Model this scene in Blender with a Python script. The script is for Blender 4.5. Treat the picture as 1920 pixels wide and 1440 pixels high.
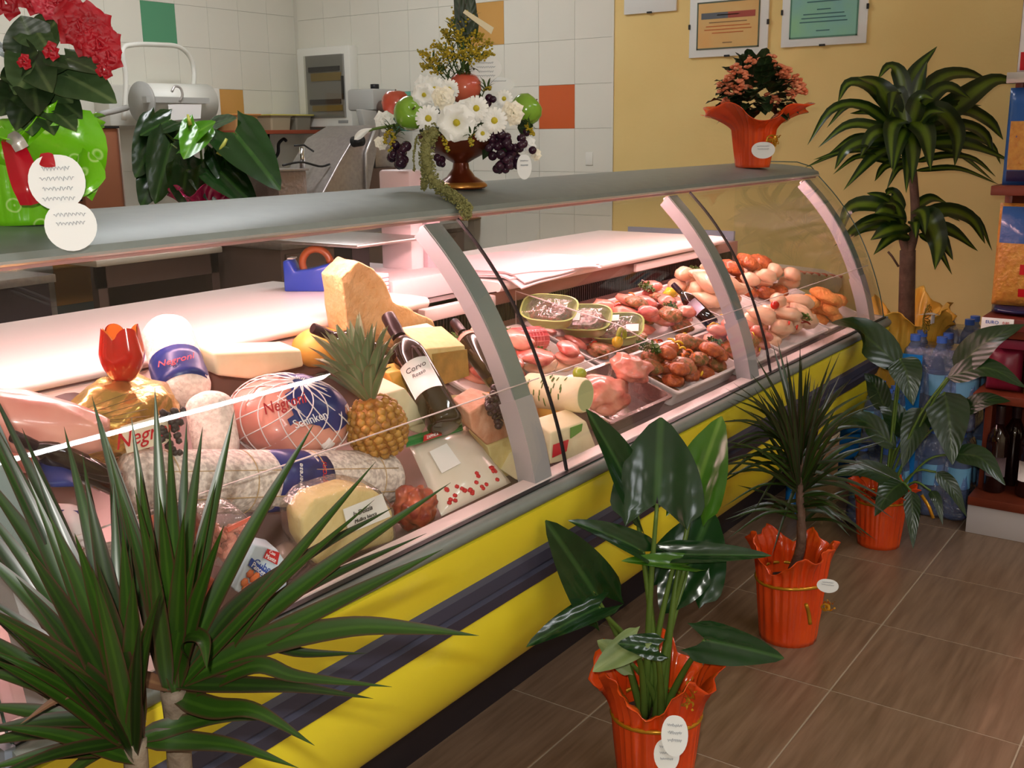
import bpy, bmesh, math, random
import numpy as np
from mathutils import Vector, Matrix, noise, Euler

for o in list(bpy.data.objects): bpy.data.objects.remove(o, do_unlink=True)
SC = bpy.context.scene
COL = SC.collection
rnd = random.Random(7)

# ------------------------------------------------------------------ camera
FPX, YAW, PITCH, ROLL, CAMH = 1985.5, math.radians(54.741), math.radians(13.278), math.radians(-0.695), 1.2466
fwd = Vector((math.sin(YAW)*math.cos(PITCH), math.cos(YAW)*math.cos(PITCH), -math.sin(PITCH)))
rgt = Vector((math.cos(YAW), -math.sin(YAW), 0))
upv = rgt.cross(fwd)
rgt, upv = (rgt*math.cos(ROLL)+upv*math.sin(ROLL)), (upv*math.cos(ROLL)-rgt*math.sin(ROLL))
CAM = Vector((0, 0, CAMH))
cd = bpy.data.cameras.new('camera'); cam = bpy.data.objects.new('camera', cd); COL.objects.link(cam)
cd.sensor_width = 36; cd.lens = FPX/1920*36; cd.clip_start = .02
cam.matrix_world = Matrix(((rgt.x, upv.x, -fwd.x, 0), (rgt.y, upv.y, -fwd.y, 0), (rgt.z, upv.z, -fwd.z, CAMH), (0, 0, 0, 1)))
SC.camera = cam

REF = [1.0, 0.0, None, None]
def ref(p, ymax=None, xmin=None): p = Vector(p); REF[:] = [(p-CAM).dot(fwd), p.y, ymax, xmin]
def P(u, v, x=None, y=None, z=None, q=None):
    """point seen at pixel (u,v) of the 1920x1440 frame, at a known world x, y or z, or at a plant's own distance (q - REF[1] nearer or farther)"""
    d = fwd + rgt*((u-960)/FPX) - upv*((v-720)/FPX)
    if q is not None:
        t = REF[0]+(q-REF[1])
        if REF[2] is not None and d.y*t > REF[2]: t = REF[2]/d.y      # a leaf stays in front of the counter
        if REF[3] is not None and d.x*t < REF[3]: t = REF[3]/d.x      # or beyond its end glass
    elif x is not None: t = (x-CAM.x)/d.x
    elif y is not None: t = (y-CAM.y)/d.y
    else: t = (z-CAM.z)/d.z
    return CAM + d*t
def PXM(p):
    """pixels per metre at a point"""
    return FPX/((Vector(p)-CAM).dot(fwd))

# ------------------------------------------------------------------ world, light, exposure
SC.view_settings.view_transform = 'Standard'; SC.view_settings.look = 'None'
SC.view_settings.gamma = 1; SC.view_settings.use_curve_mapping = False
SC.view_settings.exposure = 0.0
w = bpy.data.worlds.new('world'); SC.world = w; w.use_nodes = True
w.node_tree.nodes['Background'].inputs[0].default_value = (.95, .95, .95, 1)
w.node_tree.nodes['Background'].inputs[1].default_value = .14
def lamp(name, kind, loc, power, col, size=.1, size_y=None, rot=(0, 0, 0)):
    l = bpy.data.lights.new(name, kind); l.energy = power; l.color = col
    if kind == 'AREA':
        l.size = size
        if size_y: l.shape = 'RECTANGLE'; l.size_y = size_y
    else: l.shadow_soft_size = size
    o = bpy.data.objects.new(name, l); COL.objects.link(o); o.location = loc; o.rotation_euler = rot
    return o
# the camera's own flash, just above the lens
lamp('camera_flash', 'POINT', tuple(CAM + upv*.055 - rgt*.035 - fwd*.01), 46, (1, .96, .9), .012)

# ------------------------------------------------------------------ materials
def lin(c):
    return tuple(((x/255)/12.92 if x/255 <= .04045 else ((x/255+.055)/1.055)**2.4) for x in c[:3]) + (1,)
MATS = {}
def mat(name, col, rough=.5, metal=0, spec=.5, var=None, bump=None, trans=0, coat=0, emit=None, sss=0, ior=1.45, sheen=0):
    """var=(scale, colour2, contrast[, detail]); bump=(scale, strength)"""
    if name in MATS: return MATS[name]
    m = bpy.data.materials.new(name); m.use_nodes = True; nt = m.node_tree; b = nt.nodes['Principled BSDF']
    b.inputs['Base Color'].default_value = lin(col); b.inputs['Roughness'].default_value = rough
    b.inputs['Metallic'].default_value = metal; b.inputs['Specular IOR Level'].default_value = spec
    b.inputs['Transmission Weight'].default_value = trans; b.inputs['Coat Weight'].default_value = coat
    b.inputs['Coat Roughness'].default_value = .08; b.inputs['IOR'].default_value = ior
    if sss: b.inputs['Subsurface Weight'].default_value = sss; b.inputs['Subsurface Radius'].default_value = (.02, .01, .006)
    if emit: b.inputs['Emission Color'].default_value = lin(emit[0]); b.inputs['Emission Strength'].default_value = emit[1]
    tc = None
    if var or bump: tc = nt.nodes.new('ShaderNodeTexCoord')
    if var:
        n = nt.nodes.new('ShaderNodeTexNoise'); n.inputs['Scale'].default_value = var[0]; n.inputs['Detail'].default_value = var[3] if len(var) > 3 else 3
        nt.links.new(tc.outputs['Object'], n.inputs['Vector'])
        r = nt.nodes.new('ShaderNodeValToRGB'); c = var[2]
        r.color_ramp.elements[0].position = .5-c; r.color_ramp.elements[1].position = .5+c
        r.color_ramp.elements[0].color = lin(col); r.color_ramp.elements[1].color = lin(var[1])
        nt.links.new(n.outputs['Fac'], r.inputs[0]); nt.links.new(r.outputs[0], b.inputs['Base Color'])
    if bump:
        n = nt.nodes.new('ShaderNodeTexNoise'); n.inputs['Scale'].default_value = bump[0]; n.inputs['Detail'].default_value = 4
        nt.links.new(tc.outputs['Object'], n.inputs['Vector'])
        bp = nt.nodes.new('ShaderNodeBump'); bp.inputs['Strength'].default_value = bump[1]; bp.inputs['Distance'].default_value = .01
        nt.links.new(n.outputs['Fac'], bp.inputs['Height']); nt.links.new(bp.outputs[0], b.inputs['Normal'])
    MATS[name] = m
    return m
def thin(name, tint=(255, 255, 255), rough=.02, gloss=1.0, haze=0.0, hazecol=(255, 255, 255), bump=None):
    """thin clear sheet: transparent with a Fresnel mirror and a little milky haze"""
    if name in MATS: return MATS[name]
    m = bpy.data.materials.new(name); m.use_nodes = True; nt = m.node_tree; N = nt.nodes; L = nt.links
    for n in list(N):
        if n.type == 'BSDF_PRINCIPLED': N.remove(n)
    out = [n for n in N if n.type == 'OUTPUT_MATERIAL'][0]
    tr = N.new('ShaderNodeBsdfTransparent'); tr.inputs[0].default_value = lin(tint)
    gl = N.new('ShaderNodeBsdfGlossy'); gl.inputs['Roughness'].default_value = rough
    fr = N.new('ShaderNodeLayerWeight'); fr.inputs['Blend'].default_value = .5
    pw = N.new('ShaderNodeMath'); pw.operation = 'POWER'; pw.inputs[1].default_value = 5; L.new(fr.outputs['Facing'], pw.inputs[0])
    mu = N.new('ShaderNodeMath'); mu.operation = 'MULTIPLY_ADD'; mu.inputs[1].default_value = .9*gloss; mu.inputs[2].default_value = .04*gloss; mu.use_clamp = True
    L.new(pw.outputs[0], mu.inputs[0])
    base = tr.outputs[0]
    if haze:
        df = N.new('ShaderNodeBsdfDiffuse'); df.inputs[0].default_value = lin(hazecol)
        mx = N.new('ShaderNodeMixShader'); mx.inputs[0].default_value = haze
        L.new(tr.outputs[0], mx.inputs[1]); L.new(df.outputs[0], mx.inputs[2]); base = mx.outputs[0]
    m2 = N.new('ShaderNodeMixShader'); L.new(mu.outputs[0], m2.inputs[0]); L.new(base, m2.inputs[1]); L.new(gl.outputs[0], m2.inputs[2])
    if bump:
        tc = N.new('ShaderNodeTexCoord'); n = N.new('ShaderNodeTexNoise'); n.inputs['Scale'].default_value = bump[0]; n.inputs['Detail'].default_value = 3
        L.new(tc.outputs['Object'], n.inputs['Vector']); bp = N.new('ShaderNodeBump'); bp.inputs['Strength'].default_value = bump[1]; bp.inputs['Distance'].default_value = .01
        L.new(n.outputs['Fac'], bp.inputs['Height']); L.new(bp.outputs[0], gl.inputs['Normal']); L.new(bp.outputs[0], fr.inputs['Normal'])
    L.new(m2.outputs[0], out.inputs[0]); MATS[name] = m
    return m
def leafmat(name, base, mid=None, edge=None, vein=None, rough=.35, mw=.12, ew=.10, nveins=0, spec=.5, back=None):
    """leaf material: colour runs across the blade by UV x; side veins by UV y"""
    if name in MATS: return MATS[name]
    m = bpy.data.materials.new(name); m.use_nodes = True; nt = m.node_tree; N = nt.nodes; L = nt.links; b = N['Principled BSDF']
    b.inputs['Roughness'].default_value = rough; b.inputs['Specular IOR Level'].default_value = spec
    uv = N.new('ShaderNodeTexCoord'); sp = N.new('ShaderNodeSeparateXYZ'); L.new(uv.outputs['UV'], sp.inputs[0])
    r = N.new('ShaderNodeValToRGB'); cr = r.color_ramp
    edge = edge or base; mid = mid or base
    cr.elements[0].position = 0; cr.elements[0].color = lin(edge); cr.elements[1].position = 1; cr.elements[1].color = lin(edge)
    for p, c in ((ew, base), (.5-mw, base), (.5-mw*.35, mid), (.5+mw*.35, mid), (.5+mw, base), (1-ew, base)):
        e = cr.elements.new(p); e.color = lin(c)
    L.new(sp.outputs['X'], r.inputs[0]); colr = r.outputs[0]
    n = N.new('ShaderNodeTexNoise'); n.inputs['Scale'].default_value = 14; L.new(uv.outputs['Object'], n.inputs['Vector'])
    mx = N.new('ShaderNodeMix'); mx.data_type = 'RGBA'; mx.blend_type = 'MULTIPLY'; mx.inputs[0].default_value = .5
    rr = N.new('ShaderNodeValToRGB'); rr.color_ramp.elements[0].position = .3; rr.color_ramp.elements[1].position = .7
    rr.color_ramp.elements[0].color = (.55, .55, .5, 1); rr.color_ramp.elements[1].color = (1.15, 1.15, 1, 1)
    L.new(n.outputs['Fac'], rr.inputs[0]); L.new(colr, mx.inputs[6]); L.new(rr.outputs[0], mx.inputs[7]); colr = mx.outputs[2]
    if nveins:
        # height along v with a chevron: v*n + |u-.5|*k
        ab = N.new('ShaderNodeMath'); ab.operation = 'SUBTRACT'; ab.inputs[1].default_value = .5; L.new(sp.outputs['X'], ab.inputs[0])
        a2 = N.new('ShaderNodeMath'); a2.operation = 'ABSOLUTE'; L.new(ab.outputs[0], a2.inputs[0])
        a3 = N.new('ShaderNodeMath'); a3.operation = 'MULTIPLY_ADD'; a3.inputs[1].default_value = -.5; L.new(a2.outputs[0], a3.inputs[0]); L.new(sp.outputs['Y'], a3.inputs[2])
        a4 = N.new('ShaderNodeMath'); a4.operation = 'MULTIPLY'; a4.inputs[1].default_value = nveins*6.283; L.new(a3.outputs[0], a4.inputs[0])
        a5 = N.new('ShaderNodeMath'); a5.operation = 'SINE'; L.new(a4.outputs[0], a5.inputs[0])
        bp = N.new('ShaderNodeBump'); bp.inputs['Strength'].default_value = .10; bp.inputs['Distance'].default_value = .003
        L.new(a5.outputs[0], bp.inputs['Height']); L.new(bp.outputs[0], b.inputs['Normal'])
    L.new(colr, b.inputs['Base Color']); MATS[name] = m
    return m

# ------------------------------------------------------------------ mesh building
def org(o):
    v = Vector((0, 0, 0))
    while o is not None: v = v + o.location; o = o.parent
    return v
def uname(n): return n
def mk(name, V, F, m, parent=None, smooth=True, uv=None, sharp=None):
    """mesh object from world-space vertices; a part when it has a parent"""
    V = np.asarray(V, float)
    if parent is not None: o0 = np.array(org(parent)); loc = Vector((0, 0, 0))
    else:
        o0 = np.array([V[:, 0].mean(), V[:, 1].mean(), V[:, 2].min()]); loc = Vector(o0)
    me = bpy.data.meshes.new(name); me.from_pydata((V-o0).tolist(), [], F if isinstance(F, list) else F.tolist())
    me.materials.append(m)
    if smooth: me.shade_smooth()
    if uv is not None:
        l = me.uv_layers.new(name='UVMap'); vi = np.zeros(len(me.loops), np.int32); me.loops.foreach_get('vertex_index', vi)
        l.data.foreach_set('uv', np.asarray(uv, np.float32)[vi].ravel())
    if sharp: me.set_sharp_from_angle(angle=math.radians(sharp))
    ob = bpy.data.objects.new(name, me); COL.objects.link(ob); ob.location = loc
    if parent is not None: ob.parent = parent
    return ob
def tag(o, label, cat=None, group=None, kind=None):
    if label: o['label'] = label
    if cat: o['category'] = cat
    if group: o['group'] = group
    if kind: o['kind'] = kind
    return o
def thing(name, label, cat, loc, group=None):
    o = bpy.data.objects.new(name, None); COL.objects.link(o); o.location = loc; o.empty_display_size = .05
    return tag(o, label, cat, group)
def struct(o): o['kind'] = 'structure'; return o
def xf(M, V):
    M = np.array(M); V = np.asarray(V, float)
    return V @ M[:3, :3].T + M[:3, 3]
def frame(loc, xdir=None, zdir=None):
    """matrix with local z along zdir and local x near xdir"""
    z = Vector(zdir or (0, 0, 1)).normalized(); x = Vector(xdir or (1, 0, 0)); x = (x - z*x.dot(z))
    if x.length < 1e-5: x = Vector((0, 1, 0)) - z*z.y
    x.normalize(); y = z.cross(x)
    M = Matrix.Identity(4)
    for i in range(3): M[i][0] = x[i]; M[i][1] = y[i]; M[i][2] = z[i]; M[i][3] = loc[i]
    return M
def bm_out(bm):
    bm.verts.ensure_lookup_table(); bm.verts.index_update()
    V = np.array([v.co[:] for v in bm.verts]); F = [[v.index for v in f.verts] for f in bm.faces]; bm.free()
    return V, F
def g_box(sx, sy, sz, bev=0, seg=2):
    """box centred in x,y with its base at z=0"""
    bm = bmesh.new(); bmesh.ops.create_cube(bm, size=1)
    for v in bm.verts: v.co = Vector((v.co.x*sx, v.co.y*sy, (v.co.z+.5)*sz))
    if bev: bmesh.ops.bevel(bm, geom=list(bm.edges), offset=bev, segments=seg, affect='EDGES', profile=.5)
    return bm_out(bm)
def box(name, lo, hi, m, parent=None, bev=0, smooth=False):
    lo = Vector(lo); hi = Vector(hi); V, F = g_box(hi.x-lo.x, hi.y-lo.y, hi.z-lo.z, bev)
    return mk(name, V + np.array([(lo.x+hi.x)/2, (lo.y+hi.y)/2, lo.z]), F, m, parent, smooth or bev > 0, sharp=40 if bev else None)
def boxm(name, M, size, m, parent=None, bev=0):
    V, F = g_box(*size, bev); return mk(name, xf(M, V), F, m, parent, bev > 0, sharp=40 if bev else None)
def g_lathe(prof, seg=24, rfun=None):
    V = []; F = []; n = len(prof)
    for i, (r, z) in enumerate(prof):
        for k in range(seg):
            a = 2*math.pi*k/seg; rr = r*(rfun(a, i/(n-1)) if rfun else 1)
            V.append((rr*math.cos(a), rr*math.sin(a), z))
    for i in range(n-1):
        for k in range(seg):
            k2 = (k+1) % seg; F.append([i*seg+k, i*seg+k2, (i+1)*seg+k2, (i+1)*seg+k])
    if prof[0][0] > 1e-6: F.append(list(range(seg))[::-1])
    if prof[-1][0] > 1e-6: F.append([(n-1)*seg+k for k in range(seg)])
    return np.array(V), F
def lathe(name, prof, M, m, parent=None, seg=24, rfun=None, sharp=50):
    V, F = g_lathe(prof, seg, rfun); return mk(name, xf(M, V), F, m, parent, sharp=sharp)
def crom(pts, n):
    """Catmull-Rom through points"""
    p = [Vector(q) for q in pts]; p = [p[0]*2-p[1]] + p + [p[-1]*2-p[-2]]; out = []; k = len(p)-3
    for i in range(n):
        t = i/(n-1)*k; s = min(int(t), k-1); f = t-s; a, b, c, d = p[s:s+4]
        out.append(.5*((2*b)+(c-a)*f+(2*a-5*b+4*c-d)*f*f+(3*b-a-3*c+d)*f**3))
    return out
def g_tube(pts, rad, seg=8, cap=True):
    pts = [Vector(p) for p in pts]; n = len(pts); V = []; F = []
    up = Vector((0, 0, 1)); t0 = (pts[1]-pts[0]).normalized()
    if abs(t0.dot(up)) > .95: up = Vector((1, 0, 0))
    s = t0.cross(up).normalized()
    for i, p in enumerate(pts):
        t = (pts[min(i+1, n-1)]-pts[max(i-1, 0)]).normalized(); s = (s - t*s.dot(t)).normalized(); b = t.cross(s)
        r = rad[i] if hasattr(rad, '__len__') else rad
        for k in range(seg):
            a = 2*math.pi*k/seg; V.append(p + s*(r*math.cos(a)) + b*(r*math.sin(a)))
    for i in range(n-1):
        for k in range(seg): k2 = (k+1) % seg; F.append([i*seg+k, i*seg+k2, (i+1)*seg+k2, (i+1)*seg+k])
    if cap: F.append(list(range(seg))[::-1]); F.append([(n-1)*seg+k for k in range(seg)])
    return np.array([v[:] for v in V]), F
def tube(name, pts, rad, m, parent=None, seg=8, smooth=0):
    if smooth: pts = crom(pts, smooth)
    if hasattr(rad, '__len__') and len(rad) != len(pts): rad = [float(np.interp(i/(len(pts)-1), np.linspace(0, 1, len(rad)), rad)) for i in range(len(pts))]
    V, F = g_tube(pts, rad, seg); return mk(name, V, F, m, parent)
def join(parts):
    V = []; F = []; k = 0
    for v, f in parts:
        V.append(np.asarray(v, float)); F += [[i+k for i in q] for q in f]; k += len(v)
    return np.concatenate(V), F
def g_ball(sub=2):
    bm = bmesh.new(); bmesh.ops.create_icosphere(bm, subdivisions=sub, radius=1); return bm_out(bm)
def g_blob(size, amp=.12, freq=1.5, seed=0, sub=3, flat=None):
    V, F = g_ball(sub); o = Vector((seed*7.3, seed*3.1, seed*1.7)); W = []
    for v in V:
        q = Vector(v); d = 1 + amp*noise.noise(q*freq+o) + amp*.5*noise.noise(q*freq*2.3+o)
        q = q*d
        if flat is not None and q.z < -flat: q.z = -flat + (q.z+flat)*.15
        W.append((q.x*size[0], q.y*size[1], q.z*size[2]))
    return np.array(W), F
def blob(name, M, size, m, parent=None, amp=.12, freq=1.5, seed=0, sub=3, flat=None):
    if not isinstance(M, Matrix): M = Matrix.Translation(M)
    V, F = g_blob(size, amp, freq, seed, sub, flat); return mk(name, xf(M, V), F, m, parent)
def prism(name, front, depth, m, parent=None, bev=0, smooth=None, wob=0, seed=0):
    """solid: polygon of world points (near face) pushed along a depth vector"""
    fr = [Vector(p) for p in front]; n = len(fr); d = Vector(depth); bm = bmesh.new()
    a = [bm.verts.new(p) for p in fr]; b = [bm.verts.new(p+d) for p in fr]
    bm.faces.new(a); bm.faces.new(b[::-1])
    for i in range(n): bm.faces.new((a[(i+1) % n], a[i], b[i], b[(i+1) % n]))
    bmesh.ops.recalc_face_normals(bm, faces=bm.faces[:])
    if bev: bmesh.ops.bevel(bm, geom=list(bm.edges), offset=bev, segments=3, affect='EDGES', profile=.5)
    if wob:
        bmesh.ops.triangulate(bm, faces=bm.faces[:]); bmesh.ops.subdivide_edges(bm, edges=bm.edges[:], cuts=3, use_grid_fill=True)
        bm.normal_update()
        for v in bm.verts: v.co += v.normal*wob*(noise.noise(v.co*40+Vector((seed, 0, 0)))+.6*noise.noise(v.co*95+Vector((0, seed, 0))))
    V, F = bm_out(bm); return mk(name, V, F, m, parent, True if smooth is None else smooth, sharp=45)
def card(name, pts, m, parent=None, th=.0015, bev=0):
    """thin flat plate on world points"""
    p = [Vector(q) for q in pts]; n = (p[1]-p[0]).cross(p[2]-p[1]).normalized()
    return prism(name, [q+n*th*.5 for q in p], -n*th, m, parent, smooth=False)
def strip_faces(nr, nc, off=0):
    return [[off+i*nc+j, off+i*nc+j+1, off+(i+1)*nc+j+1, off+(i+1)*nc+j] for i in range(nr-1) for j in range(nc-1)]
W_STRAP = lambda t: (min(1, .45+t*3.2))*(1-max(0, (t-.25)/.75)**1.7)
W_OVATE = lambda t: max(0, math.sin(math.pi*min(1, (t**.75)))) ** .8 * (1-.15*t)
W_LANCE = lambda t: max(0, math.sin(math.pi*t**.62))**.85*(1-.1*t)
def g_leaf(spine, width, prof=W_STRAP, n=12, nc=5, fold=.25, up=(0, 0, 1), wave=0, curl=0, seed=0):
    sp = crom(spine, n) if len(spine) > 2 else [Vector(spine[0]).lerp(Vector(spine[1]), i/(n-1)) for i in range(n)]
    V = []; UV = []; up = Vector(up); side = None
    for i, p in enumerate(sp):
        t = i/(n-1); tg = (sp[min(i+1, n-1)]-sp[max(i-1, 0)]).normalized(); s = tg.cross(up)
        if s.length < .15: s = side if side is not None else tg.cross(Vector((1, 0, .2)))
        s = s.normalized()
        if side is not None and s.dot(side) < 0: s = -s
        side = s; nn = s.cross(tg).normalized(); wd = width*.5*max(prof(t), .012)
        for j in range(nc):
            c = -1+2*j/(nc-1); z = fold*wd*abs(c) - curl*wd*c*c + (wave*wd*math.sin(t*11+seed+c*2)*abs(c) if wave else 0)
            V.append((p + s*(wd*c) + nn*z)[:]); UV.append((j/(nc-1), t))
    return np.array(V), strip_faces(n, nc), UV
def leaf(name, spine, width, m, parent, **k):
    V, F, UV = g_leaf(spine, width, **k); return mk(name, V, F, m, parent, uv=UV)
def g_heart(base, tip, width, nrm, bend=0, n=15, nc=9, lobe=.28, cup=.12, seed=0, curve=0):
    """cordate leaf: petiole point base, tip, face normal nrm"""
    base = Vector(base); tip = Vector(tip); ax = tip-base; L = ax.length; ax.normalize(); nrm = Vector(nrm); nrm = (nrm-ax*nrm.dot(ax)).normalized(); s = ax.cross(nrm)
    V = []; UV = []; F = []
    for sd in (-1, 1):
        off = len(V)
        for i in range(n):
            t = -lobe + (1+lobe)*i/(n-1)
            if t < 0:
                q = t/lobe; w1 = .5*(1-(-q)**2.2)**.6*1.0 + .0; w0 = .30*(-q)**.8; w1 = max(w1*.93, w0)
                w0 = min(w0, w1)
            else:
                w1 = .5*.93*(1-t**2.1)**.8*(1-.12*t) + .012*(t > .9); w0 = 0
            for j in range(nc):
                c = w0 + (w1-w0)*j/(nc-1); x = width*c
                z = cup*abs(x) - bend*L*max(t, 0)**2 - curve*x*x/width + .012*width*math.sin(9*t+seed)*(c*2) + .02*width*math.cos(c*22)*(1-t)
                V.append((base+ax*(t*L)+s*(sd*x)+nrm*z)[:]); UV.append((.5+sd*c, (t+lobe)/(1+lobe)))
        f = strip_faces(n, nc, off); F += f if sd > 0 else [q[::-1] for q in f]
    return np.array(V), F, UV
def heart(name, base, tip, width, nrm, m, parent, **k):
    V, F, UV = g_heart(base, tip, width, nrm, **k); return mk(name, V, F, m, parent, uv=UV)
def text(name, body, size, at, xdir, ydir, m, parent, align='CENTER', extr=.0003, shear=0, sx=1):
    c = bpy.data.curves.new(name, 'FONT'); c.body = body; c.size = size; c.align_x = align; c.align_y = 'CENTER'; c.extrude = extr; c.shear = shear; c.resolution_u = 3
    t = bpy.data.objects.new(name, c); COL.objects.link(t); dg = bpy.context.evaluated_depsgraph_get(); me = bpy.data.meshes.new_from_object(t.evaluated_get(dg))
    bpy.data.objects.remove(t, do_unlink=True); bpy.data.curves.remove(c)
    V = np.zeros(len(me.vertices)*3); me.vertices.foreach_get('co', V); V = V.reshape(-1, 3); V[:, 0] *= sx; F = [list(p.vertices) for p in me.polygons]; bpy.data.meshes.remove(me)
    x = Vector(xdir).normalized(); y = Vector(ydir); y = (y-x*y.dot(x)).normalized(); z = x.cross(y); M = Matrix.Identity(4)
    for i in range(3): M[i][0] = x[i]; M[i][1] = y[i]; M[i][2] = z[i]; M[i][3] = at[i]
    return mk(name, xf(M, V), F, m, parent, smooth=False)
def scribble(name, at, xdir, ydir, w, rows, dy, m, parent, seed=0, r=.0006):
    """handwriting as thin wavy pen strokes"""
    x = Vector(xdir).normalized(); y = Vector(ydir).normalized(); rg = random.Random(seed); parts = []
    for k in range(rows):
        ww = w*(.75+.25*rg.random()); pts = []
        for i in range(26):
            f = i/25; pts.append(Vector(at)+x*((f-.5)*ww)+y*(-k*dy+dy*.28*math.sin(i*2.1+rg.random())*(.5+.5*rg.random())))
        parts.append(g_tube(pts, r, 4))
    V, F = join(parts); return mk(name, V, F, m, parent)
# ------------------------------------------------------------------ the room
XE, YB, ZC = 4.36, 4.54, 2.75
m_plaster = mat('yellow_plaster', (230, 203, 134), .75, var=(3, (225, 196, 126), .2), bump=(60, .08))
m_cream = mat('cream_plaster', (225, 212, 180), .8, bump=(50, .05))
m_grout = mat('wall_grout', (214, 212, 199), .8, bump=(120, .1))
m_tile = mat('white_wall_tile', (226, 224, 210), .22, var=(2, (218, 217, 204), .2))
m_ceil = mat('white_ceiling', (232, 228, 218), .9, bump=(40, .05))
m_fgrout = mat('floor_grout', (176, 160, 138), .8, bump=(100, .1))
def floor_mat():
    m = mat('brown_floor_tile', (112, 88, 68), .30, spec=.4); nt = m.node_tree; N = nt.nodes; L = nt.links; b = N['Principled BSDF']
    tc = N.new('ShaderNodeTexCoord'); mp = N.new('ShaderNodeMapping'); mp.inputs['Scale'].default_value = (2.2, 26, 1); L.new(tc.outputs['Generated'], mp.inputs[0])
    oi = N.new('ShaderNodeObjectInfo'); ad = N.new('ShaderNodeVectorMath'); ad.operation = 'ADD'; L.new(mp.outputs[0], ad.inputs[0])
    sc = N.new('ShaderNodeMath'); sc.operation = 'MULTIPLY'; sc.inputs[1].default_value = 40; L.new(oi.outputs['Random'], sc.inputs[0]); L.new(sc.outputs[0], ad.inputs[1])
    n = N.new('ShaderNodeTexNoise'); n.inputs['Scale'].default_value = 1; n.inputs['Detail'].default_value = 4; L.new(ad.outputs[0], n.inputs['Vector'])
    r = N.new('ShaderNodeValToRGB'); r.color_ramp.elements[0].position = .3; r.color_ramp.elements[1].position = .72
    r.color_ramp.elements[0].color = lin((118, 93, 72)); r.color_ramp.elements[1].color = lin((146, 119, 96))
    L.new(n.outputs['Fac'], r.inputs[0]); L.new(r.outputs[0], b.inputs['Base Color'])
    return m
m_floor = floor_mat()
def slab(name, lo, hi, m, parent=None): return box(name, lo, hi, m, parent)
floor = struct(slab('floor', (-2.6, -3.2, -.1), (XE+.1, YB+.1, -.0012), m_fgrout))
def piece_grid(parent, name, m, size, spots, bev):
    """one tile mesh, copied to every spot (centre points)"""
    V, F = g_box(*size, bev, 1); first = None
    for s in spots:
        if first is None:
            o0 = org(parent); first = mk(name, V, F, m, parent, smooth=False); first.location = Vector(s)-o0
            # mesh was built around the parent's origin
            co = np.array(V, float); first.data.vertices.foreach_set('co', co.ravel()); first.data.update(); o = first
        else:
            o = first.copy(); COL.objects.link(o); o.parent = parent; o.location = Vector(s)-org(parent)
    return first
S = .4003; GX, GY = 2.2076, .6801
piece_grid(floor, 'floor_tile', m_floor, (S-.0035, S-.0035, .008), [(GX+(i+.5)*S, GY+(j+.5)*S, -.008) for i in range(-4, 5) for j in range(-4, 3)], .0008)
slab_rest = slab('floor_field', (-2.6, -3.2, -.003), (GX-4*S, YB, -.0006), m_floor, floor)
wall_r = struct(slab('wall_right', (XE, -3.2, 0), (XE+.1, 2.5018, ZC), m_plaster))
slab('tile_backing', (XE+.004, 2.5018, 0), (XE+.1, YB+.1, ZC), m_grout, wall_r)
wall_b = struct(slab('wall_back', (-2.6, YB+.004, 0), (XE+.004, YB+.1, ZC), m_grout))
struct(slab('wall_left', (-2.7, -3.2, 0), (-2.6, YB+.1, ZC), m_cream))
struct(slab('wall_front', (-2.7, -3.3, 0), (XE+.1, -3.2, ZC), m_cream))
struct(slab('ceiling', (-2.7, -3.3, ZC), (XE+.1, YB+.1, ZC+.1), m_ceil))
T = .2
colr = {'orange': mat('orange_tile', (205, 98, 52), .22), 'amber': mat('amber_tile', (205, 156, 84), .22), 'teal': mat('teal_tile', (108, 176, 152), .22), 'green': mat('green_tile', (84, 150, 112), .22), 'grey': mat('grey_tile', (120, 136, 132), .22)}
# right (end) wall: columns step towards -y from the orange tile, rows from its top edge
spec_r = {(0, -1): 'orange', (-2, 1): 'amber', (-5, -1): 'teal'}
plain = []; z0 = 1.468; y0 = 2.9018
for a in range(-8, 2):
    for b_ in range(-6, 4):
        c = (XE, y0-(a+.5)*T, z0+b_*T+.001)
        if c[1]+T/2 > YB: continue
        k = spec_r.get((a, b_))
        if k: 
            V, F = g_box(.008, T-.0010, T-.0010, .0006, 1); tag(mk('wall_tile', V+np.array(c), F, colr[k], wall_r, smooth=False), k+' wall tile')
        else: plain.append(c)
piece_grid(wall_r, 'wall_tile', m_tile, (.008, T-.0010, T-.0010), plain, .0006)
spec_b = {(0, -1): 'green', (2, -3): 'amber', (-3, -7): 'amber', (-3, -8): 'grey'}
plain = []; z0b = 1.892; x0b = 3.3669
for a in range(-8, 5):
    for b_ in range(-8, 2):
        c = (x0b+(a+.5)*T-.002, YB, z0b+b_*T+.001); k = spec_b.get((a, b_))
        if k: 
            V, F = g_box(T-.0010, .008, T-.0010, .0006, 1); tag(mk('wall_tile', V+np.array(c), F, colr[k], wall_b, smooth=False), k+' wall tile')
        else: plain.append(c)
piece_grid(wall_b, 'wall_tile', m_tile, (T-.0010, .008, T-.0010), plain, .0006)
slab('edge_trim', (XE-.006, 2.494, 0), (XE+.002, 2.503, ZC), m_tile, wall_r)

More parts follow.
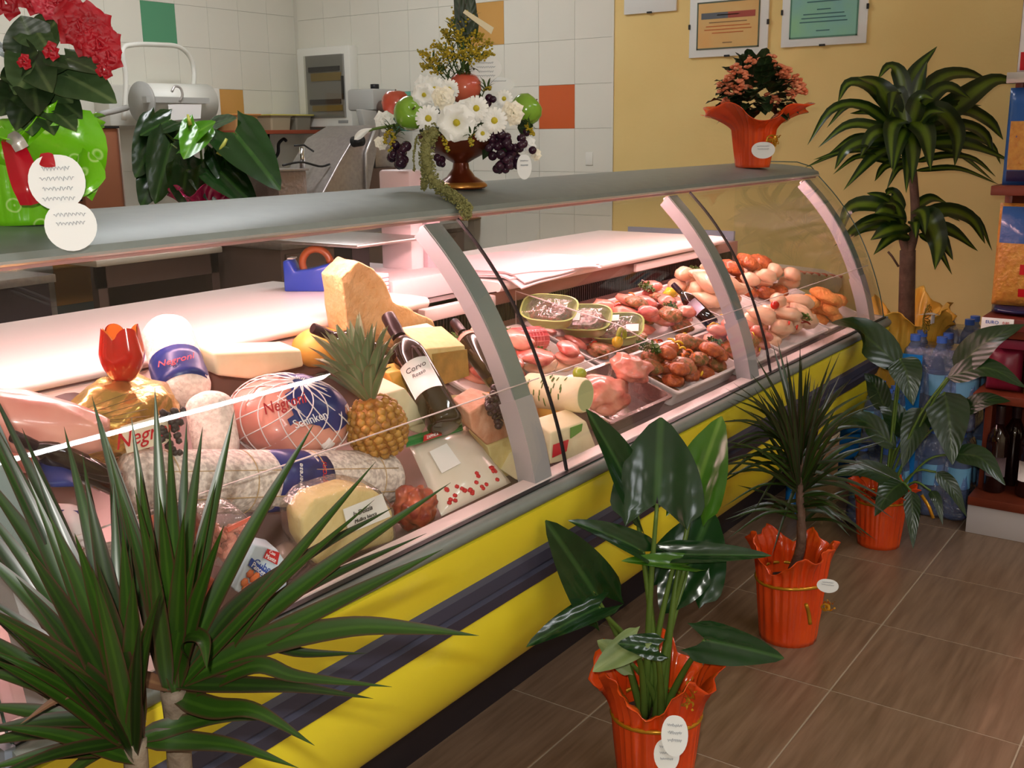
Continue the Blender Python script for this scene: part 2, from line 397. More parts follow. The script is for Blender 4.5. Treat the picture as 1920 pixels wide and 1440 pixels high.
# ceiling lamps (above the frame): shop batten, plus two panels added for ambient light
m_lampframe = mat('white_lamp_metal', (235, 235, 230), .4)
def ceiling_lamp(x, y, lx, ly, power, col, label):
    t = thing('ceiling_light', label, 'ceiling light', (x, y, ZC), 'fluorescent ceiling lights')
    box('housing', (x-lx/2-.02, y-ly/2-.02, ZC-.07), (x+lx/2+.02, y+ly/2+.02, ZC), m_lampframe, t, .004)
    box('diffuser', (x-lx/2, y-ly/2, ZC-.078), (x+lx/2, y+ly/2, ZC-.07), mat('lamp_diffuser_%s' % label[:5].strip(), (255, 250, 240), .6, emit=((248, 250, 255), power)), t)
ceiling_lamp(2.7, 3.1, 1.2, .3, 26, None, 'white fluorescent ceiling light above the work area behind the counter')
ceiling_lamp(2.85, -1.06, 1.7, .07, 62, None, 'slim fluorescent batten on the ceiling, parallel to the counter')
ceiling_lamp(.2, -1.9, 1.2, .3, 22, None, 'broad fluorescent ceiling light above the shop floor')
# ------------------------------------------------------------------ the refrigerated counter
X0, X1 = .50, 3.56
m_alu = mat('grey_aluminium', (124, 131, 125), .45, metal=.25, var=(30, (130, 137, 131), .2))
m_silver = mat('silver_trim', (205, 202, 198), .3, metal=.6)
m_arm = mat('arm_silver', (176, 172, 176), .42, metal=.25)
m_armd = mat('arm_grey_front', (126, 138, 136), .45, metal=.25)  # outer arm faces: shade put into a darker copy of the silver
m_yel = mat('yellow_lacquer', (242, 224, 52), .36, coat=.25)
m_navy = mat('dark_slate_plastic', (62, 62, 80), .5)
m_plinth = mat('dark_plinth', (40, 38, 52), .55)
m_steel = mat('brushed_steel', (168, 160, 155), .35, metal=.75, var=(60, (150, 143, 140), .25))
m_inner = mat('inner_steel', (150, 128, 124), .4, metal=.4)
m_white = mat('white_worktop', (238, 226, 222), .35)
m_glass = thin('clear_glass', (253, 254, 253), .01, .85)
m_glassedge = mat('glass_edge', (60, 84, 76), .15)
m_black = mat('black_rubber', (22, 22, 24), .5)
m_pinktrim = mat('pale_rail', (226, 208, 204), .4)
ctr = thing('refrigerated_counter', 'long curved-glass refrigerated food counter with yellow and slate front panels', 'counter', (2.0, 1.4, 0))
def extrude(name, prof, x0, x1, m, parent, smooth=True, sharp=35, closed=True):
    """profile of (y,z) points run along the counter"""
    n = len(prof); V = [(x0, a, b) for a, b in prof]+[(x1, a, b) for a, b in prof]
    F = [[i, (i+1) % n, n+(i+1) % n, n+i] for i in range(n if closed else n-1)]
    if closed: F += [list(range(n))[::-1], list(range(n, 2*n))]
    bm = bmesh.new(); vs = [bm.verts.new(v) for v in V]
    for f in F: bm.faces.new([vs[i] for i in f])
    bmesh.ops.recalc_face_normals(bm, faces=bm.faces[:]); V, F = bm_out(bm)
    return mk(name, V, F, m, parent, smooth, sharp=sharp)
GL = [(.997, .640), (1.013, .71), (1.04, .79), (1.075, .872), (1.122, .956), (1.18, 1.032), (1.240, 1.094)]
GLc = [(v.x, v.y) for v in crom([Vector((a, b, 0)) for a, b in GL], 25)]
def offset(prof, d):
    out = []
    for i, (a, b) in enumerate(prof):
        p = prof[max(i-1, 0)]; q = prof[min(i+1, len(prof)-1)]; t = Vector((q[0]-p[0], q[1]-p[1])).normalized(); out.append((a+t.y*d, b-t.x*d))
    return out
# canopy
canopy = extrude('canopy', [(1.238, 1.0985), (1.236, 1.104), (1.240, 1.113), (1.256, 1.1195), (1.30, 1.129), (1.37, 1.136), (1.46, 1.139), (1.535, 1.1385), (1.55, 1.130), (1.55, 1.076), (1.535, 1.076), (1.53, 1.122), (1.37, 1.122), (1.27, 1.110), (1.247, 1.098)], X0, X1-.015, m_alu, ctr)
extrude('canopy_front_trim', [(1.236, 1.0975), (1.233, 1.1005), (1.236, 1.104), (1.241, 1.102)], X0, X1-.02, m_silver, canopy)
extrude('canopy_underside', [(1.243, 1.092), (1.241, 1.0985), (1.252, 1.100), (1.254, 1.092)], X0+.01, X1-.03, mat('canopy_underside', (178, 140, 136), .5), canopy)
# lamp tubes under the canopy
m_tube = mat('pink_food_lamp', (255, 230, 225), .5, emit=((255, 198, 198), 60))
for a, b in ((X0+.08, 1.98), (2.06, X1-.1)):
    V, F = g_tube([(a, 1.42, 1.103), (b, 1.42, 1.103)], .013, 12); lt = mk('lamp_tube', V, F, m_tube, ctr); lt['label'] = 'glowing pinkish fluorescent tube'
    for e in (a, b): box('lamp_holder', (e-.012, 1.40, 1.085), (e+.012, 1.44, 1.121), m_white, lt)
# panes, with dark seams between them
seams = [X0+.012, 1.585, 2.575, X1-.012]
for i in range(3):
    a, b = seams[i]+.004, seams[i+1]-.004
    out = GLc; inn = offset(GLc, .005)
    extrude('glass_pane', out+inn[::-1], a, b, m_glass, ctr, sharp=60)
for x in seams[1:3]:
    extrude('pane_seam', offset(GLc, -.001)+offset(GLc, .0055)[::-1], x-.0013, x+.0013, m_black, ctr)
# lower strip of glass ends in a fine line level with the arm joints
j = 11
for i in range(3):
    a, b = seams[i]+.01, seams[i+1]-.01; y_, z_ = GLc[9]
    extrude('glass_joint_line', [(y_+.004, z_-.0008), (y_+.004, z_+.0008), (y_+.0065, z_+.0008), (y_+.0065, z_-.0008)], a, b, mat('joint_line', (206, 190, 186), .3), ctr)
# arms
def arm(x, w=.05):
    o1 = offset(GLc, .010); o2 = offset(GLc, .040)
    side = extrude('support_arm', o1+o2[::-1], x-w/2, x+w/2, m_arm, ctr, sharp=50)
    f1 = offset(GLc, .0075)
    extrude('arm_face', f1+o1[::-1], x-w/2+.002, x+w/2-.001, m_armd, side, sharp=50)
    k = 9
    extrude('arm_boot', offset(GLc[:k], .0065)+offset(GLc[:k], .044)[::-1], x-w/2-.002, x+w/2+.002, m_armd if False else m_arm, side, sharp=50)
    V, F = g_blob((.028, .010, .008), 0, 1, 0, 2); mk('arm_bracket', V+np.array((x+.012, 1.262, 1.079)), F, m_pinktrim, side)
for x in (.575, 1.515, 2.485, 3.46): arm(x)
# end glass with its rounded outline
for x, lb in ((X0, 0), (X1, 1)):
    pr = GLc+[(1.27, 1.128), (1.32, 1.142), (1.54, 1.145), (1.54, .66), (1.0, .60)]
    extrude('end_glass', pr, x-.004, x+.004, m_glass, ctr, smooth=False)
    rim = [(x, a, b) for a, b in [(.99, .64)]+GLc+[(1.27, 1.128), (1.32, 1.143), (1.54, 1.146)]]
    V, F = g_tube(rim, .0018, 6); mk('glass_rim', V, F, m_glassedge, ctr)
# front rail, bumper, panels, plinth
extrude('front_rail', [(.998, .600), (.998, .636), (1.002, .640), (1.03, .6425), (1.034, .638), (1.034, .600)], X0, X1, m_pinktrim, ctr)
bump_pr = [(.9985+.0, .636)]+[(.992-.021*math.sin(a), .622+.0145*math.cos(a)) for a in np.linspace(0, math.pi, 9)]+[(.9985, .606)]
extrude('bumper', bump_pr, X0-.004, X1+.004, m_alu, ctr)
extrude('bumper_groove', [(.9885, .6365), (.9885, .639), (.9985, .6395), (.9985, .6365)], X0, X1, m_black, ctr)
extrude('upper_front_panel', [(.975, .608), (.981, .58), (.990, .55), (1.0015, .519), (1.03, .519), (1.03, .608)], X0, X1, m_yel, ctr)
extrude('slate_band', [(1.002, .519), (.993, .512), (.995, .488), (1.005, .483), (1.005, .478), (.998, .473), (1.008, .445), (1.022, .438), (1.05, .438), (1.05, .519)], X0, X1, m_navy, ctr)
lo = [(1.0205, .438), (1.021, .40), (1.028, .36), (1.043, .315), (1.070, .27), (1.105, .24), (1.15, .222)]
lo = [(v.x, v.y) for v in crom([Vector((a, b, 0)) for a, b in lo], 15)]
extrude('lower_front_panel', lo+[(1.25, .222), (1.25, .438)], X0, X1, m_yel, ctr)
extrude('plinth', [(1.15, .222), (1.20, .15), (1.285, .0), (1.95, .0), (1.95, .222)], X0+.01, X1-.03, m_plinth, ctr)
# carcass: deck, back wall with louvres, end cheeks
DECK = lambda y: .608+.36*(y-1.04)        # meat side; the cheese side lies a little lower in front
DECKL = lambda y: .582+.42*(y-1.04)
extrude('display_deck', [(1.034, .570), (1.034, DECKL(1.034)), (1.52, DECKL(1.52)), (1.52, .70), (1.3, .570)], X0+.01, 1.69, m_inner, ctr)
extrude('display_deck', [(1.034, .570), (1.034, DECK(1.034)), (1.52, DECK(1.52)), (1.52, .70), (1.3, .570)], 1.69, X1-.01, m_inner, ctr)
back = extrude('inner_back', [(1.52, .70), (1.52, .868), (1.54, .868), (1.54, .70)], X0+.01, X1-.01, mat('inner_back_pink', (158, 120, 112), .4, metal=.2), ctr)
box('rear_body', (X0+.01, 1.54, .05), (X1-.01, 1.98, .868), m_steel, ctr)
for i in range(150):
    x = 1.80+i*.0113
    if i == 0:
        lv = box('louvre', (x, 1.512, .795), (x+.0045, 1.519, .838), m_black, back); l0 = lv
    else:
        c = l0.copy(); COL.objects.link(c); c.parent = back; c.location = l0.location+Vector((x-1.80, 0, 0))
m_cheek = mat('blue_grey_cheek', (128, 138, 152), .4)
for x, nm in ((X0-.012, 'a'), (X1, 'b')):
    extrude('end_panel', [(.985, .64), (1.0, .50), (1.02, .42), (1.06, .28), (1.16, .215), (1.29, .0), (1.97, .0), (1.97, .9), (1.54, .9), (1.54, .66), (1.05, .645)], x, x+.012, m_cheek, ctr, sharp=30)
# worktops along the serving side
def worktop(x0, x1, label):
    pr = [(1.50, .876)]+[(1.497+.0-.011*math.sin(a), .886+.012*(-math.cos(a))) for a in np.linspace(0, math.pi, 7)]+[(1.54, .900), (1.985, .900), (1.985, .868), (1.54, .868)]
    o = extrude('worktop', pr, x0, x1, m_white, None); tag(o, label, 'worktop'); return o
worktop(X0+.02, 1.79, 'white worktop slab holding the blue tape dispenser')
worktop(2.06, 3.38, 'white worktop slab with wrapping paper sheets lying on it')
box('ledge', (1.79, 1.50, .838), (2.06, 1.56, .868), m_pinktrim, ctr, .004)
for a, b in ((.6, 1.66), (2.75, 3.2)):
    box('price_rail', (a, 1.492, .848), (b, 1.500, .870), m_pinktrim, ctr)
# clear dividers standing on the deck
m_plexi = thin('plexiglass', (250, 250, 250), .01, 1.2)
def divider(x, y0, y1, h):
    pts = [(x, y0, DECK(y0)), (x, y1, DECK(y1)), (x, y1, DECK(y1)+h*.55), (x, y0+.08, DECK(y0)+h), (x, y0, DECK(y0)+h*.8)]
    d = prism('shelf_divider', pts, (.004, 0, 0), m_plexi, ctr, smooth=False)
    V, F = g_tube([Vector(p)+Vector((.002, 0, 0)) for p in pts[1:]], .0016, 5); mk('divider_edge', V, F, mat('plexi_edge', (232, 214, 210), .2), d)
divider(2.1405, 1.12, 1.50, .17)
divider(2.798, 1.10, 1.50, .08)
# ------------------------------------------------------------------ food in the counter
m_film = thin('cling_film', (252, 250, 248), .08, 1.6, .05, bump=(55, .5))
m_paper = mat('white_label_paper', (238, 236, 232), .55)
m_ink = mat('black_ink', (38, 36, 40), .6)
m_redink = mat('red_ink', (196, 28, 40), .5)
m_whiteink = mat('white_ink', (240, 238, 240), .5)
m_blue = mat('navy_label', (32, 42, 104), .32, var=(25, (40, 52, 122), .2))
m_gold = mat('gold_foil', (206, 164, 84), .26, metal=.75, var=(9, (224, 190, 120), .2), bump=(26, .55))
m_golddark = mat('dark_foil', (74, 46, 40), .4, metal=.3, bump=(30, .3))
def mold(name, a, b): 
    m = mat(name, a, .8, var=(130, b, .10, 6), bump=(120, .35)); return m
m_salami = mold('moldy_casing', (242, 228, 216), (222, 204, 192))
m_salami2 = mold('speckled_casing', (240, 226, 216), (196, 180, 172))
m_twine = mat('twine', (190, 160, 120), .8)
m_net = mat('white_netting', (240, 226, 224), .6)
m_hamred = mat('cured_red', (118, 26, 28), .3, var=(34, (190, 96, 64), .12, 5), coat=.4)
m_hampink = mat('ham_pink', (214, 128, 116), .32, var=(16, (236, 170, 150), .25), coat=.4)
m_cheese = mat('pale_cheese', (232, 214, 152), .55, var=(70, (222, 198, 130), .25), bump=(90, .15), sss=.1)
m_cheese2 = mat('ivory_cheese', (238, 226, 190), .5, var=(30, (230, 212, 170), .25), sss=.1)
m_parm = mat('parmesan', (230, 176, 116), .7, var=(45, (240, 200, 148), .22, 6), bump=(80, .6))
m_rind = mat('cheese_rind', (196, 150, 76), .6, var=(40, (150, 120, 60), .25), bump=(60, .3))
m_rindred = mat('red_rind', (206, 128, 92), .5, var=(35, (232, 178, 150), .25), bump=(60, .3))
m_rindyel = mat('yellow_rind', (222, 160, 62), .4, var=(18, (236, 190, 100), .2))
m_meat = mat('raw_meat', (188, 74, 66), .34, var=(28, (232, 150, 132), .16, 6), bump=(60, .25), coat=.3)
m_meat2 = mat('pale_meat', (226, 152, 130), .34, var=(22, (204, 104, 90), .16, 6), bump=(60, .2), coat=.3)
m_chick = mat('chicken_skin', (232, 178, 146), .34, var=(20, (238, 204, 170), .2, 5), bump=(80, .2), coat=.3, sss=.1)
m_marin = mat('marinated', (150, 66, 34), .36, var=(60, (208, 110, 52), .14, 7), bump=(110, .7), coat=.3)
m_herbm = mat('herbed_meat', (196, 112, 74), .42, var=(80, (116, 96, 44), .12, 7), bump=(110, .7), coat=.2)
m_herb = mat('parsley', (60, 96, 30), .45, var=(40, (96, 124, 44), .2))
m_orange = mat('carrot_orange', (232, 110, 34), .4, var=(30, (240, 140, 56), .2))
m_redp = mat('pepper_red', (206, 30, 18), .14, var=(9, (158, 34, 14), .15), coat=.5)
m_yellowp = mat('pepper_yellow', (232, 190, 40), .2, coat=.4)
m_limep = mat('lime_green', (150, 170, 50), .3, coat=.3)
m_tray = mat('white_plastic_tray', (236, 226, 222), .4)
m_foil = mat('aluminium_foil_tray', (190, 176, 172), .25, metal=.9, bump=(40, .25))
m_gtray = mat('pale_green_tray', (176, 196, 112), .35, var=(6, (188, 206, 130), .2))
m_wineglass = mat('dark_wine_glass', (34, 16, 14), .06, spec=.7, coat=.5)
m_caps = mat('dark_capsule', (44, 22, 28), .34)
m_berry = mat('dark_grape', (36, 18, 34), .25, var=(60, (64, 30, 50), .2))
deckp = lambda x, y, h=0: Vector((x, y, DECK(y)+h))
DU = Vector((0, 1, .36)).normalized()      # up the deck
XA = Vector((1, 0, 0))

def ck(pts):
    """keep points on or above the deck"""
    return [Vector((p.x, p.y, max(p.z, (DECKL if p.x < 1.69 else DECK)(p.y)+.0005))) for p in pts]
def capsule_prof(r, L, e=.6, n=6):
    a = [(r*math.sin(t), r*e*(1-math.cos(t))) for t in np.linspace(0, math.pi/2, n)]
    b = [(r*math.sin(t), L-r*e*(1-math.cos(t))) for t in np.linspace(math.pi/2, 0, n)]
    return a+[(r, L*f) for f in (.3, .5, .7)]+b
def wob(seed, amp=.05): return lambda a, t: 1+amp*noise.noise(Vector((math.cos(a)*1.3, math.sin(a)*1.3, t*3+seed)))
def patch(name, prof, M, a0, a1, m, parent, n=14, grow=1.012):
    """label wrapped round part of a turned body: prof=[(r,z)..] between angles a0..a1, with thickness"""
    V = []; nr = len(prof)
    for g in (grow, grow+.012):
        for r, z in prof:
            for k in range(n): a = a0+(a1-a0)*k/(n-1); V.append((r*g*math.cos(a), r*g*math.sin(a), z))
    F = [q[::-1] for q in strip_faces(nr, n)]+strip_faces(nr, n, nr*n); o = nr*n
    for i in range(nr-1):
        F.append([i*n, (i+1)*n, o+(i+1)*n, o+i*n]); F.append([i*n+n-1, o+i*n+n-1, o+(i+1)*n+n-1, (i+1)*n+n-1])
    for k in range(n-1):
        F.append([k, o+k, o+k+1, k+1]); F.append([(nr-1)*n+k, (nr-1)*n+k+1, o+(nr-1)*n+k+1, o+(nr-1)*n+k])
    return mk(name, xf(M, np.array(V)), F, m, parent)
def facing(M, p_local_z):
    """angle about the local z axis that faces the camera"""
    q = (M.inverted() @ CAM) ; return math.atan2(q.y, q.x)
def wrap_text(body, M, r, z, size, a0, m, parent, along=True, shear=.3):
    """lettering laid on the side of a turned body, facing angle a0"""
    R = M.to_3x3(); rad = R @ Vector((math.cos(a0), math.sin(a0), 0)); zz = R @ Vector((0, 0, 1)); tn = zz.cross(rad)
    at = M @ Vector((r*math.cos(a0), r*math.sin(a0), z))
    if along: return text('lettering', body, size, at+rad*.0012, zz, -tn, m, parent, shear=shear)
    return text('lettering', body, size, at+rad*.0012, -tn, -zz, m, parent, shear=shear)

def salami(a, b, r, label, m, band=None, seed=0, rings=0, e=.7, group=None):
    a = Vector(a); b = Vector(b); L = (b-a).length; M = frame(a, (0, 0, 1), b-a)
    t = thing('salami', label, 'salami', (a+b)*.5-Vector((0, 0, r)), group)
    s = lathe('casing', capsule_prof(r, L, e, 8), M, m, t, 28, wob(seed, .06))
    if band:
        f0, f1, words = band; a0 = facing(M, 0)
        pb = [(r*1.03, L*(f0+(f1-f0)*k/4)) for k in range(5)]
        V, F = g_lathe(pb, 28, wob(seed, .06)); bd = mk('paper_band', xf(M, V), F, m_blue, t)
        for wd, fz, sz, ac, mm in words: wrap_text(wd, M, r*1.05, L*fz, sz, a0, mm, bd, ac)
    if rings:
        tw = []
        for k in range(rings):
            z = L*(.12+.76*k/max(1, rings-1)); c = [M @ Vector((r*1.02*math.cos(q), r*1.02*math.sin(q), z)) for q in np.linspace(0, 2*math.pi, 25)]
            V, F = g_tube(c, .0009, 5); mk('twine', V, F, m_twine, t)
        for q0 in (facing(M, 0)-.35, facing(M, 0)+.5):
            c = [M @ Vector((r*1.015*math.cos(q0), r*1.015*math.sin(q0), L*f)) for f in np.linspace(.06, .94, 12)]
            V, F = g_tube(c, .0009, 5); mk('twine', V, F, m_twine, t)
    return t
# two standing white salamis and the long one lying across
salami(P(308, 606, y=1.46), P(352, 755, y=1.335), .041, 'white moulded salami standing against the worktop, with navy paper band', m_salami, (.50, .86, [('Negroni', .70, .017, False, m_redink)]), 1)
salami(P(386, 735, y=1.29), P(412, 868, y=1.235), .036, 'plain white moulded salami leaning in front of the banded one', m_salami, None, 2)
salami(P(222, 910, y=1.185), P(735, 896, y=1.165), .046, 'long speckled salami tied with twine, lying across with a navy band', m_salami2, (.46, .66, [('ungherese', .52, .012, False, m_paper), ('Negroni', .61, .016, False, m_redink)]), 3, 4, .5)
# gold foil hams
t = thing('wrapped_ham', 'gold foil wrapped ham with a red script brand name, under the red pepper', 'ham', P(235, 800, y=1.25)-Vector((0, 0, .08)))
Mh = Matrix.Translation(P(222, 785, y=1.26)) @ Matrix.Rotation(.5, 4, 'Z')
g = blob('foil', Mh, (.104, .066, .058), m_gold, t, .22, 2.2, 4, 4)
cdir = (CAM-P(265, 820, y=1.2)).normalized()
q = [P(a, b, y=1.165) for a, b in ((226, 800), (312, 775), (318, 828), (238, 850))]
pl = card('brand_patch', q, mat('cream_print', (232, 216, 190), .4), t)
text('lettering', 'Negroni', .03, (q[0]+q[2])*.5+cdir*.003+Vector((.004, 0, 0)), q[1]-q[0], q[0]-q[3], m_redink, pl, shear=.25)
pp = []
for i in range(34):
    c = P(302+rnd.random()*42, 765+rnd.random()*88, y=1.163); V, F = g_ball(1); pp.append((V*.0052+np.array(c), F))
V, F = join(pp); pe = mk('peppercorn_print', V, F, mat('peppercorn', (64, 52, 50), .5), t); pe['kind'] = 'stuff'
for k in range(6):
    a = P(150+k*8, 770+k*9-k*k, y=1.18-.003*k); b = P(265+k*4, 728+k*13, y=1.18)
    V, F = g_tube([a.lerp(b, f) for f in (0, .5, 1)], .0004, 4); mk('print_line', V, F, mat('foil_print', (120, 90, 60), .5), t)
t = thing('wrapped_ham', 'torn-open dark and gold foil ham at the counter end cheek', 'ham', P(110, 790, y=1.3)-Vector((0, 0, .07)))
blob('foil', Matrix.Translation(P(112, 765, y=1.40)), (.072, .045, .045), m_gold, t, .3, 2.4, 9, 4)
leaf('foil_flap', [P(48, 760, y=1.33), P(100, 715, y=1.34), P(150, 692, y=1.36), P(186, 706, y=1.37)], .075, m_golddark, t, prof=lambda t: 1-.3*t, fold=0, up=(0, -.6, 1))
blob('ham_meat', Matrix.Translation(P(60, 775, y=1.33)), (.042, .03, .033), m_hampink, t, .2, 2, 3)
t = tag(blob('ham', frame(P(45, 790, y=1.17), (.8, -.35, -.5), (0, -.5, .8)), (.10, .04, .034), m_hampink, None, .18, 2.0, 5), 'pink boneless ham lying beside the torn foil ham', 'ham')
# netted ham
t = thing('netted_ham', 'plump ham in white string net with a navy printed label', 'ham', P(545, 840, y=1.24))
Mn = frame(P(544, 782, y=1.265), (.85, -.45, -.2), (0, -.45, 1))
blob('ham_body', Mn, (.098, .075, .066), m_hampink, t, .1, 1.5, 6, 4)
V, F = g_blob((.101, .078, .069), .1, 1.5, 6, 4); Vn = np.array(V); 
sel = [f for f in F if all((Vn[i][2] > .018 and abs(Vn[i][0]+.0-.028) < .058 and abs(Vn[i][1]+.01) < .058) for i in f)]
lab = mk('printed_label', xf(Mn, Vn*1.005), sel, m_blue, t)
# string net: two families of crossing strings over the ellipsoid, gathered at a knot
strs = []
def onell(u, v, k=1.05): return Mn @ Vector((.098*k*math.cos(u)*math.cos(v), .075*k*math.sin(u)*math.cos(v), .066*k*math.sin(v)))
for fam in (1, -1):
    for i in range(14):
        pts = []
        for s_ in np.linspace(0, 1, 26):
            u = 2*math.pi*i/14+fam*s_*1.7; v = -1.2+s_*2.65
            pts.append(onell(u, min(v, 1.45)))
        strs.append(g_tube(pts, .0011, 5))
V, F = join(strs); mk('string_net', V, F, m_net, t)['kind'] = 'stuff'
kb = P(613, 826, y=1.20)
blob('knot', kb, (.018, .012, .014), m_net, t, .2, 3, 2, 2)
V, F = join([g_tube(crom([kb, kb.lerp(P(520+i*14, 742+i*7, y=1.215), .5)+Vector((0, -.006, .004)), P(520+i*14, 742+i*7, y=1.225)], 8), .0010, 4) for i in range(9)]); mk('net_tail', V, F, m_net, t)
xd = (P(590, 775, y=1.19)-P(480, 810, y=1.19)); yd = P(530, 760, y=1.2)-P(545, 800, y=1.18)
text('lettering', 'Negroni', .026, P(533, 757, y=1.188), xd, yd, m_redink, lab, shear=.3)
text('lettering', 'Schinkenetta'[:8], .020, P(583, 787, y=1.175), xd, yd, m_whiteink, lab)
# red pepper cut like a tulip
t = thing('bell_pepper', 'red bell pepper cut open like a tulip on the gold ham', 'pepper', P(234, 714, y=1.26))
Mp = Matrix.Translation(P(234, 712, y=1.26)); pr = []; R0 = .031
V = []; F = []; ns, nz = 40, 14
for i in range(nz):
    f = i/(nz-1)
    for k in range(ns):
        a = 2*math.pi*k/ns; lob = 1+.09*math.cos(4*a); top = .60+.32*(abs(math.cos(2*a+.5))**.45) ; z = f*top*.082
        rr = R0*lob*(math.sin(min(1, .25+f*1.4)*math.pi/2)**.8)*(1-.22*max(0, f-.55)*2); V.append((rr*math.cos(a), rr*math.sin(a), z))
F = [[i*ns+k, i*ns+(k+1) % ns, (i+1)*ns+(k+1) % ns, (i+1)*ns+k] for i in range(nz-1) for k in range(ns)]+[list(range(ns))[::-1]]
mk('skin', xf(Mp, V), F, m_redp, t)
V2 = np.array(V)*np.array((.9, .9, .985))+np.array((0, 0, .001)); mk('flesh', xf(Mp, V2), [f[::-1] for f in F], mat('pepper_flesh', (238, 140, 60), .3), t)
# wine bottles
BOT = [(0, 0), (.030, .0), (.0365, .006), (.0365, .18), (.034, .20), (.022, .224), (.0145, .24), (.0135, .262), (.0145, .264), (.0145, .30), (.0138, .304), (0, .304)]
def bottle(base, tip, label, group=None, lab=None, words=None, scale=None, capm=m_caps, glassm=m_wineglass, cat='bottle', roll=0):
    base = Vector(base); tip = Vector(tip); k = scale or (tip-base).length/.304; ax = (tip-base).normalized(); M = frame(base, (1, 0, 0), ax) @ Matrix.Scale(k, 4)
    t = thing('wine_bottle', label, cat, base, group)
    gb = lathe('glass_body', [p for p in BOT if p[1] <= .25]+[(0, .25)], M, glassm, t, 24)
    lathe('capsule', [(0, .244), (.0150, .244), (.0150, .262), (.0155, .264), (.0155, .302), (.0145, .306), (0, .306)], M, capm, t, 20)
    if lab:
        a0 = facing(M, 0)+roll; pt = patch('paper_label', [(.0365, lab[0]), (.0365, (lab[0]+lab[1])/2), (.0365, lab[1])], M, a0-.95, a0+.95, lab[2] if len(lab) > 2 else m_paper, t)
        for wd, z, sz in (words or []):
            R = M.to_3x3(); rad = (R @ Vector((math.cos(a0), math.sin(a0), 0))).normalized(); zz = ax; tn = zz.cross(rad)
            text('lettering', wd, sz*k, M @ Vector((.0376*math.cos(a0), .0376*math.sin(a0), z))+rad*.0008, tn, zz, m_ink, pt, shear=.2)
    return t
bottle(P(838, 800, y=1.13), P(728, 594, y=1.33), 'red wine bottle with white script label, leaning beside the pineapple', 'wine bottles in the counter', (.075, .155), [('Corvo', .132, .017), ('Rosso', .116, .012)])
bottle(P(745, 682, y=1.33), P(585, 615, y=1.38), 'unlabelled dark wine bottle lying behind the pineapple', 'wine bottles in the counter')
bottle(P(935, 712, y=1.22), P(852, 605, y=1.40), 'wine bottle half hidden behind the silver arm, beside cheese block', 'wine bottles in the counter', (.19, .205, m_hampink))
bottle(P(215, 905, y=1.12), P(25, 818, y=1.13), 'wine bottle lying flat between the pink ham and long salami', 'wine bottles in the counter')
bottle(P(1338, 606, y=1.222), P(1262, 530, y=1.352), 'wine bottle with pale label resting on the meat trays', 'wine bottles in the counter', (.09, .165, mat('lilac_label', (206, 186, 206), .5)))
# pineapple
base = P(719, 850, y=1.16); top = P(695, 752, y=1.172)
t = thing('pineapple', 'ripe pineapple with tall grey-green crown', 'pineapple', base)
ax = (top-base); L = ax.length*1.05; M = frame(base, (1, 0, 0), ax)
m_pine = mat('pineapple_skin', (176, 116, 44), .5, var=(30, (136, 78, 34), .2), bump=(80, .3)); m_eye = mat('pineapple_eye', (200, 150, 70), .45, var=(60, (150, 96, 40), .2))
lathe('fruit', [(0, 0), (.028, .002), (.042, .018), (.047, .04), (.045, .062), (.036, .082), (.022, .094), (0, .097)], M @ Matrix.Scale(L/.097, 4), m_pine, t, 24)
k_ = L/.097; Ve, Fe = g_blob((.0085, .0085, .006), .1, 2, 1, 1); e0 = None
for row in range(9):
    z = .006+row*.0105; r = float(np.interp(z, [0, .002, .018, .04, .062, .082, .094], [.012, .028, .042, .047, .045, .036, .022])); n = max(6, int(2*math.pi*r/.0165))
    for i in range(n):
        a = 2*math.pi*(i+.5*(row % 2))/n; c = M @ (Vector((r*math.cos(a), r*math.sin(a), z))*k_); nrm = M.to_3x3() @ Vector((math.cos(a), math.sin(a), (z-.045)*12))
        mk('eye', xf(frame(c, M.to_3x3() @ Vector((0, 0, 1)), nrm) @ Matrix.Scale(k_, 4), Ve), Fe, m_eye, t)
m_crown = leafmat('pineapple_crown', (116, 132, 92), (150, 150, 118), (148, 112, 92), rough=.5)
cb = M @ Vector((0, 0, L*.97)); axn = ax.normalized(); tipc = P(645, 590, y=1.22); cax = (tipc-cb)
for i in range(62):
    f = i/62; a = i*2.4; s1 = (M.to_3x3() @ Vector((math.cos(a), math.sin(a), 0))).normalized(); b0 = cb+cax*(f*.34)+s1*.011
    ln = (.045+.085*math.sin(math.pi*min(1, f*.75+.2)))*(.85+.3*rnd.random()); out = 1.15-.95*f
    c1 = b0+(cax.normalized()*ln*.5+s1*ln*.28*out*1.3); c2 = b0+cax.normalized()*ln*(1.0-.35*out)+s1*ln*(.5*out+.06)
    leaf('crown_leaf', [b0, c1, c2], .025-.007*f, m_crown, t, prof=W_STRAP, n=8, nc=3, fold=.5, up=-s1)
# parmesan and other cheeses
t = tag(prism('parmesan', [P(a, b, y=1.40) for a, b in ((640, 520), (672, 489), (702, 506), (724, 532), (738, 566), (770, 580), (812, 602), (826, 632), (798, 648), (752, 652), (700, 660), (655, 640))], (.03, .085, .0), m_parm, None, .004, wob=.0035, seed=3), 'big rough chunk of parmesan rising above the pineapple', 'cheese')
t = thing('cheese_block', 'square-cut cheese block with brown rind beside the wine bottle', 'cheese', P(840, 720, y=1.27))
prism('cheese_paste', [P(a, b, y=1.265) for a, b in ((795, 655), (872, 648), (878, 702), (812, 728))], (.02, .075, .03), m_cheese, t, .003)
prism('rind', [P(a, b, y=1.262) for a, b in ((812, 664), (876, 655), (880, 704), (818, 726))], (0, .003, 0), m_rind, t)
tag(blob('golden_cheese', Matrix.Translation(P(598, 650, y=1.445)), (.056, .046, .038), m_rindyel, None, .05, 1, 4), 'small golden cheese wheel behind the pineapple crown', 'cheese')
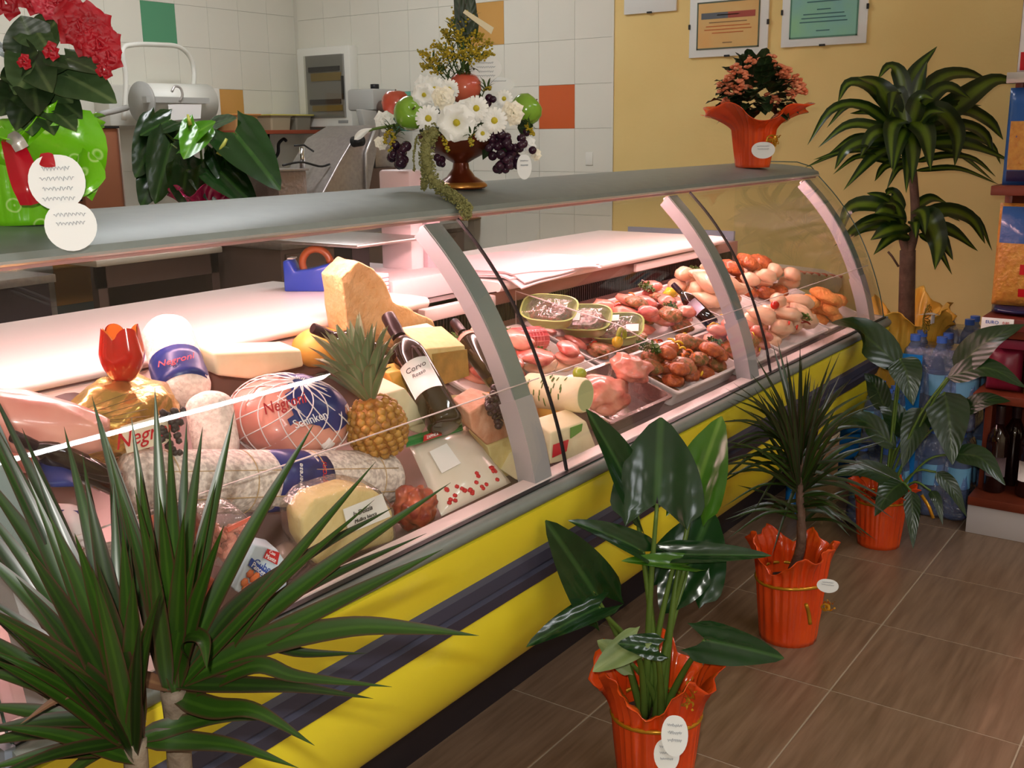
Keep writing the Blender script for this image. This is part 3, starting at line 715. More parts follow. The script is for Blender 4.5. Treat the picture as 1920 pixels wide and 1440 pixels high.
tag(prism('cheese_slab', [P(a, b, y=1.32) for a, b in ((778, 632), (832, 622), (838, 648), (790, 655))], (.02, .06, .01), m_cheese2, None, .003), 'thin ivory cheese slab under the parmesan', 'cheese')
t = thing('cheese_pack', 'white vacuum-packed cheese slab against the worktop behind the netted ham', 'cheese', P(475, 690, y=1.40))
prism('cheese_body', [P(a, b, y=1.36) for a, b in ((402, 662), (566, 655), (572, 688), (470, 712), (408, 705))], (0, .055, .010), m_cheese2, t, .006)
tag(blob('ham', frame(P(478, 674, y=1.460), (1, 0, 0)), (.085, .028, .028), m_hampink, None, .1, 1.5, 2), 'pink ham in film lying behind the white packed cheese', 'ham')
t = thing('cheese_wedge', 'pale film-wrapped cheese wedge between pineapple and wine bottle', 'cheese', P(765, 800, y=1.2))
prism('cheese_paste', [P(a, b, y=1.185) for a, b in ((712, 742), (760, 728), (806, 790), (790, 815), (745, 800))], (.015, .07, .01), m_cheese2, t, .004)
tag(prism('cheese_wedge', [P(a, b, y=1.24) for a, b in ((728, 700), (772, 690), (790, 735), (750, 742))], (.02, .06, .0), m_rindyel, None, .004), 'small yellow cheese wedge behind the pale wrapped wedge', 'cheese')
tag(prism('cheese_wedge', [P(a, b, y=1.19) for a, b in ((840, 754), (905, 750), (930, 762), (900, 782), (860, 780))], (.01, .045, .006), m_cheese, None, .006), 'yellow cheese wedge under the blue-labelled one', 'cheese')
t = thing('cheese_round', 'round yellow cheese with a blue and white label near the arm', 'cheese', P(905, 735, y=1.2))
blob('cheese_body', frame(P(896, 720, y=1.222), (1, -.2, 0)), (.050, .034, .016), m_rindyel, t, .06, 1.2, 8)
card('paper_label', [P(a, b, y=1.186) for a, b in ((874, 716), (912, 709), (920, 722), (884, 731))], mat('blue_white_label', (206, 206, 226), .4, var=(120, (90, 96, 170), .05)), t)
# front cheese with the price label
t = thing('cheese_half_wheel', 'film-wrapped half cheese wheel with a white printed price label', 'cheese', P(650, 1050, y=1.07))
prism('cheese_paste', [P(a, b, y=1.062) for a, b in ((596, 1062), (572, 1020), (566, 975), (590, 940), (660, 918), (712, 925), (738, 960), (742, 1008), (738, 1018))], (.006, .042, .010), m_cheese, t, .007)
lq = [P(a, b, y=1.0585) for a, b in ((643, 955), (716, 926), (732, 968), (654, 1000))]
lb = card('price_label', lq, m_paper, t); ly = lq[0]-lq[3]; lx = lq[1]-lq[0]; lc = (lq[0]+lq[1]+lq[2]+lq[3])/4
text('lettering', 'la Delizia', .0115, lc+ly*.16-lx*.08+Vector((-.0004, -.0018, 0)), lx, ly, m_ink, lb)
text('lettering', 'Mollica bianca', .0085, lc-ly*.14-lx*.05+Vector((-.0004, -.0018, 0)), lx, ly, m_ink, lb)
prism('film_wrap', [P(a, b, y=1.058) for a, b in ((592, 1068), (566, 1020), (560, 970), (588, 934), (660, 911), (716, 919), (743, 956), (747, 1010), (742, 1022))], (.006, .050, .012), m_film, t, .008)
# speck
tag(blob('cured_ham', frame(P(776, 950, y=1.082), (.6, .2, -.1), (0, -.4, 1)), (.036, .033, .037), m_hamred, None, .34, 2.2, 3, 4), 'dark red smoked ham piece behind the labelled half wheel', 'ham')
# mozzarella bag
t = thing('mozzarella_bag', 'clear bag of white cheese with green header and red cherry print', 'cheese bag', P(860, 960, y=1.09))
c4 = [P(828, 968, y=1.052), P(958, 905, y=1.052), P(872, 800, y=1.165), P(768, 838, y=1.165)]
def pillow(name, c, th, m, parent, n=15, sag=0, ex=.55):
    a, b, d, e = [Vector(q) for q in c]; nn = (b-a).cross(e-a).normalized(); V = []
    for sg in (1, -1):
        for i in range(n):
            for j in range(n):
                u = j/(n-1); v = i/(n-1); p = (a.lerp(b, u)).lerp(e.lerp(d, u), v); h = (max(0, math.sin(math.pi*u))*max(0, math.sin(math.pi*v)))**ex
                V.append(p+nn*(sg*th*.5*h+.0006*sg+(.002*noise.noise(p*60) if sg > 0 else 0)))
    f = strip_faces(n, n); F = f+[[i+n*n for i in q[::-1]] for q in f]; o = n*n
    ring = [(0, j) for j in range(n)]+[(i, n-1) for i in range(1, n)]+[(n-1, j) for j in range(n-2, -1, -1)]+[(i, 0) for i in range(n-2, 0, -1)]
    for k in range(len(ring)):
        p, q = ring[k], ring[(k+1) % len(ring)]; i1 = p[0]*n+p[1]; i2 = q[0]*n+q[1]; F.append([i1, o+i1, o+i2, i2])
    def pt(u, v, off=.001):
        p = (a.lerp(b, u)).lerp(e.lerp(d, u), v); h = (max(0, math.sin(math.pi*u))*max(0, math.sin(math.pi*v)))**ex; return p+nn*(th*.5*h+off)
    return mk(name, np.array([v[:] for v in V]), F, m, parent), pt, (b-a).normalized(), (e-a).normalized(), nn
bag, pt, bx, by, bn = pillow('bag', c4, .045, mat('milky_bag', (232, 222, 208), .25, var=(14, (222, 208, 186), .2), coat=.6), t)
def pq(pt, us, vs, off): return [pt(us[0], vs[0], off), pt(us[1], vs[0], off), pt(us[1], vs[1], off), pt(us[0], vs[1], off)]
hd = card('green_header', [P(764, 830, y=1.155), P(866, 798, y=1.155), P(864, 790, y=1.172), P(762, 822, y=1.172)], mat('green_print', (24, 130, 62), .4), t, .004)
hd2 = card('header_flap', [P(762, 838, y=1.150), P(868, 806, y=1.150), P(864, 792, y=1.168), P(762, 822, y=1.168)], MATS['green_print'], hd, .003)
sg = card('brand_sign', [P(794, 828, y=1.143), P(828, 816, y=1.143), P(826, 806, y=1.150), P(795, 817, y=1.150)], m_redink, t, .003)
text('lettering', 'ZAPPALA', .0078, P(811, 817, y=1.144), P(828, 812, y=1.143)-P(794, 823, y=1.143), Vector((0, .3, 1)), m_whiteink, sg)
card('sticker', pq(pt, (.14, .40), (.44, .78), .0055), m_paper, t)
V = []; parts = []
for i in range(26):
    u = .12+.84*rnd.random(); v = .06+.20*rnd.random(); Vb, Fb = g_blob((.0058, .0048, .002), 0, 1, 0, 1); parts.append((xf(frame(pt(u, v, .0012), bx, bn), Vb), Fb))
V, F = join(parts); mk('cherry_print', V, F, m_redink, t)['kind'] = 'stuff'
# wedge with dark grapes
t = thing('cheese_wedge', 'tall caciotta wedge with reddish rind beneath the black grapes', 'cheese', P(945, 900, y=1.08))
prism('cheese_paste', ck([P(a, b, y=1.112) for a, b in ((915, 838), (992, 806), (986, 858), (966, 895), (930, 900))]), (.012, .055, .024), m_cheese, t, .003)
prism('rind', [P(a, b, y=1.113) for a, b in ((880, 776), (915, 754), (965, 768), (992, 805), (914, 836), (886, 808))], (.012, .05, .02), m_rindred, t, .004)
t = thing('grape_bunch', 'bunch of small black grapes lying on the caciotta wedge', 'grapes', P(960, 810, y=1.07))
gv, gf = g_ball(2); g0 = None
for i in range(170):
    f = rnd.random(); cu = 925+62*f+rnd.gauss(0, 13)*(1-.35*f); cv = 752+66*f**1.2+rnd.gauss(0, 11)*(1-.3*f); c = P(cu, cv, y=1.090+rnd.random()*.020)
    r = .0062+.0014*rnd.random()
    if g0 is None: g0 = mk('grape', gv*.005, gf, m_berry, t); g0.data.vertices.foreach_set('co', (gv*.005).ravel()); g0.location = c-org(t); 
    else:
        o = g0.copy(); COL.objects.link(o); o.parent = t; o.location = c-org(t); o.scale = (r/.005,)*3
tube('stem', [P(905, 738, y=1.108), P(930, 755, y=1.106), P(965, 790, y=1.104)], .0015, m_twine, t, 5, 6)
# packs along the front
t = thing('pancetta_packet', 'white and blue packet of diced bacon beside the labelled half wheel', 'packet', P(480, 1110, y=1.07))
pk = [P(a, b, y=1.05) for a, b in ((440, 1108), (478, 1022), (520, 1030), (542, 1062), (536, 1120), (500, 1140))]
prism('packet_body', pk, (.004, .028, .008), mat('pale_blue_packet', (206, 222, 236), .3), t, .003)
rb = card('red_logo', [P(a, b, y=1.0475) for a, b in ((494, 1046), (519, 1059), (524, 1036), (502, 1029))], m_redink, t)
xd = P(519, 1059, y=1.05)-P(494, 1046, y=1.05); yd = P(502, 1029, y=1.05)-P(494, 1046, y=1.05)
text('lettering', 'Casa', .0065, P(511, 1037, y=1.0455), xd, yd, m_whiteink, rb); text('lettering', 'Monte', .0085, P(508, 1047, y=1.0455), xd, yd, m_whiteink, rb)
text('lettering', 'Cubetti', .0165, P(498, 1066, y=1.0465), xd, yd, mat('blue_ink', (28, 70, 160), .5), t)
bs = card('blue_stripe', [P(a, b, y=1.0475) for a, b in ((466, 1060), (505, 1092), (508, 1080), (472, 1046))], MATS['blue_ink'], t)
text('lettering', 'Pancetta', .011, P(488, 1070, y=1.0455), P(505, 1092, y=1.05)-P(466, 1060, y=1.05), yd, m_whiteink, bs)
parts = []
for i in range(12): Vb, Fb = g_blob((.007, .003, .006), .2, 2, i, 1); parts.append((Vb+np.array(P(455+rnd.random()*32, 1068+rnd.random()*44, y=1.0475)), Fb))
V, F = join(parts); mk('food_print', V, F, mat('print_orange', (232, 140, 70), .4, var=(60, (214, 80, 50), .2)), t)['kind'] = 'stuff'
t = thing('diced_meat_pack', 'clear pack of diced pink meat behind the pancetta packet', 'packet', P(420, 1050, y=1.1))
parts = []
for i in range(60):
    c = P(385+rnd.random()*75, 985+rnd.random()*60, y=1.075+.03*rnd.random()); Vb, Fb = g_box(.011, .011, .011, .002, 1); parts.append((xf(Matrix.Translation(c) @ Euler((rnd.random()*3, rnd.random()*3, 0)).to_matrix().to_4x4(), Vb), Fb))
V, F = join(parts); mk('meat_cubes', V, F, m_meat2, t, smooth=False)['kind'] = 'stuff'
prism('film', [P(a, b, y=1.062) for a, b in ((372, 1050), (392, 985), (462, 965), (478, 985), (455, 1048), (410, 1068))], (0, .045, .02), m_film, t, .006)
card('edge_strip', [P(a, b, y=1.06) for a, b in ((425, 990), (470, 968), (472, 974), (428, 998))], mat('orange_strip', (226, 110, 90), .4), t)
tag(prism('red_packet', [P(a, b, y=1.055) for a, b in ((352, 1120), (370, 1082), (412, 1090), (404, 1128))], (0, .03, .01), mat('red_pack', (190, 40, 36), .35, var=(40, (226, 120, 80), .2)), None, .003), 'small red packet tucked below the diced meat pack', 'packet')
tag(blob('vacuum_pack', frame(P(540, 1050, y=1.10), (1, .1, 0)), (.034, .022, .028), mat('smoky_film', (120, 92, 88), .2, var=(20, (170, 140, 130), .2), coat=.8), None, .2, 2, 4), 'smoky film-wrapped cured meat between packet and half wheel', 'packet')
t = thing('cold_cut_pack', 'navy and white printed pack of cold cuts near the counter end', 'packet', P(110, 990, y=1.1))
c4 = [P(80, 985, y=1.07), P(195, 1010, y=1.07), P(180, 930, y=1.135), P(75, 912, y=1.135)]
b_, pt2, bx2, by2, bn2 = pillow('pack', c4, .03, mat('white_pack', (226, 214, 214), .3), t)
card('navy_print', pq(pt2, (.12, .62), (.30, .66), .0015), m_blue, t); card('sky_print', pq(pt2, (.66, .92), (.5, .7), .0015), mat('sky_print', (96, 160, 206), .4), t); card('amber_print', pq(pt2, (.66, .92), (.2, .4), .0015), m_orange, t)
tag(blob('cured_ham', frame(P(190, 1060, y=1.09), (1, .1, 0)), (.042, .026, .032), m_salami2, None, .2, 2, 14), 'speckled pale cured sausage under the navy printed pack', 'ham')
tag(blob('cured_ham', frame(P(318, 1000, y=1.098), (1, .1, 0)), (.050, .028, .032), m_hamred, None, .2, 2, 15), 'red cured ham under the long speckled salami', 'ham')
t = thing('navy_packet', 'crumpled navy blue packet under the lying wine bottle', 'packet', P(95, 900, y=1.11)); pillow('packet_body', [P(62, 912, y=1.09), P(150, 912, y=1.09), P(152, 862, y=1.15), P(68, 856, y=1.15)], .016, m_blue, t)
# cheeses right of the arm
t = thing('cheese_log', 'long white cheese log in film with green leaf print', 'cheese', P(1045, 770, y=1.12))
a = P(985, 730, y=1.22); b = P(1098, 742, y=1.075); M = frame(a, (0, 0, 1), b-a); L = (b-a).length
lathe('log_body', [(0, 0), (.03, .004), (.036, .012), (.036, L*.5), (.036, L-.006), (.033, L), (0, L)], M @ Matrix.Scale(1.0, 4), m_cheese2, t, 28)
lathe('cut_face', [(0, L+.0005), (.031, L+.0005), (.0318, L-.0015)], M, mat('green_end', (186, 192, 140), .4), t, 28)
parts = []
for i in range(20):
    an = facing(M, 0)+rnd.uniform(-1.2, .9); z = L*(.15+.6*rnd.random()); c = M @ Vector((.0366*math.cos(an), .0366*math.sin(an), z)); Vb, Fb = g_blob((.0016, .008, .0008), 0, 1, 0, 1)
    parts.append((xf(frame(c, M.to_3x3() @ Vector((0, 0, 1)), c-(M @ Vector((0, 0, z)))), Vb), Fb))
V, F = join(parts); mk('leaf_print', V, F, m_herb, t)['kind'] = 'stuff'
tag(blob('green_pack', frame(P(935, 700, y=1.25), (1, 0, 0)), (.035, .03, .03), mat('green_film', (170, 186, 120), .25, var=(40, (226, 226, 196), .2), coat=.5), None, .1, 2, 3), 'pale green film pack beside the hidden wine bottle', 'packet')
CRB = P(1038, 800, y=1.165); CRB.z = DECK(1.165)+.013; CRB.z = DECK(1.20)+.001
t = thing('cheese_round', 'round orange-yellow cheese with a white label under the log', 'cheese', P(1040, 800, y=1.1))
lathe('cheese_body', [(0, 0), (.03, 0), (.036, .008), (.036, .042), (.03, .05), (0, .05)], Matrix.Translation(CRB), m_rindyel, t, 28)
blob('paper_label', CRB+Vector((-.006, -.008, .0505)), (.024, .016, .004), mat('lilac_print', (222, 210, 226), .4), t, 0, 1, 0, 2)
t = thing('cheese_pack', 'pale soft cheese pack with red and green printed labels', 'cheese', P(1070, 870, y=1.07))
prism('pack_body', ck([P(a, b, y=1.06) for a, b in ((1030, 872), (1034, 812), (1100, 790), (1120, 845), (1088, 868))]), (.006, .05, .019), m_cheese2, t, .004)
card('red_label', [P(a, b, y=1.0575) for a, b in ((1036, 858), (1062, 846), (1066, 824), (1038, 834))], mat('red_label', (214, 40, 56), .4), t)
card('green_label', [P(a, b, y=1.0575) for a, b in ((1070, 822), (1090, 808), (1092, 794), (1070, 802))], mat('green_label', (90, 150, 60), .4), t)
tag(prism('cheese_wedge', [P(a, b, y=1.07) for a, b in ((968, 900), (985, 868), (1015, 845), (1020, 880), (990, 905))], (.01, .05, .012), m_cheese2, None, .003), 'small ivory wedge at the foot of the silver arm', 'cheese')

# ------------------------------------------------------------------ let the goods come to rest against each other
from mathutils.bvhtree import BVHTree
def bvh_of(o, soft=False):
    out = []
    for m_ in ([o] if o.type == 'MESH' else [])+[c for c in o.children_recursive if c.type == 'MESH']:
        if 'film' in m_.name or 'net' in m_.name.split('_') or m_.name.startswith(('glass_pane', 'end_glass', 'lettering')): continue
        w0 = np.array(org(m_)); me = m_.data; V = np.zeros(len(me.vertices)*3); me.vertices.foreach_get('co', V); V = V.reshape(-1, 3)+w0
        out.append((V.min(0), V.max(0), BVHTree.FromPolygons(V.tolist(), [list(q.vertices) for q in me.polygons]), V, [list(q.vertices) for q in me.polygons]))
    return out
def settle(o, dirs, others=None):
    """slide a thing along each direction in turn until it meets something"""
    for d, far in dirs:
        d = Vector(d) if d is not None else (o.location+Vector((0, 0, .03))-CAM); d.normalize(); dv = np.array(d); me_ = bvh_of(o); lo = np.min([q[0] for q in me_], 0); hi = np.max([q[1] for q in me_], 0)
        lo2 = np.minimum(lo, lo+dv*far)-.004; hi2 = np.maximum(hi, hi+dv*far)+.004; near = []
        for p in bpy.data.objects:
            if p.parent is None and p is not o and p.type in ('MESH', 'EMPTY') and p.get('category') and (others is None or p.name in others):
                for q in BV(p):
                    if not ((q[0] > hi2).any() or (q[1] < lo2).any()): near.append(q)
        def hit(t):
            for q in me_:
                a0, a1 = q[0]+dv*t, q[1]+dv*t; B = None
                for r in near:
                    if (a0 > r[1]).any() or (a1 < r[0]).any(): continue
                    if B is None: B = BVHTree.FromPolygons((q[3]+dv*t).tolist(), q[4])
                    if B.overlap(r[2]): return True
            return False
        if hit(0): continue
        t = 0; stp = .002
        while t < far and not hit(t+stp): t += stp
        if t >= far: t = 0 if far < .05 else t
        else: t += .0012
        o.location = o.location+d*t; BVC.pop(o.name, None)
BVC = {}
def BV(p):
    if p.name not in BVC: BVC[p.name] = bvh_of(p)
    return BVC[p.name]
DOWN = (0, 0, -1)
def by(n): return bpy.data.objects[n]
for n in ('ham.001', 'golden_cheese', 'cheese_pack', 'wine_bottle.001', 'salami.001', 'wrapped_ham.001', 'cured_ham.001', 'cold_cut_pack', 'cured_ham', 'red_packet', 'cheese_wedge.002', 'cheese_round', 'cheese_slab', 'parmesan', 'cheese_wedge', 'cheese_wedge.004', 'vacuum_pack', 'cured_ham.002'):
    settle(by(n), [(None, .11), (DOWN, .03)])
for n in ('cheese_round', 'cheese_slab', 'wrapped_ham.001'): settle(by(n), [(DOWN, .055)])
# ------------------------------------------------------------------ meat trays
def dframe(x, y, h=0, rz=0):
    """frame lying on the sloping deck"""
    M = Matrix.Identity(4); n = DU.cross(XA).normalized(); n = -n if n.z < 0 else n
    for i in range(3): M[i][0] = XA[i]; M[i][1] = DU[i]; M[i][2] = n[i]; M[i][3] = deckp(x, y)[i]
    return M @ Matrix.Translation((0, 0, h)) @ Matrix.Rotation(rz, 4, 'Z')
def g_tray(sx, sy, h, th=.002, flare=.008, rim=.006, rib=0):
    """open tray with flared walls, rolled rim; base centred at z=0"""
    def ring(ex, z, n=12):
        r = .012; pts = []
        for cx, cy, a0 in ((sx/2+ex-r, sy/2+ex-r, 0), (-sx/2-ex+r, sy/2+ex-r, 90), (-sx/2-ex+r, -sy/2-ex+r, 180), (sx/2+ex-r, -sy/2-ex+r, 270)):
            for k in range(n): a = math.radians(a0+90*k/(n-1)); w = (rib*(1 if k % 2 else -1)) if rib else 0; pts.append((cx+(r+w)*math.cos(a), cy+(r+w)*math.sin(a), z))
        return pts
    rings = [ring(-flare, 0), ring(0, h), ring(rim, h), ring(rim, h-.003), ring(0-th*0, h-.003), ring(-th, h-.001), ring(-flare-th, th)]
    rings = [ring(-flare, 0), ring(-.0, h-.004), ring(rim, h-.004), ring(rim, h), ring(-th, h), ring(-flare-th, th)]
    n = len(rings[0]); V = [p for r in rings for p in r]; F = []
    for i in range(len(rings)-1):
        for k in range(n): F.append([i*n+k, i*n+(k+1) % n, (i+1)*n+(k+1) % n, (i+1)*n+k])
    F.append(list(range(n))[::-1]); F.append([(len(rings)-1)*n+k for k in range(n)])
    return np.array(V), F
def tray(x0, x1, y0, y1, h, label, m, rib=0, lift=.001):
    M = dframe((x0+x1)/2, (y0+y1)/2, lift); V, F = g_tray(x1-x0-.014, (y1-y0)*1.08-.014, h); o = mk('food_tray', xf(M, V), F, m, None, sharp=40)
    tag(o, label, 'tray')
    return M
SOLID = []          # things already lying in the counter that new pieces must not pass through
def solid(*names):
    for n in names:
        for o in bpy.data.objects:
            if o.parent is None and o.name.split('.')[0] == n: SOLID.extend(bvh_of(o))
class Heap:
    """height map over a tray: each new piece comes to rest on those below it"""
    def __init__(h, M, sx, sy, z0, wall=0):
        h.M = M; h.sx = sx; h.sy = sy; h.c = .003; h.nx = int(sx/h.c)+1; h.ny = int(sy/h.c)+1; h.H = np.full((h.nx, h.ny), z0); h.z0 = z0; h.cap = 1
    def surf(h, V, F):
        """rasterise a piece into (cell -> lowest, highest) from its own dense vertices"""
        P3 = [V]; Fq = [f for f in F]
        T = np.array([f[:3] for f in Fq]+[[f[0], f[2], f[3]] for f in Fq if len(f) > 3])
        for w1, w2 in ((.5, .5), (.5, 0), (0, .5), (.33, .33), (.7, .15), (.15, .7), (.15, .15)): P3.append(V[T[:, 0]]*(1-w1-w2)+V[T[:, 1]]*w1+V[T[:, 2]]*w2)
        Q = np.concatenate(P3); i = np.round((Q[:, 0]+h.sx/2)/h.c).astype(int); j = np.round((Q[:, 1]+h.sy/2)/h.c).astype(int)
        return Q, i, j
    def rest(h, V, F, slack):
        Q, i, j = h.surf(V, F)
        if i.min() < 0 or j.min() < 0 or i.max() >= h.nx or j.max() >= h.ny: return None
        return float((h.H[i, j]-Q[:, 2]).max())-slack, Q, i, j
    def clash(h, V, F):
        W = xf(h.M, V); lo, hi = W.min(0), W.max(0); B = None
        for l2, h2, b2, *_ in SOLID:
            if (lo > h2).any() or (hi < l2).any(): continue
            if B is None: B = BVHTree.FromPolygons(W.tolist(), F)
            if B.overlap(b2): return True
        return False
    def drop(h, make, rg, tries=26, slack=.003, put=True, want=None, top=.12):
        """make(rg) -> V, F centred on 0; the lowest resting spot of several wins"""
        best = None
        for k in range(tries):
            V, F = make(rg); x = rg.uniform(-h.sx/2, h.sx/2); y = rg.uniform(-h.sy/2, h.sy/2)
            if want: x = want[0]+rg.gauss(0, want[2]); y = want[1]+rg.gauss(0, want[2])
            V = V+np.array((x, y, 0)); r = h.rest(V, F, slack)
            if r is None or (best and r[0] >= best[0]): continue
            V2 = V+np.array((0, 0, r[0]))
            if V2[:, 2].max() > h.cap: continue
            if h.clash(V2, F): continue
            best = (r[0], V2, F, r[1], r[2], r[3])
        if best is None: return None
        z, V, F, Q, i, j = best
        if put: np.maximum.at(h.H, (i, j), Q[:, 2]+z)
        return xf(h.M, V), F
def heap(M, sx, sy, z0=.003, cap=1):
    h = Heap(M, sx, sy, z0); h.cap = cap; return h
def pieces(name, H, n, size, m, label, cat, group, seed, flat=.5, amp=.25, sub=3, freq=1.8, taper=0, want=None):
    rg = random.Random(seed); ms = m if isinstance(m, list) else [m]; k_ = 0
    def make(rg):
        s = size*rg.uniform(.8, 1.15); sz = (s*rg.uniform(.95, 1.3), s*rg.uniform(.75, 1), s*flat); V, F = g_blob(sz, amp, freq, rg.random()*50, sub)
        if taper: kx = np.clip(V[:, 0]/sz[0], -1, 1); g_ = 1-taper*(kx*.5+.5)**1.4; V[:, 1] *= g_; V[:, 2] *= g_; V[:, 0] *= 1.3
        R = Matrix.Rotation(rg.uniform(0, 6.28), 4, 'Z') @ Matrix.Rotation(rg.uniform(-.25, .25), 4, 'X'); return xf(R, V), F
    cap = H.cap
    for i in range(n):
        r = H.drop(make, rg, 30, want=want)
        for again in range(8):
            if r is None: H.cap += .006; r = H.drop(make, rg, 40)
        if r is None: continue
        tag(mk(name, r[0], r[1], rg.choice(ms), None), label, cat, group); k_ += 1
    H.cap = 1 if name != 'herbed_cutlet' else cap
    return k_
def g_parsley(r, n, rg):
    parts = []
    for i in range(n):
        d = Vector((rg.gauss(0, 1), rg.gauss(0, 1), abs(rg.gauss(0, .55)))).normalized(); p = Vector((d.x*r, d.y*r, d.z*r*.7))*rg.uniform(.2, .75); s = r*.32
        V, F, _ = g_leaf([p, p+d*s*.5+Vector((0, 0, .2*s)), p+d*s], s*1.1, prof=W_OVATE, n=6, nc=5, fold=.3, wave=.7, seed=i); parts.append((V, F))
    return join(parts)
def parsley(H, x, y, r, label, n=46, seed=0):
    rg = random.Random(seed); V0, F0 = g_parsley(r, n, rg)
    q = H.drop(lambda g: (V0, F0), rg, 60, .004, True, (x, y, .012)) or H.drop(lambda g: (V0, F0), rg, 60, .004)
    return tag(mk('parsley_sprig', q[0], q[1], m_herb, None), label, 'parsley', 'parsley garnish in the counter')
def strips(H, x, y, r, n, m, label, seed, rad=.0022, name='carrot_garnish'):
    """loose vegetable strips lying on the heap"""
    rg = random.Random(seed); t = thing(name, label, 'garnish', H.M @ Vector((x, y, .05)))
    def make(rg):
        L = rg.uniform(.02, .036); a = rg.uniform(0, 6.28); d = Vector((math.cos(a), math.sin(a), 0)); return g_tube(crom([-d*L*.5, Vector((0, 0, .006)), d*L*.5], 6), [rad*.5, rad, rad, rad, rad, rad*.4], 6)
    for i in range(n):
        q = H.drop(make, rg, 12, .002, True, (x, y, r))
        if q: mk('strip', q[0], q[1], m, t)
# trays: a front and a back row
LBL = {}
F1 = tray(1.845, 2.130, 1.068, 1.238, .045, 'ribbed aluminium foil tray of pink meat', m_foil)
F2 = tray(2.151, 2.52, 1.068, 1.238, .045, 'deep white tray heaped with marinated patties', m_tray)
F3 = tray(2.53, 2.787, 1.068, 1.238, .03, 'shallow white tray of pale herb-rubbed meat', m_tray)
F4 = tray(2.809, 3.2, 1.068, 1.238, .03, 'shallow tray of chicken pieces near the far arm', m_tray)
F5 = tray(3.212, 3.53, 1.068, 1.238, .03, 'shallow tray of orange breaded cutlets at the glass end', m_tray)
B1 = tray(1.70, 2.130, 1.258, 1.49, .018, 'tray of pork slices behind the cheese log', m_tray)
B2 = tray(2.151, 2.42, 1.258, 1.49, .018, 'tray of red sliced beef under the green tubs', m_tray)
B3 = tray(2.43, 2.787, 1.258, 1.49, .02, 'tray of stuffed pink meat under the pale-labelled bottle', m_tray)
B4 = tray(2.809, 3.16, 1.258, 1.49, .02, 'tray of whole chicken legs behind the far arm', m_tray)
B5 = tray(3.17, 3.52, 1.258, 1.49, .02, 'tray of mixed poultry by the end glass', m_tray)
# hollowed red pepper with filling
t = thing('stuffed_pepper', 'hollow orange-red pepper cup filled with herbs beside the arm', 'pepper', P(1365, 655, y=1.19))
M = frame(P(1368, 640, y=1.175), (1, 0, 0), (CAM-P(1365, 640, y=1.2))*.6+Vector((0, 0, 1)))
lathe('pepper_cup', [(0, 0), (.022, .002), (.034, .016), (.036, .034), (.033, .044), (.030, .043), (.031, .03), (0, .026)], M, mat('orange_pepper', (206, 92, 34), .25, var=(20, (190, 50, 26), .2), coat=.4), t, 28)
blob('filling', M @ Matrix.Translation((0, 0, .034)), (.029, .029, .010), mat('herb_filling', (150, 116, 66), .5, var=(90, (80, 90, 36), .1), bump=(90, .8)), t, .2, 3, 2)
# pale green tubs with film lids
def tub(u, v, y, label, tilt, lab=None):
    c = P(u, v, y=y); nrm = (CAM-c).normalized()*.75+Vector((0, .15, .75)); M = frame(c, P(u+40, v+50, y=y-.02)-c, nrm)
    t = thing('plastic_tub', label, 'tub', c-Vector((0, 0, .04)), 'pale green tubs among the meat'); S2 = Matrix.Diagonal((1.35, .86, 1, 1)); ov = lambda a, q: 1/((abs(math.cos(a))**3.2+abs(math.sin(a))**3.2)**(1/3.2))
    lathe('tub_body', [(0, -.036), (.040, -.036), (.048, -.004), (.052, 0), (.053, .003), (.050, .004), (.047, -.002), (.040, -.018), (0, -.018)], M @ S2, m_gtray, t, 40, ov)
    blob('meat_filling', M @ S2 @ Matrix.Translation((0, 0, -.016)), (.040, .040, .010), m_herbm, t, .25, 3, u, 3)
    V, F = g_lathe([(.0505, .0035), (.03, .0042), (0, .0044)], 40, ov); mk('film_lid', xf(M @ S2, V), F, m_film, t)
    if lab: 
        for q in lab: card('sticker', [M @ Vector((q[0]+a, q[1]+b, .006)) for a, b in ((-q[2], -q[3]), (q[2], -q[3]), (q[2], q[3]), (-q[2], q[3]))], m_paper, t)
    return t
tub(1030, 578, 1.40, 'pale green tub standing beside the netted roast, without a sticker', 0)
tub(1095, 586, 1.36, 'pale green tub between its two neighbours, with one small sticker', 0, [(-.02, .0, .011, .014)])
tub(1155, 612, 1.30, 'pale green tub in front of the others, with two white stickers', 0, [(.042, -.012, .016, .012), (-.005, .024, .012, .010)])
t = thing('netted_roast', 'red netted roast beside the green tubs', 'meat', P(995, 625, y=1.38))
a = P(950, 611, y=1.40); b = P(1022, 606, y=1.38); M = frame(a, (0, 0, 1), b-a); L = (b-a).length
lathe('roast', capsule_prof(.030, L, .8, 6), M, mat('roast_red', (196, 60, 66), .35, var=(40, (226, 110, 110), .2)), t, 24)
parts = []
for k in range(11): parts.append(g_tube([M @ Vector((.0305*min(1, math.sin(math.pi*(k+.7)/12)*1.6)*math.cos(q), .0305*min(1, math.sin(math.pi*(k+.7)/12)*1.6)*math.sin(q), L*(k+.7)/12)) for q in np.linspace(0, 6.283, 21)], .0008, 4))
for k in range(16): parts.append(g_tube([M @ Vector((.031*math.cos(k*.393), .031*math.sin(k*.393), L*f)) for f in np.linspace(.12, .88, 6)], .0007, 4))
V, F = join(parts); mk('netting', V, F, mat('pink_net', (236, 150, 150), .6), t)['kind'] = 'stuff'
t = thing('serving_tray', 'white tray of dark red meat raised at the back by the end glass', 'tray', P(1510, 545, y=1.42))
prism('tray_body', [P(a, b, y=1.40) for a, b in ((1428, 501), (1588, 519), (1572, 547), (1450, 535))], (.0, .085, .03), m_tray, t, .004)
for i in range(9): blob('meat_piece', P(1455+i*14, 503+i*1.7, y=1.425), (.022, .03, .009), m_meat, t, .3, 2, i, 2)
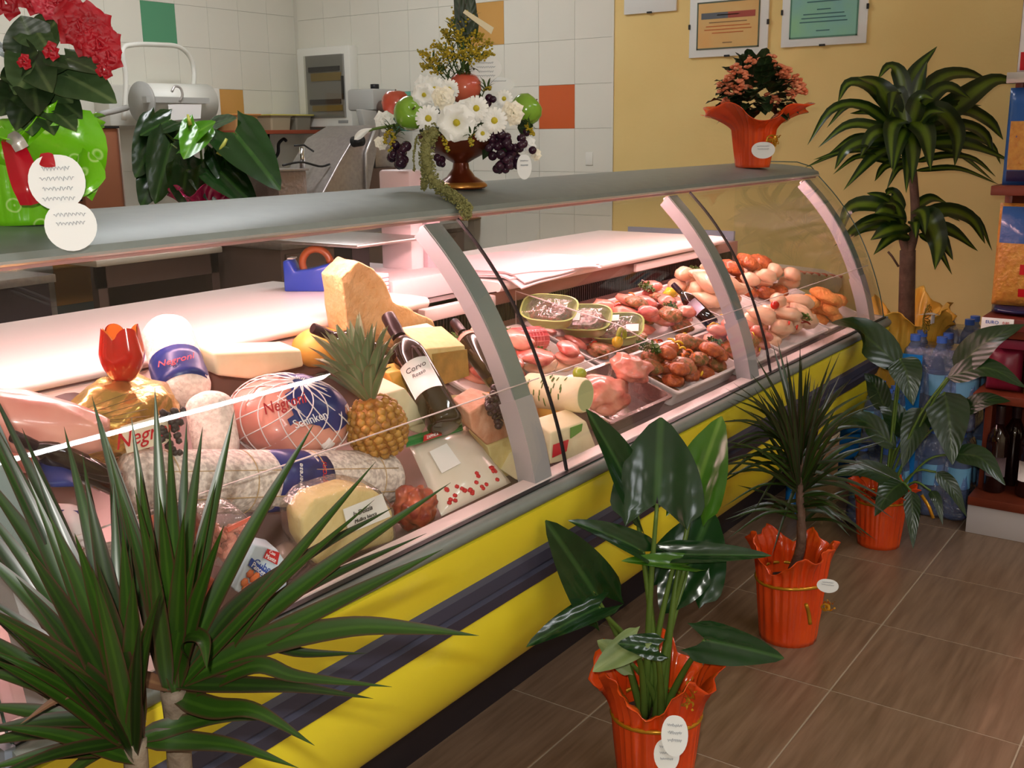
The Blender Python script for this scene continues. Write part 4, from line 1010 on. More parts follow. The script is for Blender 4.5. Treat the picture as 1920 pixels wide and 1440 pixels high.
# small things by the trays
tag(blob('lemon', P(1158, 641, y=1.235), (.016, .014, .015), m_yellowp, None, .05, 1, 3, 2), 'small yellow lemon beside the big parsley bunch', 'lemon')
V, F = g_tube([P(1165, 645, y=1.235)+Vector((.016*math.cos(a), 0, .020+.018*math.sin(a))) for a in np.linspace(-.6, 3.6, 14)], [.002]+[.006]*12+[.002], 8); tag(mk('pepper_ring', V, F, m_limep, None), 'curled green pepper ring standing on the lemon', 'pepper')
for n in ('plastic_tub', 'plastic_tub.001', 'plastic_tub.002', 'netted_roast', 'serving_tray', 'stuffed_pepper', 'lemon'): settle(by(n), [(DOWN, .04)])
solid('wine_bottle', 'cheese_log', 'cheese_round', 'cheese_pack', 'green_pack', 'plastic_tub', 'netted_roast', 'stuffed_pepper', 'serving_tray', 'lemon', 'pepper_ring', 'cheese_wedge', 'refrigerated_counter')
# what lies in the trays, each piece resting on those below
H = heap(F1, .262, .148)
def joint(sz, sd): return lambda g: g_blob(sz, .3, 1.8, sd, 4)
r = H.drop(joint((.088, .056, .034), 3), random.Random(3), 60, .002, True, (-.03, 0, .006)); tag(mk('veal_joint', r[0], r[1], m_meat2, None), 'large pink veal joint in the foil tray', 'meat')
r = H.drop(joint((.046, .044, .028), 8), random.Random(4), 60, .002, True, (.078, 0, .006)); tag(mk('veal_joint', r[0], r[1], m_meat2, None), 'smaller folded veal piece in the foil tray', 'meat')
V0, F0 = g_blob((.018, .016, .014), .08, 1, 3, 2); r = H.drop(lambda g: (V0, F0), random.Random(5), 60, .002, True, (-.05, .055, .008)); tag(mk('lime', r[0], r[1], m_limep, None), 'green lime half on the veal in the foil tray', 'lime')
H = heap(F2, .345, .150, .003, .085)
pieces('marinated_patty', H, 28, .031, [m_marin, m_herbm], 'brown marinated patty in the deep white tray', 'patty', 'marinated patties in the white tray', 5, .6, .18, 3, 2.4)
parsley(H, -.13, .03, .036, 'big parsley bunch between the patties and the lemon', 70, 4)
strips(H, 0, 0, .08, 16, m_orange, 'scattered orange carrot strips on the marinated patties', 3); strips(H, .05, .02, .07, 8, m_yellowp, 'yellow pepper strips on the marinated patties', 23, .003, 'pepper_garnish')
parsley(H, .10, -.05, .026, 'parsley along the front rim of the deep white tray', 40, 3); parsley(H, -.02, .0, .020, 'parsley sprig on top of the patties', 30, 22)
H = heap(F3, .236, .152, .003, .060)
pieces('herbed_cutlet', H, 17, .034, [m_herbm, m_meat2], 'pale herb-flecked cutlet in the shallow white tray', 'meat', 'herbed cutlets', 11, .45, .2)
pieces('meat_roll', H, 6, .019, m_meat, 'small red meat roll along the front rail', 'meat', 'red meat rolls by the rail', 12, .8, .1, 3, 1.8, 0, (0, -.045, .03))
strips(H, 0, .02, .06, 12, m_yellowp, 'yellow pepper strips on the herbed cutlets', 18, .0028, 'pepper_garnish')
H = heap(F4, .366, .152, .003, .075)
pieces('chicken_piece', H, 17, .040, m_chick, 'plump pale chicken piece in the shallow tray', 'chicken', 'chicken pieces near the far arm', 13, .7, .2, 3, 2.0, .5)
strips(H, 0, 0, .09, 10, m_redp, 'red pepper strips on the shallow chicken tray', 17, .003, 'pepper_garnish'); parsley(H, 0, -.05, .024, 'parsley sprig at the front of the chicken tray', 40, 19)
for k in range(2):
    V0, F0 = g_blob((.016, .013, .013), .04, 1, k, 2); r = H.drop(lambda g: (V0, F0), random.Random(30+k), 60, .002, True, (-.10+.06*k, 0, .01)); tag(mk('cherry_tomato', r[0], r[1], m_redp, None), 'cherry tomato on the chicken tray, beside the far arm', 'tomato', 'cherry tomatoes')
H = heap(F5, .292, .152, .003, .065)
pieces('breaded_cutlet', H, 13, .040, mat('breading', (226, 130, 60), .6, var=(60, (238, 164, 88), .2), bump=(120, .6)), 'orange breaded cutlet by the end glass', 'cutlet', 'breaded cutlets', 14, .5, .15)
H = heap(B1, .406, .226, .003, .050)
pieces('pork_slice', H, 20, .046, [m_meat2, m_chick, m_meat], 'pink pork slice behind the cheese log', 'meat', 'pork slices behind the cheese log', 21, .28, .18)
parsley(H, .10, -.03, .022, 'parsley sprig on the pork slices', 34, 5); parsley(H, .05, .05, .024, 'parsley sprig beside the netted roast', 34, 6); parsley(H, -.12, .06, .026, 'parsley sprig behind the hidden wine bottle', 34, 16)
H = heap(B2, .246, .226, .003, .048)
pieces('beef_slice', H, 18, .036, [m_meat, m_meat2, m_herbm], 'red beef slice under the green tubs', 'meat', 'beef slices', 22, .28, .2)
strips(H, 0, -.04, .06, 10, m_redp, 'red pepper strips on the beef slices', 4, .003, 'pepper_garnish'); parsley(H, 0, -.07, .020, 'parsley sprig on the red beef slices', 30, 21)
H = heap(B3, .332, .226, .003, .060)
pieces('stuffed_roll', H, 26, .037, [m_meat2, m_meat, m_herbm], 'stuffed pink meat roll under the pale-labelled bottle', 'meat', 'stuffed meat rolls', 23, .46, .18)
strips(H, 0, .02, .08, 18, m_orange, 'scattered orange carrot strips on the stuffed rolls', 5); strips(H, -.08, -.05, .06, 8, m_redp, 'red pepper strips on the stuffed rolls', 7, .003, 'pepper_garnish')
parsley(H, .09, .06, .030, 'parsley sprig at the back of the stuffed rolls', 50, 8); parsley(H, 0, -.06, .026, 'parsley sprig at the front of the stuffed rolls', 44, 20)
V0, F0 = g_blob((.030, .018, .014), .3, 2, 3, 3); r = H.drop(lambda g: (V0, F0), random.Random(9), 60, .003, True, (.11, .02, .015)); tag(mk('pepper_ring', r[0], r[1], m_yellowp, None), 'yellow pepper piece beside the pale-labelled bottle', 'pepper')
H = heap(B4, .326, .226, .003, .085)
pieces('drumstick', H, 17, .042, m_chick, 'pale chicken leg behind the far arm', 'chicken', 'chicken legs', 24, .7, .2, 3, 2.0, .62); parsley(H, -.02, .07, .026, 'parsley sprig among the chicken legs', 40, 9)
H = heap(B5, .326, .226, .003, .080)
pieces('poultry_piece', H, 18, .042, [m_chick, m_marin], 'mixed poultry piece by the end glass', 'chicken', 'mixed poultry pieces', 25, .6, .15)
BVC.clear()
for o_ in [o for o in bpy.data.objects if o.name.startswith(('parsley_sprig', 'cherry_tomato', 'lime', 'pepper_ring.001'))]: settle(o_, [(DOWN, .02)])
settle(by('wine_bottle.004'), [(DOWN, .03)])
# little price cards standing on the deck
for i, (u, v, yy) in enumerate(((1205, 560, 1.49), (1395, 590, 1.3))):
    pass

# ------------------------------------------------------------------ things on the worktops
A = P(533, 547, z=.9); B = P(643, 547, z=.9); s_ = (B-A).normalized(); bk = Vector((0, 0, 1)).cross(s_).normalized()*.055
bk = bk if bk.y > 0 else -bk
m_blueplastic = mat('blue_plastic', (40, 68, 176), .3, coat=.3)
t = thing('tape_dispenser', 'blue tape dispenser with brown tape roll on the worktop', 'tape dispenser', A)
L = (B-A).length; pf = lambda s, z: A+s_*(s*L)+Vector((0, 0, z+.0))
prism('dispenser_body', [pf(0, 0), pf(.0, .070), pf(.10, .073), pf(.20, .048), pf(.45, .052), pf(.82, .066), pf(1, .066), pf(1, 0)], bk, m_blueplastic, t, .004)
ctr_ = pf(.52, .062)+bk*.5; rn = bk.normalized()
V, F = g_tube([ctr_+s_*(.033*math.cos(q))+Vector((0, 0, .033*math.sin(q))) for q in np.linspace(0, 2*math.pi, 29)], .009, 8); mk('tape_roll', V, F, mat('brown_tape', (146, 72, 30), .3), t)
prism('cutter', [pf(.06, .073)+bk*.2, pf(.16, .073)+bk*.2, pf(.16, .076)+bk*.2, pf(.06, .076)+bk*.2], bk*.6, m_silver, t)
tag(box('paper_pad', (1.752, 1.60, .8995), (1.786, 1.70, .945), mat('striped_pad', (236, 226, 226), .6), None, .001), 'small pad of white slips beside the blue tape dispenser', 'notepad')
for k in range(4):
    o = box('slip_line', (1.7515, 1.5995, .908+k*.009), (1.7865, 1.6995, .9095+k*.009), mat('slip_red', (150, 60, 80), .6), bpy.data.objects['paper_pad'])
# shop scale
m_scale = mat('scale_grey_white', (222, 204, 206), .4)
t = thing('shop_scale', 'tall pale shop scale with steel pan behind the parmesan', 'scale', (1.93, 1.76, .868))
box('scale_base', (1.80, 1.60, .868), (2.05, 1.95, .925), m_scale, t, .008); box('weighing_pan', (1.72, 1.63, 1.004), (1.97, 1.95, 1.012), m_steel, t, .003); box('pan_post', (1.86, 1.78, .925), (1.92, 1.84, 1.004), m_black, t)
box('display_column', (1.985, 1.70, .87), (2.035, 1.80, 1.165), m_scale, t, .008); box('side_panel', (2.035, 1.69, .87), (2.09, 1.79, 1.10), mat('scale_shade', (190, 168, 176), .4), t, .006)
# wrapping paper sheets
def sheet(x0, x1, y0, y1, z, label, seed, rot=0, droop=.02):
    n, k = 16, 14; V = []; c = Vector(((x0+x1)/2, (y0+y1)/2, 0))
    for top in (1, 0):
        for i in range(n):
            for j in range(k):
                p = Vector((x0+(x1-x0)*i/(n-1), y0+(y1-y0)*j/(k-1), 0))-c; p = Matrix.Rotation(rot, 3, 'Z') @ p+c
                zz = z+.008*noise.noise(Vector((p.x*6, p.y*6, .3)))-(max(0, 1.495-p.y)**1.3)*1.2+.0; V.append((p.x, p.y, zz+(.003 if top else 0)))
    f = strip_faces(n, k); o = n*k; F = [q[::-1] for q in f]+[[i+o for i in q] for q in f]
    ring = [(0, j) for j in range(k)]+[(i, k-1) for i in range(1, n)]+[(n-1, j) for j in range(k-2, -1, -1)]+[(i, 0) for i in range(n-2, 0, -1)]
    for a in range(len(ring)):
        p, q = ring[a], ring[(a+1) % len(ring)]; i1 = p[0]*k+p[1]; i2 = q[0]*k+q[1]; F.append([i1, i2, o+i2, o+i1])
    return tag(mk('paper_sheet', np.array(V), F, mat('wrapping_paper', (228, 200, 202), .7), None, sharp=50), label, 'paper', 'wrapping paper on the worktop')
for k in range(4): sheet(2.08+.012*k, 2.50-.01*k, 1.455+.008*(k % 2), 1.80, .907+k*.0037, ['lowest pinkish sheet of the wrapping paper pile', 'second pinkish sheet up in the wrapping paper pile', 'third pinkish sheet up in the wrapping paper pile', 'topmost creased sheet of the wrapping paper pile'][k], k*3.3, [.05, -.06, .03, -.10][k])

# ------------------------------------------------------------------ work area behind the counter
m_brownsteel = mat('brown_steel', (108, 88, 80), .45, metal=.5); m_darkc = mat('dark_cabinet', (46, 34, 40), .5); m_copper = mat('copper_panel', (150, 96, 70), .45, metal=.3)  # first one is a browner, darker steel than the brushed steel
t = thing('work_table', 'steel work table with pale top behind the counter', 'table', (2.65, 4.0, 0))
box('table_top', (2.36, 3.58, .775), (2.96, 4.45, .80), mat('pale_table_top', (202, 190, 172), .4), t, .004); box('apron', (2.37, 3.60, .69), (2.95, 3.62, .775), m_brownsteel, t)
box('lower_shelf', (2.40, 3.62, .30), (2.92, 4.42, .32), m_brownsteel, t)
for x in (2.37, 2.91):
    for y in (3.60, 4.40): box('leg', (x, y, 0), (x+.04, y+.04, .775), m_brownsteel, t)
t = thing('refrigerated_cabinet', 'brown steel base cabinet under the slicer', 'cabinet', (3.4, 3.8, 0))
box('cabinet_body', (2.98, 3.25, .06), (4.20, 4.45, .80), m_brownsteel, t, .004); box('cabinet_top', (2.97, 3.23, .80), (4.21, 4.46, .83), m_steel, t, .003)
for i in range(2): dr = box('door', (3.0+i*.6, 3.238, .12), (3.58+i*.6, 3.25, .78), m_brownsteel, t, .003); box('handle', (3.5+i*.6, 3.22, .40), (3.52+i*.6, 3.238, .56), m_silver, dr)
box('foot_plinth', (3.0, 3.3, 0), (4.15, 4.4, .06), m_black, t)
t = thing('floor_cabinet', 'low dark cabinet with steel edge left of the amber wall tile', 'cabinet', (1.9, 4.0, 0))
box('cabinet_body', (1.45, 3.60, 0), (2.17, 4.45, .74), m_darkc, t); box('steel_edge', (1.44, 3.58, .74), (2.19, 4.46, .77), m_steel, t, .003)
t = thing('bread_bin', 'tall copper-brown metal bin with louvred side on the work table', 'bin', (2.44, 3.7, .80))
box('bin_body', (2.355, 3.60, .80), (2.52, 3.95, 1.286), m_copper, t, .004); box('bin_lid', (2.35, 3.595, 1.286), (2.525, 3.955, 1.294), m_black, t); box('edge_strip', (2.518, 3.593, .80), (2.523, 3.60, 1.286), m_silver, t)
for k in range(14): box('louvre', (2.348, 3.62, .95+k*.018), (2.356, 3.74, .957+k*.018), m_black, t)
# paper roll dispenser on the wall
m_wht = mat('white_enamel', (226, 226, 216), .4); m_grym = mat('grey_enamel', (170, 170, 164), .4)
t = thing('paper_roll_dispenser', 'white wall-mounted paper roll dispenser with tubular frame', 'dispenser', P(290, 235, y=4.3))
V, F = g_tube([P(262, 192, y=4.25), P(388, 192, y=4.25)], .085, 28); mk('paper_roll', V, F, m_wht, t)
box('wall_plate', (P(185, 200, y=4.5).x, 4.42, P(240, 236, y=4.45).z), (P(395, 200, y=4.5).x, 4.538, P(240, 160, y=4.45).z), m_wht, t, .006)
V, F = g_tube([P(268, 192, y=4.20), P(268, 192, y=4.20)+Vector((-.012, 0, 0))], .092, 32); mk('end_disc', V, F, m_grym, t)
tube('frame_tube', [P(232, 225, y=4.2), P(236, 150, y=4.2), P(230, 95, y=4.2), P(250, 84, y=4.22), P(300, 84, y=4.3), P(335, 88, y=4.34), P(357, 108, y=4.36), P(364, 140, y=4.36), P(360, 175, y=4.3)], .011, m_wht, t, 10, 40)
box('cutter_bar', (P(272, 187, y=4.14).x, 4.13, P(320, 193, y=4.14).z), (P(390, 187, y=4.14).x, 4.16, P(320, 182, y=4.14).z), m_grym, t)
tube('hook', [P(322, 172, y=4.12), P(328, 162, y=4.12), P(338, 165, y=4.12), P(342, 178, y=4.12), P(337, 190, y=4.13)], .006, m_silver, t, 8, 16)
tube('crank', [P(238, 202, y=4.15), P(215, 208, y=4.12), P(188, 214, y=4.1)], .013, m_grym, t, 8)
card('notice', [P(a, b, y=4.135) for a, b in ((315, 196), (378, 194), (376, 222), (318, 226))], m_paper, t)
# plank shelf with trays
t = thing('wall_shelf', 'red-brown plank shelf on a black scroll bracket in the tiled corner', 'shelf', (4.0, 4.42, 1.27))
box('plank', (3.66, 4.28, 1.262), (4.352, 4.538, 1.282), mat('red_brown_plank', (150, 70, 44), .4), t, .002)
bx_ = P(531, 250, y=4.4).x
tube('bracket', [(bx_, 4.52, 1.262), (bx_, 4.52, 1.16), (bx_, 4.49, 1.13), (bx_, 4.45, 1.16), (bx_, 4.44, 1.21), (bx_, 4.40, 1.235), (bx_, 4.38, 1.225)], .009, m_black, t, 8, 30)
for k, (u0, u1, yy, mm, lb) in enumerate(((440, 488, 4.34, mat('amber_box', (196, 150, 96), .5), 'amber-rimmed beige food box on the plank shelf'), (496, 540, 4.38, mat('beige_box', (170, 158, 130), .5), 'beige food box in the middle of the plank shelf'), (543, 590, 4.38, mat('grey_box', (132, 128, 112), .5), 'grey food box on the plank shelf nearest the corner'))):
    xa = P(u0, 225, y=yy).x; xb = min(P(u1, 225, y=yy).x, 4.278); tt = thing('food_box', lb, 'box', ((xa+xb)/2, 4.42, 1.282)); V, F = g_tray(xb-xa-.02, .16, .075, .003, .006, .006); mk('box_body', V+np.array(((xa+xb)/2, 4.42, 1.282)), F, mm, tt, sharp=40)
    box('box_lid', (xa, 4.33, 1.357), (xb, 4.51, 1.364), mat('lid_yellow', (206, 196, 96), .5) if k else mat('lid_orange', (216, 150, 80), .5), tt, .002)
# fuse box
t = thing('fuse_box', 'white fuse box with smoked window on the tiled wall', 'fuse box', (XE, 4.25, 1.29))
box('casing', (XE-.07, 4.06, 1.295), (XE-.002, 4.455, 1.715), m_wht, t, .01); box('window_recess', (XE-.074, 4.10, 1.345), (XE-.066, 4.385, 1.672), mat('panel_inside', (150, 148, 142), .4), t)
for k, zz in enumerate((1.60, 1.43)):
    rw = box('breaker_row', (XE-.082, 4.13, zz-.012), (XE-.073, 4.36, zz+.012), mat('breaker_dark', (48, 46, 50), .4), t); box('breaker_label', (XE-.079, 4.12, zz-.062+.012*k), (XE-.074, 4.345, zz-.02), mat('breaker_amber', (150, 126, 60), .5), rw)
box('hinge', (XE-.08, 4.105, 1.44), (XE-.074, 4.12, 1.56), m_black, t); box('smoked_window', (XE-.088, 4.10, 1.345), (XE-.084, 4.385, 1.672), thin('smoked_glass', (238, 238, 236), .03, 1.0), t); box('plate', (XE-.073, 4.09, 1.315), (XE-.069, 4.16, 1.33), mat('grey_plate', (150, 150, 146), .4), t)
# slicer, mincer, steel tub
t = thing('meat_slicer', 'large stainless slicer with sloping front and black knob', 'slicer', P(660, 400, y=3.4))
zb = .83
poly = [(600, 372), (636, 305), (664, 258), (702, 234), (712, 240), (706, 290), (690, 372)]
pp_ = [P(a, b, y=3.38) for a, b in poly]; pp_ = [Vector((pp_[0].x, 3.38, zb))]+pp_[:]+[Vector((pp_[-1].x, 3.38, zb))]
prism('slicer_body', pp_, (.0, .30, 0), m_steel, t, .006)
tube('edge_bead', [P(704, 240, y=3.372), P(686, 287, y=3.372), P(688, 372, y=3.372)], .006, m_silver, t, 6)
a = P(663, 266, y=3.36); V, F = g_tube([a, a+Vector((.0, -.05, .006))], .024, 16); mk('knob', V, F, m_black, t)
box('slicer_carriage', (P(712, 0, y=3.4).x-.05, 3.42, 1.10), (P(745, 250, y=3.4).x, 3.66, 1.20), m_steel, t, .006)
box('slicer_foot', (P(690, 372, y=3.38).x-.02, 3.40, zb), (P(745, 250, y=3.4).x-.02, 3.64, 1.10), m_brownsteel, t)
t = thing('meat_mincer', 'small grey mincer with black plunger on a tall stand beside the slicer', 'mincer', P(715, 300, y=3.75))
c = P(712, 190, y=3.75); box('housing', (c.x-.08, 3.72, c.z-.045), (c.x+.11, 3.90, c.z+.06), m_grym, t, .012); V, F = g_tube([c+Vector((.0, .03, .06)), c+Vector((0, .03, .085))], .022, 14); mk('plunger', V, F, m_black, t)
blob('spout', c+Vector((-.02, -.06, -.03)), (.05, .05, .04), m_brownsteel, t, .1, 1, 2); box('stand', (c.x-.02, 3.74, zb), (c.x+.08, 3.88, c.z-.04), m_steel, t); prism('chute', [P(a, b, y=3.72) for a, b in ((678, 205), (706, 208), (712, 236), (684, 236))], (0, .04, 0), m_grym, t, .004)
t = thing('steel_tub', 'dimpled steel tub with a chrome soap pump', 'tub', P(570, 390, y=3.42))
xa, xb = P(522, 350, y=3.42).x, P(576, 350, y=3.42).x; zt = P(560, 318, y=3.42).z
box('tub_body', (xa, 3.42, zb), (xb, 3.70, zt), mat('dimpled_steel', (150, 132, 122), .4, metal=.5, bump=(38, .9)), t, .006); box('tub_rim', (xa-.01, 3.41, zt-.006), (xb+.01, 3.71, zt+.004), m_steel, t, .003)
c = P(566, 306, y=3.5); V, F = g_tube([Vector((c.x, 3.5, zt)), P(566, 276, y=3.5)], .012, 14); mk('pump', V, F, mat('chrome', (225, 225, 225), .08, metal=1), t); tube('spout', [P(552, 273, y=3.5), P(570, 272, y=3.5), P(588, 284, y=3.5)], .004, m_black, t, 6)
tube('wire_basket', [P(530, 310, y=3.42), P(565, 304, y=3.42), P(600, 312, y=3.42), P(618, 308, y=3.42)], .005, m_black, t, 6, 12)
tag(prism('cardboard_box', [Vector((q.x, q.y, .829 if k in (0, 3) else q.z)) for k, q in enumerate(P(a, b, y=3.26) for a, b in ((868, 430), (868, 410), (955, 402), (955, 430)))], (0, .25, 0), mat('cardboard', (128, 92, 58), .7), None, .003), 'brown box standing on the base cabinet beyond the scale', 'box')
o = bpy.data.objects['cardboard_box']
# certificates
def certificate(y0, y1, z0, z1, label, paper, border, lines, header=None):
    t = thing('framed_certificate', label, 'certificate', (XE, (y0+y1)/2, z0)); X = XE-.012
    box('backing', (X, y0, z0), (XE-.001, y1, z1), mat('mount_white', (240, 238, 236), .5), t, .001); my = (y1-y0)*.10; mz = .03
    if paper:
        a, b, c, d = y0+my, y1-my, z0+mz, z1-mz; pg = box('page', (X-.002, a, c), (X, b, d), paper, t)
        if border:
            for q in ((a, b, c, c+.006), (a, b, d-.006, d), (a, a+.006, c, d), (b-.006, b, c, d)): box('border', (X-.003, q[0], q[2]), (X-.0015, q[1], q[3]), border, pg)
        if header: box('header_bar', (X-.003, a+.02, d-.07), (X-.0018, (a+b)/2, d-.045), header[1], pg); box('header_bar', (X-.003, (a+b)/2, d-.07), (X-.0018, b-.02, d-.045), header[0], pg)
        for k, (fz, w, mm) in enumerate(lines): hh = .004; cy = (a+b)/2; ww = (b-a)*w/2; box('print_line', (X-.003, cy-ww, c+(d-c)*fz), (X-.0018, cy+ww, c+(d-c)*fz+hh), mm, pg)
    for yy in (y0, y1): box('clip', (X-.004, yy-.004, (z0+z1)/2-.01), (X+.004, yy+.004, (z0+z1)/2+.01), m_black, t)
    box('clip', (X-.004, (y0+y1)/2-.012, z0-.003), (X+.004, (y0+y1)/2+.012, z0+.005), m_black, t)
    box('cover_glass', (X-.006, y0+.001, z0+.001), (X-.0045, y1-.001, z1-.001), m_glass, t)
ib = mat('print_brown', (150, 110, 70), .6); io = mat('print_rust', (206, 110, 50), .6); iz = mat('print_teal', (60, 110, 116), .6)
certificate(2.185, 2.44, 1.757, 2.05, 'plain white framed sheet, partly out of sight above the counter', None, None, [])
certificate(1.765, 2.118, 1.557, 1.81, 'framed orange certificate with dark border and red header bar', mat('orange_paper', (228, 190, 124), .5, var=(8, (232, 176, 104), .2)), mat('border_green', (86, 96, 80), .5), [(.70, .35, ib), (.55, .6, ib), (.47, .7, io), (.40, .75, io), (.33, .5, io), (.12, .15, ib)], (mat('bar_grey', (96, 100, 110), .5), mat('bar_red', (176, 72, 60), .5)))
certificate(1.36, 1.706, 1.578, 1.85, 'framed teal and green certificate beside the orange one', mat('teal_paper', (136, 190, 190), .5, var=(7, (150, 206, 160), .2)), mat('border_teal', (90, 140, 120), .5), [(.85, .7, iz), (.72, .6, iz), (.64, .5, iz), (.5, .2, iz), (.42, .6, iz), (.35, .65, iz), (.28, .7, iz), (.12, .2, iz)])
tag(box('wall_socket', (XE-.008, 2.60, 1.10), (XE-.0005, 2.64, 1.16), m_wht, None, .002), 'small white wall socket near the yellow wall edge', 'socket')
# ------------------------------------------------------------------ plants
m_owrap = mat('orange_wrap', (226, 66, 18), .22, var=(7, (240, 92, 30), .25), coat=.5, bump=(24, .35))
m_ywrap = mat('yellow_wrap', (240, 176, 56), .35, var=(6, (246, 196, 90), .25), coat=.2, bump=(18, .3))
m_gwrap = mat('green_wrap', (120, 196, 24), .25, var=(6, (96, 176, 18), .25), coat=.5, bump=(20, .3))
m_ribbon = mat('gold_ribbon', (206, 150, 40), .25, metal=.5)
def print_wrap(m):
    nt = m.node_tree; N = nt.nodes; L = nt.links; b = N['Principled BSDF']; src = b.inputs['Base Color'].links[0].from_socket
    tc = N.new('ShaderNodeTexCoord'); v = N.new('ShaderNodeTexVoronoi'); v.inputs['Scale'].default_value = 34; L.new(tc.outputs['Object'], v.inputs['Vector'])
    r = N.new('ShaderNodeValToRGB'); cr = r.color_ramp; cr.elements[0].position = .24; cr.elements[0].color = (0, 0, 0, 1); cr.elements[1].position = .36; cr.elements[1].color = (0, 0, 0, 1); e = cr.elements.new(.30); e.color = (.75, .75, .75, 1); e2 = cr.elements.new(.05); e2.color = (.8, .8, .8, 1); e3 = cr.elements.new(.09); e3.color = (0, 0, 0, 1)
    L.new(v.outputs['Distance'], r.inputs[0]); mx = N.new('ShaderNodeMix'); mx.data_type = 'RGBA'; L.new(r.outputs[0], mx.inputs[0]); L.new(src, mx.inputs[6]); mx.inputs[7].default_value = lin((196, 230, 140)); L.new(mx.outputs[2], b.inputs['Base Color'])
print_wrap(m_gwrap)
m_rribbon = mat('red_ribbon', (176, 20, 36), .25, coat=.5)
m_soil = mat('potting_soil', (46, 34, 26), .9, var=(40, (66, 50, 38), .2), bump=(60, .8))
m_card = mat('gift_card', (232, 234, 232), .5)
m_pen = mat('grey_pen', (150, 156, 166), .6)
m_stem = mat('green_stem', (86, 112, 44), .4); m_trunk = mat('grey_trunk', (120, 106, 88), .7, var=(40, (92, 78, 64), .2), bump=(50, .5)); m_bark = mat('brown_bark', (112, 84, 68), .7, var=(30, (86, 62, 50), .2), bump=(50, .6))
m_marg = leafmat('marginata_leaf', (32, 58, 10), (42, 70, 14), (62, 34, 26), rough=.36, ew=.16)
m_marg2 = leafmat('marginata_leaf_dark', (26, 44, 12), (34, 56, 14), (62, 36, 30), rough=.32, ew=.18)
m_aloc = leafmat('alocasia_leaf', (24, 56, 24), (50, 84, 40), None, rough=.22, mw=.05, nveins=5)
m_aloc2 = leafmat('alocasia_leaf_light', (58, 104, 26), (90, 130, 50), None, rough=.24, mw=.05, nveins=5)
m_alocb = leafmat('alocasia_underside', (120, 140, 84), (140, 156, 100), None, rough=.5)
m_spath = leafmat('spathiphyllum_leaf', (26, 52, 20), (50, 74, 30), None, rough=.28, mw=.05, nveins=9)
m_corn = leafmat('corn_plant_leaf', (26, 48, 14), (92, 116, 30), (28, 50, 16), rough=.3, mw=.26)
m_anth = leafmat('anthurium_leaf', (24, 52, 18), (44, 76, 28), None, rough=.2, mw=.05, nveins=5)
m_anth2 = leafmat('anthurium_leaf_young', (70, 130, 20), (96, 150, 40), None, rough=.2, mw=.05, nveins=5)
m_beg = leafmat('begonia_leaf', (58, 82, 46), (92, 112, 70), (78, 66, 46), rough=.5, mw=.05, nveins=5)
m_begd = leafmat('begonia_leaf_dark', (34, 54, 26), (60, 80, 44), (60, 50, 36), rough=.45, mw=.05, nveins=5)

def wrap_pot(t, c, rb, rt, h, flare, fh, m, seed=0, nf=9, ribbon=m_ribbon, rz=.68, amp=.18, slope=.35):
    """pot wrapped in film: pleated body, then a flared ruffled collar; c = centre of the base"""
    c = Vector(c); ph = seed*1.7; n = 96; prof = []
    for i in range(13): f = i/12; prof.append((rb+(rt-rb)*f, h*f, .012+.012*f, 0))
    for i in range(1, 12): f = i/11; prof.append((rt*(1-.06*math.sin(f*3.1))+flare*f**1.3, h+fh*(f-.25*f*f), .03+amp*f, f))
    V = []
    for r, z, am, f in prof:
        for k in range(n):
            a = 2*math.pi*k/n; w = math.sin(nf*a+ph+1.9*math.sin(2*a+ph)+1.1*math.sin(3*a))*.55+.45*math.sin((nf*2+1)*a+ph*2+2*math.sin(a))+.35*math.sin(5*nf*a+ph*3); wb = math.sin(26*a+3*math.sin(3*a+ph)); q = 1+am*(w*f*.7+wb*(1-f)*2.2*min(1, (z/h)*1.5+.25))
            zz = z+(fh*.6*f*(noise.noise(Vector((math.cos(a)*1.6, math.sin(a)*1.6, seed)))+.35*math.sin(nf*a+ph+1))); V.append((c.x+r*q*math.cos(a), c.y+r*q*math.sin(a), c.z+zz))
    N_ = len(prof); F = [[i*n+k, i*n+(k+1) % n, (i+1)*n+(k+1) % n, (i+1)*n+k] for i in range(N_-1) for k in range(n)]; F.append(list(range(n))[::-1])
    wv = mk('wrapping_film', V, F, m, t); so = wv.modifiers.new('thickness', 'SOLIDIFY'); so.thickness = .0012; so.offset = 1
    lathe('soil', [(0, h*.86), (rt*.9, h*.86), (rt*.9, h*.80), (0, h*.80)], Matrix.Translation(c), m_soil, t, 20)
    if ribbon:
        zr = h*.97; V, F = g_tube([c+Vector((rt*1.03*math.cos(a), rt*1.03*math.sin(a), zr+.004*math.sin(2*a))) for a in np.linspace(0, 2*math.pi, 49)], .0045, 6); mk('ribbon', V, F, ribbon, t)
    return wv
def curls(t, at, r, n, m, seed, w=.004):
    rg = random.Random(seed); parts = []
    for i in range(n):
        ph = rg.random()*6; d = Vector((rg.uniform(-1, 1), rg.uniform(-1, .2), rg.uniform(-.6, .9))).normalized(); s = d.cross(Vector((0, 0, 1))).normalized(); u = s.cross(d); rr = r*rg.uniform(.5, 1); pts = []
        for k in range(34):
            f = k/33; a = ph+f*9; pts.append(Vector(at)+d*(rr*1.5*f)+(s*math.cos(a)+u*math.sin(a))*rr*.55*math.sin(math.pi*min(1, f*1.1+.08)))
        V, F, _ = g_leaf(pts, w, prof=lambda q: 1, n=34, nc=2, fold=0, up=d+Vector((.01, .02, .01))); parts.append((V, F))
    V, F = join(parts); return mk('ribbon_curls', V, F, m, t)
